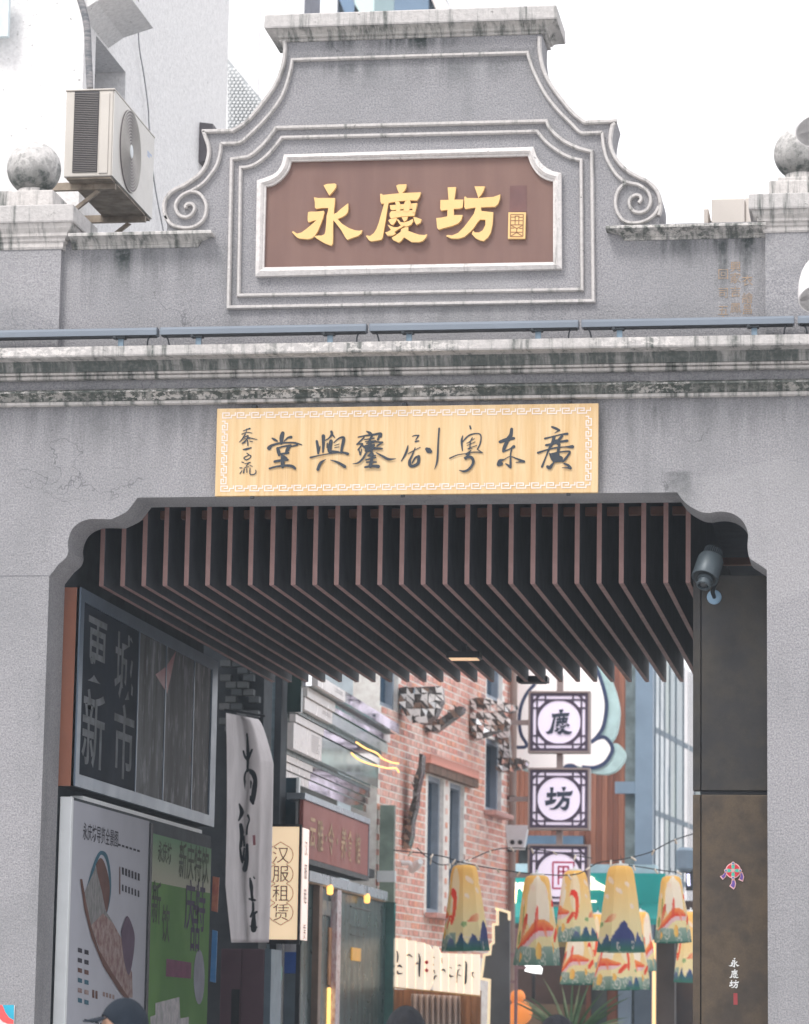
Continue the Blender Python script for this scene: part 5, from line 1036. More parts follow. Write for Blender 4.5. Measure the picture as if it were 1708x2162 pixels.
mb = MB(); mb.slab([ck(28, bot(28)+2), ck(872, bot(872)+2), ck(872, bot(872)+14), ck(28, bot(28)+14)], (0, .06, 0)); mb.build('bottom_rail', M('gold_rail', S(214, 168, 104), .5), ps)
# pale curtain and brown shop front below it
Yq = 15.2
cu = thing('shop_curtain', 'pale translucent curtain hanging in folds under the plank sign', 'curtain', W(930, 2165, Yq)); rows = []
for j in range(12):
    t = j/11; rows.append([W(868+i*1.05, 2098+t*76+ (i*.05), Yq+.05*sin(i*.55+.2*sin(i*.13))) for i in range(100)])
mb = MB(); mb.grid(rows); o = mb.build('cloth', cloth_mat('pale_curtain', S(206, 186, 176)), cu, smooth=True); so_ = o.modifiers.new('thickness', 'SOLIDIFY'); so_.thickness = .006
bs = thing('wooden_stall', 'brown wooden shop front behind the pale curtain', 'stall', (W(930, 2100, 15.5).x, 15.5, 0))
for i in range(9):
    a, c = W(832+i*20.5, 2100, 15.45), W(832+i*20.5+19.6, 2100, 15.45); mb = MB(); mb.box(a.x, c.x, 15.42, 15.48, 0, W(900, 2090, 15.45).z); mb.build('plank', M('shop_plank', S(150, 104, 70), .6, 0, .3, 4, sc3=(6, 2, .6)), bs)
# ================================================================== RIGHT OF THE BRICK CORNER
# lattice sign column
YLS = 19.6
M_LAT = M('dark_lattice', S(70, 58, 80), .5); M_LFR = M('sign_frame_taupe', S(150, 136, 134), .5, .1, .06); M_LFACE = glow('lilac_lit_face', (.82, .75, .91, 1), .20, .02)
cq2 = lambda a, c: W((2000+a/2.135)/K, (2600+c/2.135)/K, YLS)
def lat_sign(cx, cy, G, gb, lab):
    o = W(cx, cy, YLS); t_ = thing('lattice_sign', lab, 'sign', o, 'square lattice signs on the brick corner')
    Ux = (W(cx+65, cy, YLS).x-W(cx-65, cy, YLS).x)/2; h = Ux
    P = lambda a, c: o+V(a*h, 0, c*h)
    mb = MB(); mb.box(o.x-h*.95, o.x+h*.95, YLS+.0, YLS+.16, o.z-h*.95, o.z+h*.95); mb.build('lit_face', M_LFACE, t_)
    fr = .06*h
    mb = MB(); x0, x1, z0, z1 = o.x-h, o.x+h, o.z-h, o.z+h; y0, y1 = YLS-.03, YLS+.17
    mb.box(x0, x0+fr, y0, y1, z0, z1); mb.box(x1-fr, x1, y0, y1, z0, z1); mb.box(x0+fr, x1-fr, y0, y1, z1-fr, z1); mb.box(x0+fr, x1-fr, y0, y1, z0, z0+fr); mb.build('frame', M_LFR, t_)
    def bar(nm, a, c, d, e, w_=.018, hh=.014):
        p, q = P(a, c), P(d, e); s_ = (q-p).normalized().cross(V(0, 1, 0))*w_*h/.4*.5*1.05
        mb.slab([p-s_+V(0, -hh, 0), q-s_+V(0, -hh, 0), q+s_+V(0, -hh, 0), p+s_+V(0, -hh, 0)], (0, hh-.001, 0))
    mb = MB()
    for s1 in (1, -1):
        bar('l', -.93, s1*.91, .93, s1*.91, .05); bar('l', s1*.91, -.93, s1*.91, .93, .05, .0145)
        bar('l', -.93, s1*.72, .93, s1*.72, .022, .013); bar('l', s1*.72, -.93, s1*.72, .93, .022, .0125)
        bar('l', -.93, s1*.45, -.6, s1*.45, .022, .0135); bar('l', .6, s1*.45, .93, s1*.45, .022, .0135); bar('l', s1*.45, -.93, s1*.45, -.6, .022, .012); bar('l', s1*.45, .6, s1*.45, .93, .022, .012)
        for s2 in (1, -1): bar('l', s1*.58, s2*.92, s1*.92, s2*.58, .026, .0115)
    mb.build('lattice', M_LAT, t_)
    # ring between lattice and the round face
    mb = MB(); n_ = 48
    for k_ in range(n_):
        a0, a1 = 2*pi*k_/n_, 2*pi*(k_+1)/n_
        def rr(a):
            c_, s_ = cos(a), sin(a); lim = .72/max(abs(c_), abs(s_)); return min(lim, .80)
        ri_ = .70; p = [P(ri_*cos(a0), ri_*sin(a0)), P(rr(a0)*cos(a0), rr(a0)*sin(a0)), P(rr(a1)*cos(a1), rr(a1)*sin(a1)), P(ri_*cos(a1), ri_*sin(a1))]
        if (rr(a0)+rr(a1))/2 > ri_+.012: mb.slab([q+V(0, -.010, 0) for q in p], (0, .009, 0))
    mb.build('lattice_ring', M_LAT, t_)
    if G:
        pl = [[(a-gb[0], c-gb[1]) for a, c in p] for p in G]; s_ = .90/730*h
        glyph('character', pl, lambda a, c: o+V(a*s_, -.012, -c*s_), (0, .011, 0), M('navy_letter', S(40, 52, 74), .5), t_, .0006)
    else:
        mb = MB(); a0, c0_ = -.16, .02
        for (q0, q1) in (((-.18, .42), (.5, .42)), ((-.18, .42), (-.18, -.42)), ((.5, .42), (.5, -.42)), ((-.18, -.42), (.5, -.42)), ((-.02, .28), (.34, .28)), ((-.02, .12), (.34, .12)), ((-.02, -.06), (.34, -.06)), ((.0, .28), (.0, -.3)), ((.16, .28), (.16, -.3)), ((.32, .28), (.32, -.3))): bar('s', *q0, *q1, .022, .004)
        mb.build('red_seal', M('seal_magenta', S(196, 78, 112), .5), t_)
    # hanging stem above and arm to the drainpipe
    mb = MB(); sw = .10*h; mb.box(o.x-sw, o.x+sw, YLS+.05, YLS+.12, o.z+h+.001, o.z+h*1.52); mb.build('stem', M_LFR, t_)
    mb = MB(); xq_ = W(1074, cy, YLS).x; mb.box(xq_, o.x-h-.001, YLS+.05, YLS+.11, o.z-.03, o.z+.03); mb.build('arm', M_LFR, t_)
    return t_
lat_sign(1180.5, 1524.5, G_QING, (1245, 440), 'lattice sign with the many-stroked character, uppermost in view beneath the ceiling fins')
lat_sign(1180, 1686.5, G_FANG, (635, 440), 'lattice sign with the two-part character, middle of the column beside the drainpipe')
lat_sign(1179, 1848, None, None, 'lattice sign with a red seal, lowest of the column and half hidden by lanterns')
# white cloud shaped sign
YCL = 21.6
cs = thing('cloud_sign', 'large white rounded sign with dark blue outline and pale teal edge behind the lattice signs', 'sign', W(1180, 1640, YCL))
cc = lambda a, c: W((2000+a/2.135)/K, (2600+c/2.135)/K, YCL)
body = [(-60, 150), (60, 60), (200, 20), (400, -60), (600, -40), (780, 90), (860, 250), (905, 420), (905, 540), (880, 660), (830, 740), (775, 790)]
lobe = [(775, 790), (830, 755), (890, 745), (940, 790), (960, 850), (930, 920), (880, 975), (800, 1005), (700, 1000)]
blob = cr(body, 5)+cr(lobe, 5)[1:]+cr([(700, 1000), (600, 985), (400, 1040), (200, 1010), (60, 960), (-80, 900), (-120, 600), (-110, 350), (-60, 150)], 5)[1:-1]
M_CLW = M('sign_white_acrylic', S(244, 240, 238), .35, 0, .02, 2, em=(1, .98, .97, 1), es=.12); M_CLT = M('sign_teal_edge', S(176, 206, 206), .5)
mb = MB(); mb.slab([cc(*q) for q in blob], (0, .02, 0)); mb.build('face', M_CLW, cs)
cxm, czm = cc(400, 480).x, cc(400, 480).z
mb = MB(); bp = [cc(*q) for q in blob]; mb.slab([V(q.x+.17, YCL+.0205, q.z-.08) for q in bp], (0, .22, 0)); mb.build('edge', M_CLT, cs)
def ribbon(name, pts, wd, mt, par, conv, yo=-.003):
    mb = MB(); L = [conv(a, c) for a, c in pts]; A = []; B = []
    for i in range(len(L)):
        d = (L[min(i+1, len(L)-1)]-L[max(i-1, 0)]).normalized().cross(V(0, 1, 0))*wd/2; A.append(L[i]-d+V(0, yo, 0)); B.append(L[i]+d+V(0, yo, 0))
    mb.grid([A, B]); mb.add([p+V(0, yo, 0) for p in A+B], []); return mb.build(name, mt, par, recalc=False)
M_NVY = M('navy_outline', S(48, 64, 98), .4)
ribbon('outline', cr(body, 6), .05, M_NVY, cs, cc); ribbon('outline', cr(lobe, 6), .05, M_NVY, cs, cc, -.0035)
ribbon('outline', cr([(300, 290), (230, 370), (180, 480), (165, 600), (180, 720), (225, 800), (210, 830), (130, 830)], 6), .045, M_NVY, cs, cc, -.004)
mb = MB(); mb.slab([cc(600+62*cos(a), 1010-40*sin(a))+V(0, -.006, 0) for a in [pi*i/14 for i in range(15)]], (0, .005, 0)); mb.build('dark_dome', M_NVY, cs)
# wooden building, steel column, glazing
YWB = 25
wb = thing('wooden_building', 'tall reddish brown plank building with steel column behind the cloud sign', 'building', (W(1230, 1800, YWB).x, YWB, 0))
M_PLNK = [M('red_brown_plank', S(*c), .6, 0, .25, 2.5, sc3=(5, 2, .5)) for c in ((136, 84, 64), (120, 72, 56), (146, 94, 74))]
xa0, xa1 = W(1085, 1600, YWB).x, W(1330, 1600, YWB).x; nP = 21; zA0, zA1 = W(1200, 1835, YWB).z, W(1200, 1380, YWB).z; wP = (xa1-xa0)/nP; pr = [None]*3
for i in range(nP):
    c = rng.randrange(3)
    if pr[c] is None: mb = MB(); mb.box(0, wP-.005, 0, .05, zA0, zA1); o = pr[c] = mb.build('plank', M_PLNK[c], wb)
    else: o = pr[c].copy(); COL.objects.link(o); o.parent = wb
    o.location = V(xa0+i*wP, YWB+rng.uniform(-.015, .01), 0)-wb.location
mb = MB(); mb.box(xa0, xa1+.3, YWB+.06, YWB+.3, 0, zA1); mb.build('wall', M('dark_wood_wall', S(66, 50, 46), .8), wb)
mb = MB(); mb.box(W(1097, 1775, YWB).x, W(1234, 1775, YWB).x, YWB-.2, YWB-.02, W(1150, 1786, YWB).z, W(1150, 1766, YWB).z); mb.build('beam', M('blue_beam', S(92, 118, 142), .4, .2), wb)
for x0, x1, col in ((1097, 1152, (52, 56, 58)), (1154, 1182, (48, 62, 66)), (1186, 1234, (110, 124, 110))):
    mb = MB(); mb.box(W(x0, 1800, YWB).x, W(x1, 1800, YWB).x, YWB-.1, YWB-.08, W(1150, 1838, YWB).z, W(1150, 1787, YWB).z); mb.build('window', M('shop_window_glass', S(*col), .15, 0, .4, 3, sc3=(5, 1, 1), spec=.7), wb)
M_STC = M('blue_grey_steel', S(120, 138, 156), .45, .2, .08, 2)
mb = MB(); mb.box(W(1341, 1600, 24.2).x, W(1378, 1600, 24.2).x, 24.2, 24.5, 0, zA1); mb.build('steel_column', M_STC, wb, bevel=.01)
mb = MB(); mb.box(W(1318, 1600, 24.2).x, W(1340.8, 1600, 24.2).x, 24.35, 24.5, 0, zA1); mb.build('column_side', M('mossy_steel', S(104, 116, 118), .5, .2, .3, 6), wb)
mb = MB(); mb.box(W(1298, 1660, 24.2).x, W(1340.8, 1660, 24.2).x, 24.22, 24.34, W(1320, 1675, 24.2).z, W(1320, 1650, 24.2).z); mb.build('cross_beam', M_STC, wb)
# glazed building at the right, its front turned towards the street
Ga, Gb = W(1380, 1600, 25.0), W(1475, 1600, 29.0); gd = V(Gb.x-Ga.x, Gb.y-Ga.y, 0); gL = gd.length; gd.normalize(); gn = V(gd.y, -gd.x, 0); Ga.z = 0
gbd = thing('glazed_building', 'glazed building with dark mullions beside the steel column', 'building', Ga)
def gloc(px): q = WP(px, 1600, Ga, gn); return (q-Ga).dot(gd)
gz1 = W(1400, 1380, 26).z; M_MUL = M('mullion_steel', S(74, 96, 112), .45, .2); gx = [gloc(p_) for p_ in (1380, 1390, 1400, 1411, 1424, 1440, 1450, 1464)]
GM = [M('street_glass', S(*c), .1, 0, .4, 1.3, c2=S(*d), spec=.7, sc3=(1, 1, .8)) for c, d in (((150, 166, 176), (104, 126, 140)), ((190, 200, 206), (120, 140, 150)), ((226, 228, 230), (96, 120, 132)), ((110, 136, 124), (66, 94, 100)), ((74, 116, 124), (52, 84, 94)), ((236, 228, 226), (214, 208, 208)), ((126, 112, 110), (90, 84, 90)))]
zc4 = [0]+[W(1410, p_, 26.5).z for p_ in (1860, 1730, 1560)]+[gz1]
for i in range(len(gx)-1):
    for j in range(len(zc4)-1):
        mb = MB(); p0 = Ga+gd*(gx[i]+.018)+V(0, 0, zc4[j]+.04); mb.obox(p0, gd*(gx[i+1]-gx[i]-.036), gn*.02, V(0, 0, zc4[j+1]-zc4[j]-.08)); mb.build('pane', GM[(i+(1 if j % 2 and i < 4 else 0)) % 7 if i < 4 else i], gbd)
for i, g in enumerate(gx): mb = MB(); mb.obox(Ga+gd*(g-.0175)-gn*.03, gd*.035, gn*.06, V(0, 0, gz1)); mb.build('mullion', M_MUL if i != 6 else M_WHT, gbd)
for z in zc4[1:-1]:
    for i in range(len(gx)-1): mb = MB(); mb.obox(Ga+gd*(gx[i]+.0178)-gn*.03+V(0, 0, z-.039), gd*(gx[i+1]-gx[i]-.0356), gn*.055, V(0, 0, .078)); mb.build('transom', M_MUL, gbd)
mb = MB(); mb.obox(Ga-gn*.4, gd*(gL+2), gn*.3, V(0, 0, gz1)); mb.build('wall', M('pale_inner_wall', S(150, 160, 160), .8), gbd)
# slim lilac neon tube and speaker on the right
q = W(1454, 1800, 23); t_ = thing('neon_tube', 'slim lilac upright neon tube beside the glazed building', 'light', q); mb = MB(); mb.tube([W(1453, 1845, 23), W(1454, 1965-100, 23), W(1455, 1870, 23)], .018, 8); mb.build('tube', glow('lilac_neon', (.72, .72, 1, 1), 1.0), t_); mb = MB(); mb.box(q.x-.04, q.x+.06, 23.03, 23.1, W(1454, 1880, 23).z, W(1454, 1790, 23).z); mb.build('back_plate', M_DKM, t_)
q = W(1447, 1815, 22.5); t_ = thing('loudspeaker', 'grey rounded loudspeaker on the glazed building below the white strip', 'loudspeaker', q); mb = MB(); mb.lathe([(.06, -.16), (.12, -.12), (.13, .12), (.08, .16)], q, n=20); mb.build('cabinet', M('speaker_grey', S(112, 130, 146), .5), t_, smooth=True); mb = MB(); mb.tube([q+V(0, .1, .1), q+V(.1, .4, .12)], .02, 8); mb.build('bracket', M_DKM, t_)
# unseen building added on the right to cut sky light into the passage
rb = thing('unseen_street_block', 'plain unseen building added right of the street to cut sky light', 'building', (XR+3, 14, 0))
mb = MB(); mb.box(XR+4.5, XR+9, YE+.6, 23, 0, 5.4); mb.build('wall', M('rendered_wall', S(176, 172, 166), .85, 0, .1, 1.5), rb)
# teal awning
YA = 23.2
aw_ = thing('awning', 'bright teal shop fascia with a slanted lower valance and warm glowing characters', 'shop fascia', W(1250, 1925, YA))
xa, xb = W(1088, 1870, YA).x, W(1404, 1870, YA).x; z1, z0 = W(1250, 1843, YA).z, W(1250, 1906, YA).z
M_TEAL = M('teal_canvas', S(20, 164, 160), .6, 0, .06, 2)
mb = MB(); mb.box(xa, xb, YA, YA+.5, z0, z1); mb.build('fascia', M_TEAL, aw_)
mb = MB(); mb.prismX([(YA-.002, z0-.001), (YA-.35, z0-.22), (YA-.35, z0-.30), (YA+.2, z0-.03), (YA+.2, z0-.001)], xa, xb); mb.build('valance', M('teal_canvas_dark', S(24, 140, 136), .6, 0, .1, 3), aw_)
mb = MB(); mb.box(xa, W(1384, 1840, YA).x, YA+.02, YA+.5, z1+.001, z1+.12); mb.build('top_strip', M('pale_blue_strip', S(176, 206, 218), .4), aw_)
M_WG = glow('warm_letter', (1, .88, .66, 1), 1.1)
for ch, px, py, sz in (('门', 1104, 1888, .34), ('舍', 1247, 1884, .44)): text('character', ch, W(px, py, YA-.01), (1, 0, 0), (0, 0, 1), sz, M_WG, aw_, .02, .045)
# shop under the awning
YU = 24
us = thing('corner_shop', 'dim brown shop interior below the teal fascia', 'shop', (W(1270, 2100, YU).x, YU, 0))
def rect(nm, x0, x1, y0, y1, Y, mt, dep=.06, par=None, lab=None):
    a, c = W((x0+x1)/2, y1, Y), W((x0+x1)/2, y0, Y); mb = MB(); mb.box(W(x0, (y0+y1)/2, Y).x, W(x1, (y0+y1)/2, Y).x, Y, Y+dep, max(a.z, 0) if y1 < 2600 else 0, c.z); return mb.build(nm, mt, par, label=lab)
rect('back_wall', 1080, 1480, 1900, 2700, YU+1.2, M('dim_shop_wall', S(84, 66, 58), .8, 0, .4, 1.2, c2=S(50, 52, 56)), .1, us)
rect('window_frame', 1236, 1302, 2040, 2700, YU-.2, M('brown_frame', S(120, 74, 58), .6), .06, us)
rect('window', 1246, 1280, 2062, 2700, YU-.23, M('dim_glass', S(64, 76, 78), .12, 0, .4, 1.5, spec=.7), .02, us)
rect('post', 1304, 1330, 1935, 2700, YU-.3, M_STC, .2, us); rect('post', 1284, 1302, 1935, 2038, YU-.1, M('tan_post', S(170, 150, 110), .6), .1, us)
rect('post', 1386, 1424, 1930, 2700, YU-.5, M('dark_post', S(58, 54, 54), .6, 0, .3, 2), .25, us)
rect('lit_strip', 1376.5, 1383, 1985, 2700, YU-.7, glow('orange_strip', (1, .58, .26, 1), .8), .05, us)
rect('shelf', 1085, 1236, 1985, 1998, YU, M('ochre_shelf', S(168, 144, 96), .6), .4, us)
rect('counter', 1085, 1235, 2120, 2700, YU+.2, M('counter_wood', S(96, 78, 62), .6, 0, .3, 2), .5, us)
# zigzag panels with lit edges
YZ = 18
zp_ = thing('zigzag_panel', 'dark stepped panel edged with glowing gold strips right of the plank sign', 'panel', W(1030, 2165, YZ))
cz = lambda a, c: W((1550+a/2.44)/K, (3300+c/2.44)/K, YZ)
out = [(1060, 815), (1190, 855), (1190, 2100), (990, 2100), (990, 1520), (915, 1500), (930, 1380), (945, 1270), (1000, 1260), (1010, 1170), (1035, 1150), (1035, 970), (1075, 970), (1075, 830)]
M_ZP = M('zigzag_dark', S(84, 88, 92), .5, .1, .2, 2)
mb = MB(); mb.slab([cz(*q)+V(0, .004, 0) for q in out], (0, .1, 0)); mb.build('board', M_ZP, zp_)
M_GLD = glow('gold_edge', (1, .84, .56, 1), .26)
for i, (p0, p1) in enumerate((((1060, 815), (1190, 855)), ((1190, 855), (1190, 920)), ((1075, 830), (1075, 970)), ((1075, 970), (1035, 970)), ((1035, 970), (1035, 1150)), ((1035, 1150), (1010, 1170)), ((1010, 1170), (1000, 1260)), ((1000, 1260), (945, 1270)), ((945, 1270), (930, 1400)), ((930, 1400), (915, 1500)), ((915, 1500), (998, 1515)), ((998, 1515), (985, 2100)))):
    a, c = cz(*p0), cz(*p1); s_ = (c-a).normalized().cross(V(0, 1, 0))*.015; e_ = (c-a).normalized()*.012; mb = MB(); mb.slab([a-s_-e_+V(0, -.03-.001*(i % 2), 0), c-s_+e_+V(0, -.03-.001*(i % 2), 0), c+s_+e_+V(0, -.03-.001*(i % 2), 0), a+s_-e_+V(0, -.03-.001*(i % 2), 0)], (0, .032, 0)); mb.build('lit_edge', M_GLD, zp_)
# pink grey lattice screen beyond
t_ = thing('lattice_screen', 'mauve lattice screen standing beside the stepped panel', 'screen', W(1075, 2165, 19)); M_MAU = M('mauve_bar', S(140, 112, 116), .6)
i = 0
for x0, x1, y0, y1 in ((1052, 1058, 1980, 2165), (1068, 1076, 1985, 2165), (1086, 1092, 1960, 2165), (1030, 1050.8, 2000, 2006), (1058.2, 1067.8, 2030, 2038), (1076.2, 1085.8, 2012, 2020), (1058.2, 1067.8, 2080, 2088), (1030, 1051.8, 2085, 2092), (1076.2, 1085.8, 2070, 2076), (1092.2, 1110, 2040, 2046)):
    rect('bar', x0, x1, y0, y1, 19, M_MAU, .06, t_)
# white glowing sign in the distance
q = W(1125, 2045, 22); t_ = thing('glowing_sign', 'small bright white sign glowing below the leftmost pair of lanterns', 'sign', q); mb = MB(); mb.slab([W(*p_, 22) for p_ in ((1108, 2036), (1118, 2034), (1120, 2024), (1132, 2024), (1136, 2036), (1144, 2044), (1142, 2056), (1124, 2054), (1108, 2050))], (0, .08, 0)); mb.build('face', glow('white_glow', (1, 1, 1, 1), 1.3), t_); mb = MB(); mb.box(q.x-.02, q.x+.02, 22.081, 22.13, q.z-.4, q.z+.3); mb.build('bracket', M_DKM, t_)
# orange lamps low at the left of the plant
for i, (px, py, r_) in enumerate(((1093, 2105, .10), (1098, 2138, .16), (1085, 2150, .12))):
    q = W(px, py, 21); t_ = thing('round_lamp', ('small glowing orange ball lamp, uppermost by the mauve screen', 'largest glowing orange ball lamp by the mauve screen', 'glowing orange ball lamp at the lower left of the largest one')[i], 'lamp', q, 'orange ball lamps by the plant'); mb = MB(); mb.sphere(q, r_, 20, 12); mb.build('globe', glow('orange_glow', (1, .32, .07, 1), .22, .3), t_, smooth=True); mb = MB(); mb.lathe([(r_*.4, r_*.9), (r_*.4, r_*1.1)], q, n=10); mb.build('cap', M_DKM, t_)
# potted palm like plant
q = W(1205, 2165, 20.5); pt = thing('potted_plant', 'spiky long leaved plant below the lanterns', 'plant', (q.x, 20.5, 0))
M_LEAF = [M('leaf_green', S(*c), .5, 0, .25, 6) for c in ((50, 84, 52), (76, 108, 76), (130, 148, 116))]
base = V(q.x, 20.5, q.z-.35)
for i in range(26):
    a = rng.uniform(-1.25, 1.25); b_ = rng.uniform(-.5, .5); L = rng.uniform(.6, 1.0); rows = []
    for j in range(9):
        t = j/8; th = a*(.35+.65*t); p_ = base+V(sin(th)*L*t*1.1, b_*t*.6, L*t*cos(th*.8)); wd = .030*(1-t)**.6*(.4+min(t*4, .6))
        sd = V(cos(th), 0, -sin(th))*wd; rows.append([p_-sd, p_+V(0, -.006, 0), p_+sd])
    mb = MB(); mb.grid(rows); mb.build('leaf', M_LEAF[i % 3], pt, recalc=False)
mb = MB(); mb.lathe([(.22, 0), (.30, .05), (.34, base.z-.05), (.36, base.z), (.30, base.z), (.28, base.z-.1)], (q.x, 20.5, 0), n=24); mb.build('pot', M('pot_grey', S(90, 88, 86), .7), pt, smooth=True)
# ================================================================== FABRIC LANTERNS
def lantern_mesh():
    NA, NT = 128, 64; rows = []; cols = []
    prof = [(0, .30), (.01, .42), (.04, .50), (.10, .56), (1, 1.0)]
    def R(t):
        for (a, r0), (c, r1) in zip(prof, prof[1:]):
            if t <= c: return r0+(r1-r0)*(t-a)/(c-a)
        return 1
    CL = lambda *c: Vector(S(*c)[:3])
    for j in range(NT+1):
        t = j/NT; r = R(t)
        rw = []
        for i in range(NA):
            a = 2*pi*i/NA; k8 = a/(2*pi/8); fr = k8-math.floor(k8)
            poly8 = cos(pi/8)/cos((fr-.5)*2*pi/8)
            rr = r*poly8*(1-.035*sin(pi*fr)*t)+.022*sin(a*3+t*7)*t*(1-t*.4)+.008*sin(a*17+t*21)*t
            rw.append(V(rr*cos(a), rr*sin(a), -t))
            # the print
            u = a/(2*pi); E2 = lambda cu, ct, ex, et, an=0.0: (((((u-cu+.5) % 1-.5)*3.4*cos(an)+(t-ct)*sin(an))/ex)**2+(((t-ct)*cos(an)-((u-cu+.5) % 1-.5)*3.4*sin(an))/et)**2)
            c = CL(252, 206, 132).lerp(CL(252, 238, 196), min(1, t*1.5))
            wob = .02*sin(u*40+t*23)
            if E2(.27, .36, .44, .34)+wob*5 < 1: c = c.lerp(CL(255, 250, 245), .92)
            if E2(.52, .30, .22, .26) < 1: c = c.lerp(CL(255, 246, 232), .7)
            for (cu, ct, ex, et) in ((.70, .18, .16, .035), (.80, .30, .12, .03), (.66, .36, .10, .025), (.88, .22, .10, .03), (.92, .48, .08, .03), (.20, .14, .14, .035), (.05, .30, .1, .04), (.38, .2, .09, .03)):
                if E2(cu, ct, ex, et, .15)+wob*8 < 1: c = c.lerp(CL(246, 238, 234), .8)
            # half one: leaves over a red curved bowl, fruit and water curls
            bowl = .70-.16*((u-.22)*4)+.05*sin(u*18)
            if .02 < u < .46:
                th_ = .13*sqrt(max(0, sin(pi*(u-.02)/.44)))
                if bowl-th_ < t < bowl: c = CL(246, 176, 120).lerp(CL(226, 70, 70), (t-bowl+th_)/max(th_, .01))
                elif bowl <= t < bowl+.55*th_: c = CL(240, 212, 220)
            for (cu, ct, ex, et, an, lc) in ((.13, .58, .07, .17, .5, CL(214, 92, 78)), (.25, .50, .055, .16, .25, CL(226, 96, 88)), (.10, .45, .07, .12, -.1, CL(150, 178, 112)), (.05, .70, .10, .08, .2, CL(132, 168, 92)), (.33, .60, .05, .10, -.6, CL(236, 140, 104))):
                if E2(cu, ct, ex, et, an)+wob*4 < 1: c = lc.lerp(c, max(0, min(.5, (t-ct)*2+.2)))
            # red swirl between the halves
            if E2(.50, .46, .20, .20, .3)+wob*4 < 1 and E2(.475, .51, .165, .17, .3)+wob*3 > 1: c = CL(232, 84, 76).lerp(CL(246, 160, 116), max(0, min(1, (t-.34)*2.5)))
            if E2(.47, .66, .16, .045, -.5)+wob*5 < 1 or E2(.53, .60, .05, .11, .5)+wob*5 < 1: c = CL(234, 100, 84)
            # half two: small red cloud and blue peaks
            if E2(.72, .64, .22, .05, -.25)+wob*9 < 1 and t < .66: c = CL(222, 96, 82).lerp(c, max(0, min(.8, (u-.66)*7)))
            if E2(.63, .69, .08, .03) < 1: c = CL(156, 190, 140)
            if t > .80+.015*sin(u*31) and u < .56:
                c = CL(160, 184, 176).lerp(CL(112, 146, 136), (t-.8)/.2)
                for (cu, ct) in ((.07, .90), (.18, .86), (.30, .92), (.42, .90), (.50, .88)):
                    dd = sqrt(E2(cu, ct, 1, 1)); aa = atan2(t-ct, (u-cu)*3.4)
                    if sin(dd*95-aa) > .45 and dd < .11: c = CL(214, 220, 214)
            if u >= .56:
                if t > .90+.01*sin(u*60): c = CL(110, 150, 130)
                if .835 < t < .85+.006*sin(u*20): c = c.lerp(CL(244, 236, 224), .8)
            for (mu, mh, mw, mc) in ((.84, .30, .12, CL(70, 80, 134)), (.70, .17, .05, CL(78, 92, 142)), (.61, .15, .05, CL(64, 92, 136)), (.96, .18, .05, CL(84, 96, 150)), (.52, .12, .04, CL(116, 116, 166))):
                dd = abs(u-mu)
                if dd < mw and t > 1-mh*(1-(dd/mw)**1.3)-.04+wob: c = mc.lerp(CL(66, 118, 108), max(0, min(1, (t-.84)/.14)))
            for (cu, ct) in ((.80, .95), (.90, .94)):
                dd = sqrt(E2(cu, ct, 1, 1)); aa = atan2(t-ct, (u-cu)*3.4)
                if sin(dd*110-aa) > .4 and dd < .06: c = CL(206, 206, 206)
            for (cu, ct, orr) in ((.27, .84, .085), (.40, .80, .055), (.12, .90, .05)):
                dd = E2(cu, ct, orr, orr*1.15)
                if dd < 1: c = CL(250, 214, 140).lerp(CL(242, 176, 92), max(0, min(1, (u-cu)*18+.3)))
            g_ = c.x*.3+c.y*.59+c.z*.11; cols.append(Vector(tuple(min(1, max(0, g_+(q-g_)*1.12)*1.06) for q in c)))
        rows.append(rw)
    return rows, cols
rows, cols = lantern_mesh()
mb = MB(); mb.grid(rows, True)
mt, t, b, v = new('printed_lantern_cloth')
at = nd(t, 'ShaderNodeVertexColor', layer_name='print'); t.links.new(at.outputs[0], b.inputs['Base Color']); b.inputs['Roughness'].default_value = .75
tr = nd(t, 'ShaderNodeBsdfTranslucent', {'Color': at.outputs[0]}); ms = nd(t, 'ShaderNodeMixShader', {0: .42, 1: b.outputs[0], 2: tr.outputs[0]}); t.links.new(ms.outputs[0], t.nodes['Material Output'].inputs[0])
M_LAN = mt
lan = thing('hanging_lantern', 'tmp', 'lantern', (0, 0, 0), 'printed cloth lanterns on the string lights')
sk = mb.build('shade', M_LAN, lan, smooth=True, recalc=False)
ca = sk.data.color_attributes.new('print', 'FLOAT_COLOR', 'POINT')
for i, c in enumerate(cols): ca.data[i].color = (c.x, c.y, c.z, 1)
mb = MB(); mb.lathe([(.30, -.003), (.30, .02), (.05, .03), (.05, .06)], (0, 0, 0), n=16); mb.build('cap', M_WHT, lan, smooth=True)
mb = MB(); mb.tube([(0, 0, .061), (.03, 0, .09), (0, 0, .12)], .012, 6); mb.build('hook', M_DKM, lan)
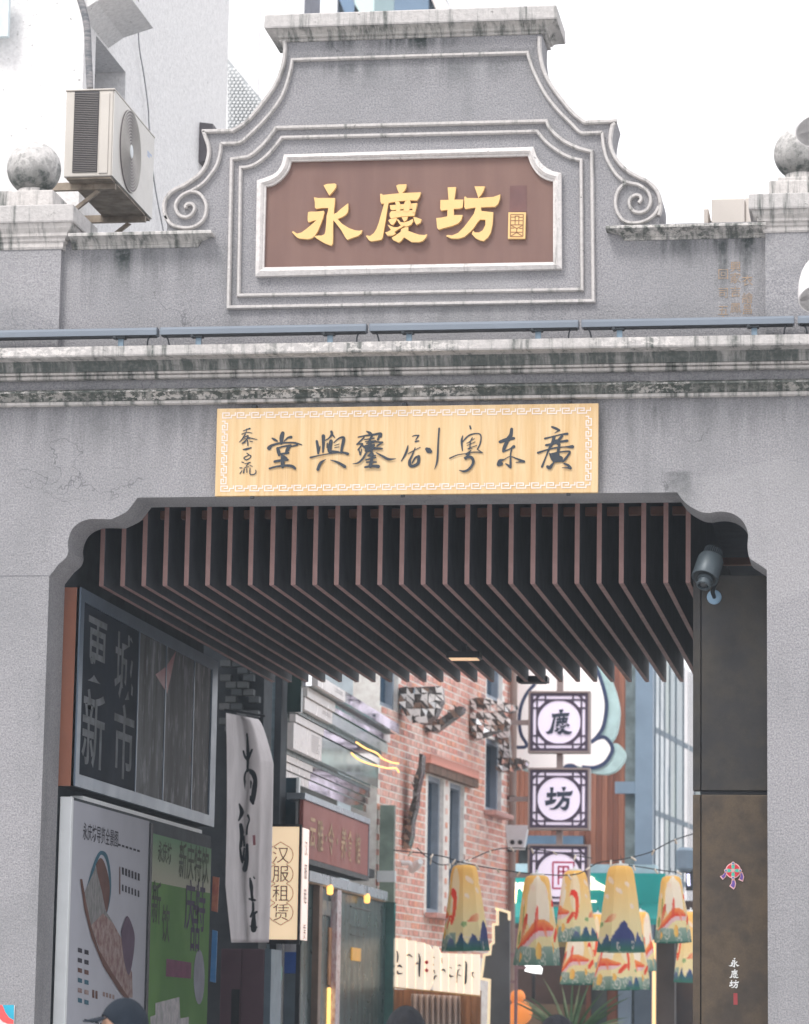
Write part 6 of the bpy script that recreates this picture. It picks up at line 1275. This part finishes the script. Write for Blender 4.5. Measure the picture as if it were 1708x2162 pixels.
LAN = [(980, 1826, 102, 182, 12.5, .82, 'front lantern hanging before the brick wall, above the plank sign'), (1134, 1848, 100, 190, 12.2, 3.2, 'front lantern with red leaves, before the lowest lattice sign'), (1213, 1838, 92, 150, 15.5, 1.55, 'lantern with a red swirl behind the gap between two front lanterns'), (1310, 1828, 110, 182, 12.0, -.31, 'yellow lantern with blue mountains in front of the teal fascia'), (1417, 1850, 80, 140, 14.0, 3.3, 'lantern nearest the bronze panel, half beside the orange lit strip'), (1222, 1958, 84, 120, 17.0, 2.7, 'low rear lantern under the swirl lantern'), (1300, 1960, 104, 130, 16.5, 2.2, 'low rear lantern under the yellow one'), (1352, 1925, 70, 125, 18.5, 4.2, 'slim rear lantern peeping out right of the yellow one'), (1458, 1925, 70, 150, 17.5, .4, 'rear lantern cut off by the bronze panel edge'), (1336, 1966, 84, 122, 17.8, 3.0, 'low rear lantern between the yellow one and the orange lit strip'), (1262, 1930, 66, 130, 18.6, 1.4, 'slim rear lantern in the gap left of the yellow one')]
for i, (px, py, wd, h, Y, rot, lab) in enumerate(LAN):
    q = W(px, py, Y); sxy = (W(px+wd/2, py, Y).x-W(px-wd/2, py, Y).x)/2; sz = q.z-W(px, py+h, Y).z
    if i == 0: r = lan; r['label'] = lab
    else: r = dup(lan, (0, 0, 0), lab)
    r.location = q; r.scale = (sxy, sxy, sz); r.rotation_euler = (radians(rng.uniform(-2, 2)), radians(rng.uniform(-2, 2)), rot)
# string lights carrying them
def wire(lab, pts, Y, step=.22):
    string_lights(lab, [W(a, c, Y) for a, c in pts], step, .011, M_BULB, drop=.05)
wire('dark string of bulbs carrying the front lanterns, from brick window to bronze panel', [(830, 1795), (880, 1800), (935, 1808), (980, 1822), (1050, 1835), (1130, 1845), (1215, 1846), (1262, 1822), (1310, 1815), (1370, 1800), (1420, 1775), (1475, 1757)], 12.3)
wire('string of bulbs drooping in front of the brick windows', [(880, 1790), (905, 1812), (935, 1826), (990, 1815), (1040, 1795), (1090, 1790), (1150, 1796), (1250, 1812)], 14.5)
wire('string of bulbs between yellow lantern and bronze panel', [(1300, 1822), (1350, 1830), (1417, 1840), (1475, 1842)], 13.6)
# ================================================================== BUILDINGS BEHIND THE GATE, LEFT
Xw2 = X(172, 2.1, 250)
wh = thing('white_building', 'white rendered building with a hooded window behind the left parapet', 'building', (Xw2, 2.1, 0))
M_WALL = plaster('white_render', .03, (.85, .84, .84, 1), 0, (.55, .55, .55, 1))
yE = WX(479, 200, Xw2).y; zH = 16
p0 = WX(203, 75, Xw2); p1 = WX(266, 135, Xw2); zwb = WX(266, 330, Xw2).z; zwt = p0.z
mb = MB()
zRf = zceil+.365; mb.box(Xw2-6, Xw2-.401, 2.1, yE, zRf, zH); mb.build('wall', M_WALL, wh); mb = MB()
mb.box(Xw2-.4, Xw2, 2.1, p0.y, zRf, zH); mb.box(Xw2-.4, Xw2, p1.y, yE, zRf, zH); mb.box(Xw2-.4, Xw2, p0.y, p1.y, zRf, zwb); mb.box(Xw2-.4, Xw2, p0.y, p1.y, zwt, zH)
mb.build('wall', M_WALL, wh)
mb = MB(); mb.box(Xw2-.3, Xw2-.25, p0.y+.002, p1.y-.002, zwb+.002, zwt-.002); mb.build('window', M('grey_window', S(112, 118, 128), .3, 0, .15, 2), wh)
h0 = WX(222, 0, Xw2+.25); h1 = WX(300, 100, Xw2+.25); zh = WX(322, 104, Xw2+.35)
mb = MB(); yh0, yh1 = p0.y-.5, zh.y; mb.prism([(Xw2+.001, zwt+.30), (Xw2+.35, zwt+.22), (Xw2+.35, zwt+.17), (Xw2+.12, zwt+.10), (Xw2+.001, zwt+.02)], yh0, yh1); mb.build('window_hood', M_WALL, wh)
mb = MB(); mb.obox(V(Xw2-.02, 2.04, 0), V(.06, 0, 0), V(0, .06, 0), V(0, 0, .02)); 
pts = [W(160, -30, 1.9), W(176, 20, 1.9), W(184, 60, 1.9), W(187, 120, 1.9), W(190, 186, 1.9)]
mb = MB(); mb.tube(cr([tuple(p_) for p_ in pts], 6), .026, 10); cd = mb.build('conduit', M('pipe_lagging', S(150, 146, 146), .7, 0, .5, 12, c2=S(92, 98, 104), sc3=(1, 1, 5)), wh, smooth=True)
mb = MB(); mb.box(X(-1, 1.9, 20)-.3, X(14, 1.9, 20), 1.95, 2.0, W(5, 72, 1.9).z, W(5, -30, 1.9).z); mb.build('shutter', M('pale_blue_shutter', S(206, 218, 222), .5), wh)
# thin cables on the white wall
for lab, pts in (('thin grey cable hanging down the white wall right of the window', [(292, 0), (293, 90), (304, 160), (313, 230), (315, 270), (325, 380), (345, 488)]),):
    P3 = [WX(a, c, Xw2+.03) for a, c in pts]; mb = MB(); mb.tube(cr([tuple(p_) for p_ in P3], 5), .006, 5); setp(mb.build('cable', M('cable_grey', S(150, 150, 154), .6), None), lab, 'cable')
# small dark opening low on the white wall
a, c = WX(421, 262, Xw2), WX(470, 330, Xw2)
mb = MB(); mb.prism([(Xw2+.001, WX(421, 258, Xw2).z), (Xw2+.12, WX(421, 262, Xw2).z), (Xw2+.12, WX(421, 340, Xw2).z), (Xw2+.001, WX(421, 345, Xw2).z)], a.y, c.y); mb.build('vent_hood', M('dark_vent', S(96, 92, 96), .7), wh)
# air conditioner
ac_y0, ac_y1 = .95, 2.0
ac = thing('air_conditioner', 'cream outdoor air conditioner on a rusty bracket beside the left stone ball', 'air conditioner', (W(190, 470, ac_y0).x, ac_y0, W(190, 375, ac_y0).z))
M_AC = M('cream_metal', S(196, 190, 182), .5, 0, .06, 2, dirt=.25, dcol=S(120, 116, 104)); M_ACF = M('cream_front', S(206, 202, 196), .45, 0, .05, 3)
ax0, ax1 = W(137, 280, ac_y0).x, W(238, 280, ac_y0).x; az0, az1 = W(190, 375, ac_y0).z, W(190, 189, ac_y0).z
ac_y1 = WX(326, 290, ax1).y
mb = MB(); mb.box(ax0, ax1-.004, ac_y0+.004, ac_y1, az0+.01, az1-.008); mb.build('casing', M_AC, ac, bevel=.008)
mb = MB(); mb.box(ax0-.006, ax1+.006, ac_y0-.004, ac_y1+.004, az1-.0075, az1+.004); mb.build('lid', M_AC, ac, bevel=.004)
cl0, cl1 = W(155, 280, ac_y0).x, W(207, 280, ac_y0).x
mb = MB(); mb.box(cl0, cl1, ac_y0-.001, ac_y0+.003, az0+.04, az1-.012); mb.build('coil_back', M('coil_dark', S(62, 60, 62), .7, 0, .2, 6), ac)
nf = 44; fm = None
for i in range(nf):
    z = az0+.045+(az1-az0-.065)*i/nf
    if fm is None: mb = MB(); mb.box(cl0+.002, cl1-.002, -.006, -.001, 0, .0055); fm = o = mb.build('coil_fin', M('coil_fin', S(112, 108, 106), .5, .3), ac)
    else: o = fm.copy(); COL.objects.link(o); o.parent = ac
    o.location = V(0, ac_y0, z)-ac.location
mb = MB(); mb.box(cl1+.012, ax1-.03, ac_y0-.004, ac_y0+.0035, az0+.03, az1-.03); mb.build('side_rib', M_AC, ac, bevel=.003)
fy0, fy1 = ac_y0+.06, ac_y0+(ac_y1-ac_y0)*.74; fcx = (fy0+fy1)/2; fcz = (az0+az1)/2; fr_ = min((fy1-fy0)/2, (az1-az0)/2)*.93
mb = MB(); mb.box(ax1-.0035, ax1+.004, ac_y0+.01, ac_y1-.01, az0+.012, az1-.01); mb.build('front_panel', M_ACF, ac, bevel=.003)
mb = MB(); mb.lathe([(fr_, 0), (fr_, .006), (fr_-.01, .006)], (ax1+.0045, fcx, fcz), (1, 0, 0), 40); mb.build('fan_back', M('fan_dark', S(120, 112, 112), .6), ac)
mb = MB()
for i in range(12):
    r = .05+(fr_-.055)*i/11; pts = [(ax1+.016, fcx+r*cos(2*pi*k_/40), fcz+r*sin(2*pi*k_/40)) for k_ in range(41)]; mb.tube(pts, .0032, 4)
gr_ = mb.build('fan_grille', M_ACF, ac)
mb = MB(); mb.lathe([(.048, 0), (.046, .008), (.001, .012)], (ax1+.012, fcx, fcz), (1, 0, 0), 24); mb.build('fan_hub', M_WHT, ac, smooth=True)
for i, (ch, dz) in enumerate((('空调', -.10), ('HAO', -.06))): pass
mb = MB(); yl = ac_y1-.16
for dz, n_ in ((.30, 7), (.34, 4)):
    for k_ in range(n_): mb.face([(ax1+.0045, yl-.06+k_*.02, az1-dz*.6), (ax1+.0045, yl-.048+k_*.02, az1-dz*.6), (ax1+.0045, yl-.048+k_*.02, az1-dz*.6+.018), (ax1+.0045, yl-.06+k_*.02, az1-dz*.6+.018)])
mb.build('blue_lettering', M('ac_blue', S(150, 178, 222), .5), ac, recalc=False, kind='stuff')
M_RUST = M('rusty_steel', S(150, 138, 124), .8, 0, .3, 8, dirt=.4, dcol=S(92, 76, 64))
for q0 in (ac_y0+.15, ac_y1-.18):
    mb = MB(); mb.box(ax0-.22, ax1-.01, q0, q0+.04, az0-.045, az0+.0095); mb.build('bracket_rail', M_RUST, ac)
    mb = MB(); mb.obox(V(ax0-.2, q0+.005, az0-.36), V(.03, 0, -.01), V(0, .03, 0), V(ax1-ax0+.05, 0, .31)); mb.build('bracket_strut', M_RUST, ac)
mb = MB(); mb.box(ax0+.02, ax1-.01, ac_y0+.02, ac_y1-.02, az0-.004, az0+.0095); mb.build('base_pan', M_RUST, ac)
mb = MB(); mb.box(ax0-.25, ax0-.205, ac_y0+.1, 2.095, az0-.42, az0+.05); mb.build('bracket_plate', M_RUST, ac)
# far white tower, scalloped screen and glass top
tw = thing('pale_tower', 'pale high building with thin vertical joints behind the gable, left', 'building', W(520, 300, 14)); 
joints = [479, 548, 600, 640]
for i in range(3):
    a, c = W(joints[i]+.6, 100, 14), W(joints[i+1]-.6, 100, 14); mb = MB(); mb.box(a.x, c.x, 14, 15, 0, W(520, -80, 14).z); mb.build('panel', M('tower_white', (.9, .9, .91, 1), .6, 0, .03), tw)
mb = MB(); mb.box(W(479, 100, 14).x, W(640, 100, 14).x, 14.05, 15, 0, W(520, -80, 14).z); mb.build('joint_back', M('joint_grey', S(120, 122, 132), .8), tw)
sp2 = thing('scalloped_roof', 'grey scalloped tile gable seen between white wall and carved gable', 'roof', W(520, 290, 11)); YS2 = 11
mb = MB(); mb.slab([W(*p_, YS2+.06) for p_ in ((480.5, 123), (548, 205), (575, 300), (480.5, 300))], (0, .2, 0)); mb.build('roof', M('scale_back', S(186, 190, 192), .8), sp2)
sm_ = None; r_ = 0; y_ = 140
def in_tri(x, y): return y > 125+(x-480)*1.18 and x < 572 and x > 481
MS = M('scale_tile', S(214, 216, 216), .7, 0, .08, 6)
while y_ < 300:
    x_ = 482+(r_ % 2)*3.5
    while x_ < 572:
        if in_tri(x_, y_-4):
            p_ = W(x_, y_, YS2)
            if sm_ is None:
                mb = MB(); mb.slab([(-.014, 0, .02), (.014, 0, .02)]+[(.014*cos(a), -.006, -.014*sin(a)) for a in [pi*i/6 for i in range(7)]][::1], (0, .01, 0)); sm_ = o = mb.build('tile', MS, sp2)
            else: o = sm_.copy(); COL.objects.link(o); o.parent = sp2
            o.location = p_+V(0, .0-.0004*(r_ % 2), 0)-sp2.location; o.rotation_euler = (radians(-12), 0, 0)
        x_ += 8.5
    y_ += 7; r_ += 1
# glass topped block directly above the gable
gt = thing('glass_tower', 'blue grey glazed tower top showing just over the gable cap', 'building', W(800, 40, 30)); YG = 30
for x0, x1, col in ((686, 712, (226, 228, 232)), (712.5, 748, (108, 132, 158)), (748.5, 790, (196, 216, 214)), (790.5, 832, (136, 156, 160)), (832.5, 905, (106, 128, 150)), (905.5, 940, (236, 226, 222))):
    a, c = W(x0, 10, YG), W(x1, 10, YG); z0, z1 = W(800, 60, YG).z, W(800, -40, YG).z
    mb = MB(); sl = .5 if x0 in (712.5, 905.5) else 0
    mb.slab([(a.x-sl*.2, YG, z1), (c.x-sl*.4, YG, z1), (c.x+sl*.5, YG, z0), (a.x+sl*.5, YG, z0)], (0, .5, 0)); mb.build('pane', M('tower_pane', S(*col), .2, 0, .1, 1), gt)
mb = MB(); a, c = W(690, 10, YG+.6), W(935, 10, YG+.6); mb.box(a.x, c.x, YG+.6, YG+5, 0, W(800, -40, YG).z); mb.build('core', M('tower_core', S(150, 160, 166), .7), gt)
# beige plant box behind the right parapet
eb = thing('equipment_box', 'beige metal cabinets standing behind the right parapet', 'cabinet', W(1540, 470, 1.2)); YE2 = 1.2; M_BEI = M('beige_metal', S(206, 198, 190), .5, 0, .05, 3, dirt=.15, dcol=S(150, 140, 130))
for x0, x1, y0, y1, dy in ((1502, 1572, 418, 520, 0), (1573, 1620, 416, 520, .03), (1486, 1496, 440, 520, .1)):
    a, c = W(x0, y1, YE2+dy), W(x1, y0, YE2+dy); mb = MB(); mb.box(a.x, c.x, YE2+dy, YE2+.6, a.z, c.z); mb.build('cabinet', M_BEI, eb, bevel=.008)
mb = MB(); mb.box(W(1497, 420, YE2).x, W(1501, 420, YE2).x, YE2+.15, YE2+.5, W(1500, 520, YE2).z, W(1500, 455, YE2).z); mb.build('gap_strip', M_DKM, eb)
# ================================================================== STREET LAMP SHADES AT THE RIGHT EDGE
YSL = -2.6
lp = thing('street_lamp', 'street lamp whose two pale bell shades cut into the right picture edge', 'street lamp', (X(1800, YSL, 500), YSL, 0))
M_SHD = M('lamp_shade_outer', S(226, 224, 224), .5); M_SHI = M('lamp_shade_inner', S(120, 112, 122), .6)
for cx, cy in ((1741, 276), (1747, 630)):
    c = W(cx, cy, YSL); R_ = W(cx+62, cy, YSL).x-c.x; H_ = R_*1.7
    prof = [(R_*cos(t)**.8 if t < 1.5 else .02, H_*sin(t)) for t in [pi/2*i/12 for i in range(13)]]
    tl_ = V(-.10, .40, 1).normalized()
    mb = MB(); mb.lathe(prof+[(.02, H_*.96)]+[(r*.95, h*.96) for r, h in prof[::-1]], c, tl_, 36); sd_ = mb.build('shade', M_SHD, lp, smooth=True)
    mb = MB(); mb.lathe([(R_*.94, .012), (R_*.94, .02), (.02, .02)], c, tl_, 36); mb.build('diffuser', M_SHI, sd_, smooth=True)
    mb = MB(); mb.tube([c+tl_*H_*.98, c+tl_*H_*1.15+V(.05, 0, .02), c+V(.5, 0, H_*1.1)], .02, 8); mb.build('arm', M_DKM, lp, smooth=True)
xq = W(1745, 276, YSL).x+.5; mb = MB(); mb.tube([(xq, YSL, 0), (xq, YSL, W(1745, 200, YSL).z+.4)], .055, 16); mb.build('pole', M_DKM, lp, smooth=True)
# little poster at the lower left
pz = thing('poster', 'red and teal poster on the left gate wall near the ground', 'poster', W(14, 2140, -.01))
a, c = W(-60, 2300, -.012), W(31, 2122, -.012); mb = MB(); mb.box(a.x, c.x, -.012, -.001, a.z, c.z); mb.build('sheet', M('poster_pale', S(214, 210, 212), .5), pz)
cp = lambda a, c: W((a/1.8978)/K, (3100+c/1.8978)/K, -.0135)
mb = MB(); mb.face([cp(*q) for q in [(20, 1746), (106, 1746), (106, 1860), (70, 1840), (40, 1800)]]); mb.build('teal_shape', M('poster_teal', S(36, 160, 188), .5), pz, recalc=False)
mb = MB(); mb.face([cp(*q)+V(0, -.0005, 0) for q in [(-60, 1746), (18, 1746), (40, 1802), (68, 1842), (104, 1862), (102, 1890), (60, 1889), (20, 1872), (-10, 1840), (-60, 1800)]]); mb.build('red_shape', M('poster_red', S(224, 84, 84), .5), pz, recalc=False)
# ================================================================== PEOPLE (only the tops of the heads reach into the picture)
M_SKIN = M('skin', S(206, 164, 140), .55, 0, .06); M_HAIR = M('black_hair', S(22, 24, 30), .55, 0, .35, 30, .5, 90, spec=.2, sc3=(1, 1, .3)); 
def person(px, py, Y, lab, shirt, hat, turn):
    top = W(px, py, Y); Hh = top.z; s = Hh/1.70
    root = thing('person', lab, 'person', (top.x, Y, 0))
    J = {'pel': (0, 0, .94), 'sp': (0, .01, 1.12), 'ch': (0, .0, 1.30), 'nk': (0, .01, 1.44), 'hb': (0, 0, 1.50)}
    E = [('pel', 'sp'), ('sp', 'ch'), ('ch', 'nk'), ('nk', 'hb')]; Rr = {'pel': .145, 'sp': .125, 'ch': .145, 'nk': .058, 'hb': .056}
    for sd in (1, -1):
        t = str(sd)
        for n_, p_, r_ in (('hip', (.09*sd, 0, .88), .10), ('kn', (.10*sd, -.03*sd, .48), .065), ('an', (.10*sd, .04*sd, .09), .045), ('to', (.11*sd, -.13+.04*sd, .035), .035), ('sh', (.17*sd, 0, 1.37), .065), ('el', (.22*sd, .03, 1.10), .045), ('wr', (.22*sd, -.06, .87), .032), ('ha', (.22*sd, -.08, .79), .036)):
            J[n_+t] = p_; Rr[n_+t] = r_
        E += [('pel', 'hip'+t), ('hip'+t, 'kn'+t), ('kn'+t, 'an'+t), ('an'+t, 'to'+t), ('ch', 'sh'+t), ('sh'+t, 'el'+t), ('el'+t, 'wr'+t), ('wr'+t, 'ha'+t)]
        for f in range(5):
            a = (f-2)*.018; n1, n2 = 'f%d%s' % (f, t), 'g%d%s' % (f, t)
            J[n1] = (.22*sd+(.0 if f else -.03*sd), -.08+a, .74 if f else .77); J[n2] = (.215*sd-(.02*sd if f == 0 else .006*sd), -.085+a*.9, (.70-.012*(2-abs(f-2))) if f else .74); Rr[n1] = .0095; Rr[n2] = .0085
            E += [('ha'+t, n1), (n1, n2)]
    names = list(J); me = bpy.data.meshes.new('body'); rot = Matrix.Rotation(turn, 3, 'Z')
    me.from_pydata([rot @ (V(*J[k_])*s) for k_ in names], [(names.index(a), names.index(b_)) for a, b_ in E], [])
    o = bpy.data.objects.new('body', me); COL.objects.link(o)
    sk_ = o.modifiers.new('skin', 'SKIN'); 
    for i, k_ in enumerate(names): me.skin_vertices[0].data[i].radius = (Rr[k_]*s, Rr[k_]*s*.85)
    me.skin_vertices[0].data[0].use_root = True
    ss = o.modifiers.new('smooth', 'SUBSURF'); ss.levels = ss.render_levels = 1
    dg = bpy.context.evaluated_depsgraph_get(); m2_ = bpy.data.meshes.new_from_object(o.evaluated_get(dg)); bpy.data.objects.remove(o)
    m2_.materials.clear(); m2_.materials.append(M('cloth_'+lab.split()[0], S(*shirt), .85, 0, .12)); m2_.materials.append(M('trousers', S(58, 62, 72), .85)); m2_.materials.append(M_SKIN)
    for p_ in m2_.polygons:
        z = p_.center.z/s; r_ = math.hypot(p_.center.x, p_.center.y)/s
        p_.material_index = 1 if (z < .93 and r_ < .2 and not (z > .6 and r_ > .19)) else (2 if z > 1.43 or (z < .88 and r_ > .19) else 0); p_.use_smooth = True
    o = bpy.data.objects.new('body', m2_); COL.objects.link(o); o.parent = root; o.location = (0, 0, 0)
    hc = V(top.x, Y, Hh-.118*s); hl = Vector((top.x, Y, 0))
    # head: egg with brow, nose, mouth, ears
    rows = []; n_, m_ = 32, 24
    for i in range(m_+1):
        th = pi*i/m_; z = cos(th)*.118; rw = []
        for k_ in range(n_):
            ph = 2*pi*k_/n_; c0, s0 = cos(ph), sin(ph); jaw = 1-.25*max(0, -z/.118)**1.3
            x = .076*sin(th)*c0*jaw; y = .094*sin(th)*s0*(1-.12*max(0, -z/.118))
            if s0 < -.6: # face side
                y += -.016*math.exp(-((c0/.22)**2))*math.exp(-(((z+.012)/.028)**2)); y += .007*math.exp(-(((abs(c0)-.38)/.14)**2))*math.exp(-((z/.018)**2)); y += -.005*math.exp(-((c0/.3)**2))*math.exp(-(((z+.055)/.012)**2))
            rw.append(hc+rot @ (V(x, y, z)*s))
        rows.append(rw)
    mb = MB(); mb.grid(rows, True)
    for sd in (1, -1): mb.sphere(hc+rot @ (V(.078*sd, .01, -.005)*s), .028*s, 10, 8, (.4, .7, 1.1))
    hd = mb.build('head', M_SKIN, root, smooth=True)
    for sd in (1, -1):
        mb = MB(); mb.sphere(hc+rot @ (V(.030*sd, -.083, .0)*s), .011*s, 10, 8); mb.build('eye', M('eye_dark', (.03, .03, .03, 1), .2), hd, smooth=True)
    mb = MB(); mb.sphere(hc+rot @ (V(0, -.089, -.05)*s), .020*s, 12, 8, (1, .4, .3)); mb.build('mouth', M('lip', S(176, 110, 104), .5), hd, smooth=True)
    # hair with tufts, or a cap
    def cover(nm, mt, ex, zl_, tuft):
        rows = []
        for i in range(19):
            th = pi*.62*i/18; rw = []
            for k_ in range(48):
                ph = 2*pi*k_/48; front = max(0, -sin(ph)); t2 = th*(1-.42*front); j_ = tuft*(rng.random()-.5)
                rw.append(hc+rot @ (V((.080+ex+j_)*sin(t2)*cos(ph), (.098+ex+j_)*sin(t2)*sin(ph)+.004, (.120+ex+j_*.6)*cos(t2))*s))
            rows.append(rw)
        mb = MB(); mb.grid(rows, True); o = mb.build(nm, mt, root, smooth=True); sf = o.modifiers.new('thickness', 'SOLIDIFY'); sf.thickness = .008; return o
    if hat:
        mt = M('cap_cloth', S(30, 38, 48), .85, 0, .15, 8, .4, 120, spec=.2); o = cover('cap', mt, .012, 0, 0); rows = []
        for i in range(5):
            t = i/4; rows.append([hc+rot @ (V((.07+.01*t)*sin(a), -.095-.085*t*cos(a*.9), .045-.018*t+.004*cos(a))*s) for a in [(-1.15+2.3*k_/14) for k_ in range(15)]])
        mb = MB(); mb.grid(rows); b_ = mb.build('brim', mt, o, smooth=True); sf = b_.modifiers.new('thickness', 'SOLIDIFY'); sf.thickness = .006
        cover('hair', M_HAIR, .002, 0, .002)
    else:
        cover('hair', M_HAIR, .014, 0, .006)
    return root
person(262, 2113, -6.3, 'person in a dark cap passing the map poster', (72, 80, 88), True, radians(-60))
person(858, 2131, -6.0, 'bareheaded person with black hair under the plank sign', (120, 116, 120), False, radians(185))
person(1177, 2150, -6.2, 'bareheaded person with dark hair below the spiky plant', (150, 140, 136), False, radians(175))

# ================================================================== THIN HAZE
mt = bpy.data.materials.new('haze'); mt.use_nodes = True; t = mt.node_tree; t.nodes.remove(t.nodes['Principled BSDF'])
pv = nd(t, 'ShaderNodeVolumePrincipled', {'Color': (.80, .90, 1, 1), 'Density': .0014, 'Anisotropy': 0.0}); t.links.new(pv.outputs[0], t.nodes['Material Output'].inputs['Volume'])
mb = MB(); mb.box(-151, 151, -121, 201, -1, 18.5); hz_ = mb.build('haze', mt); setp(hz_, kind='stuff')
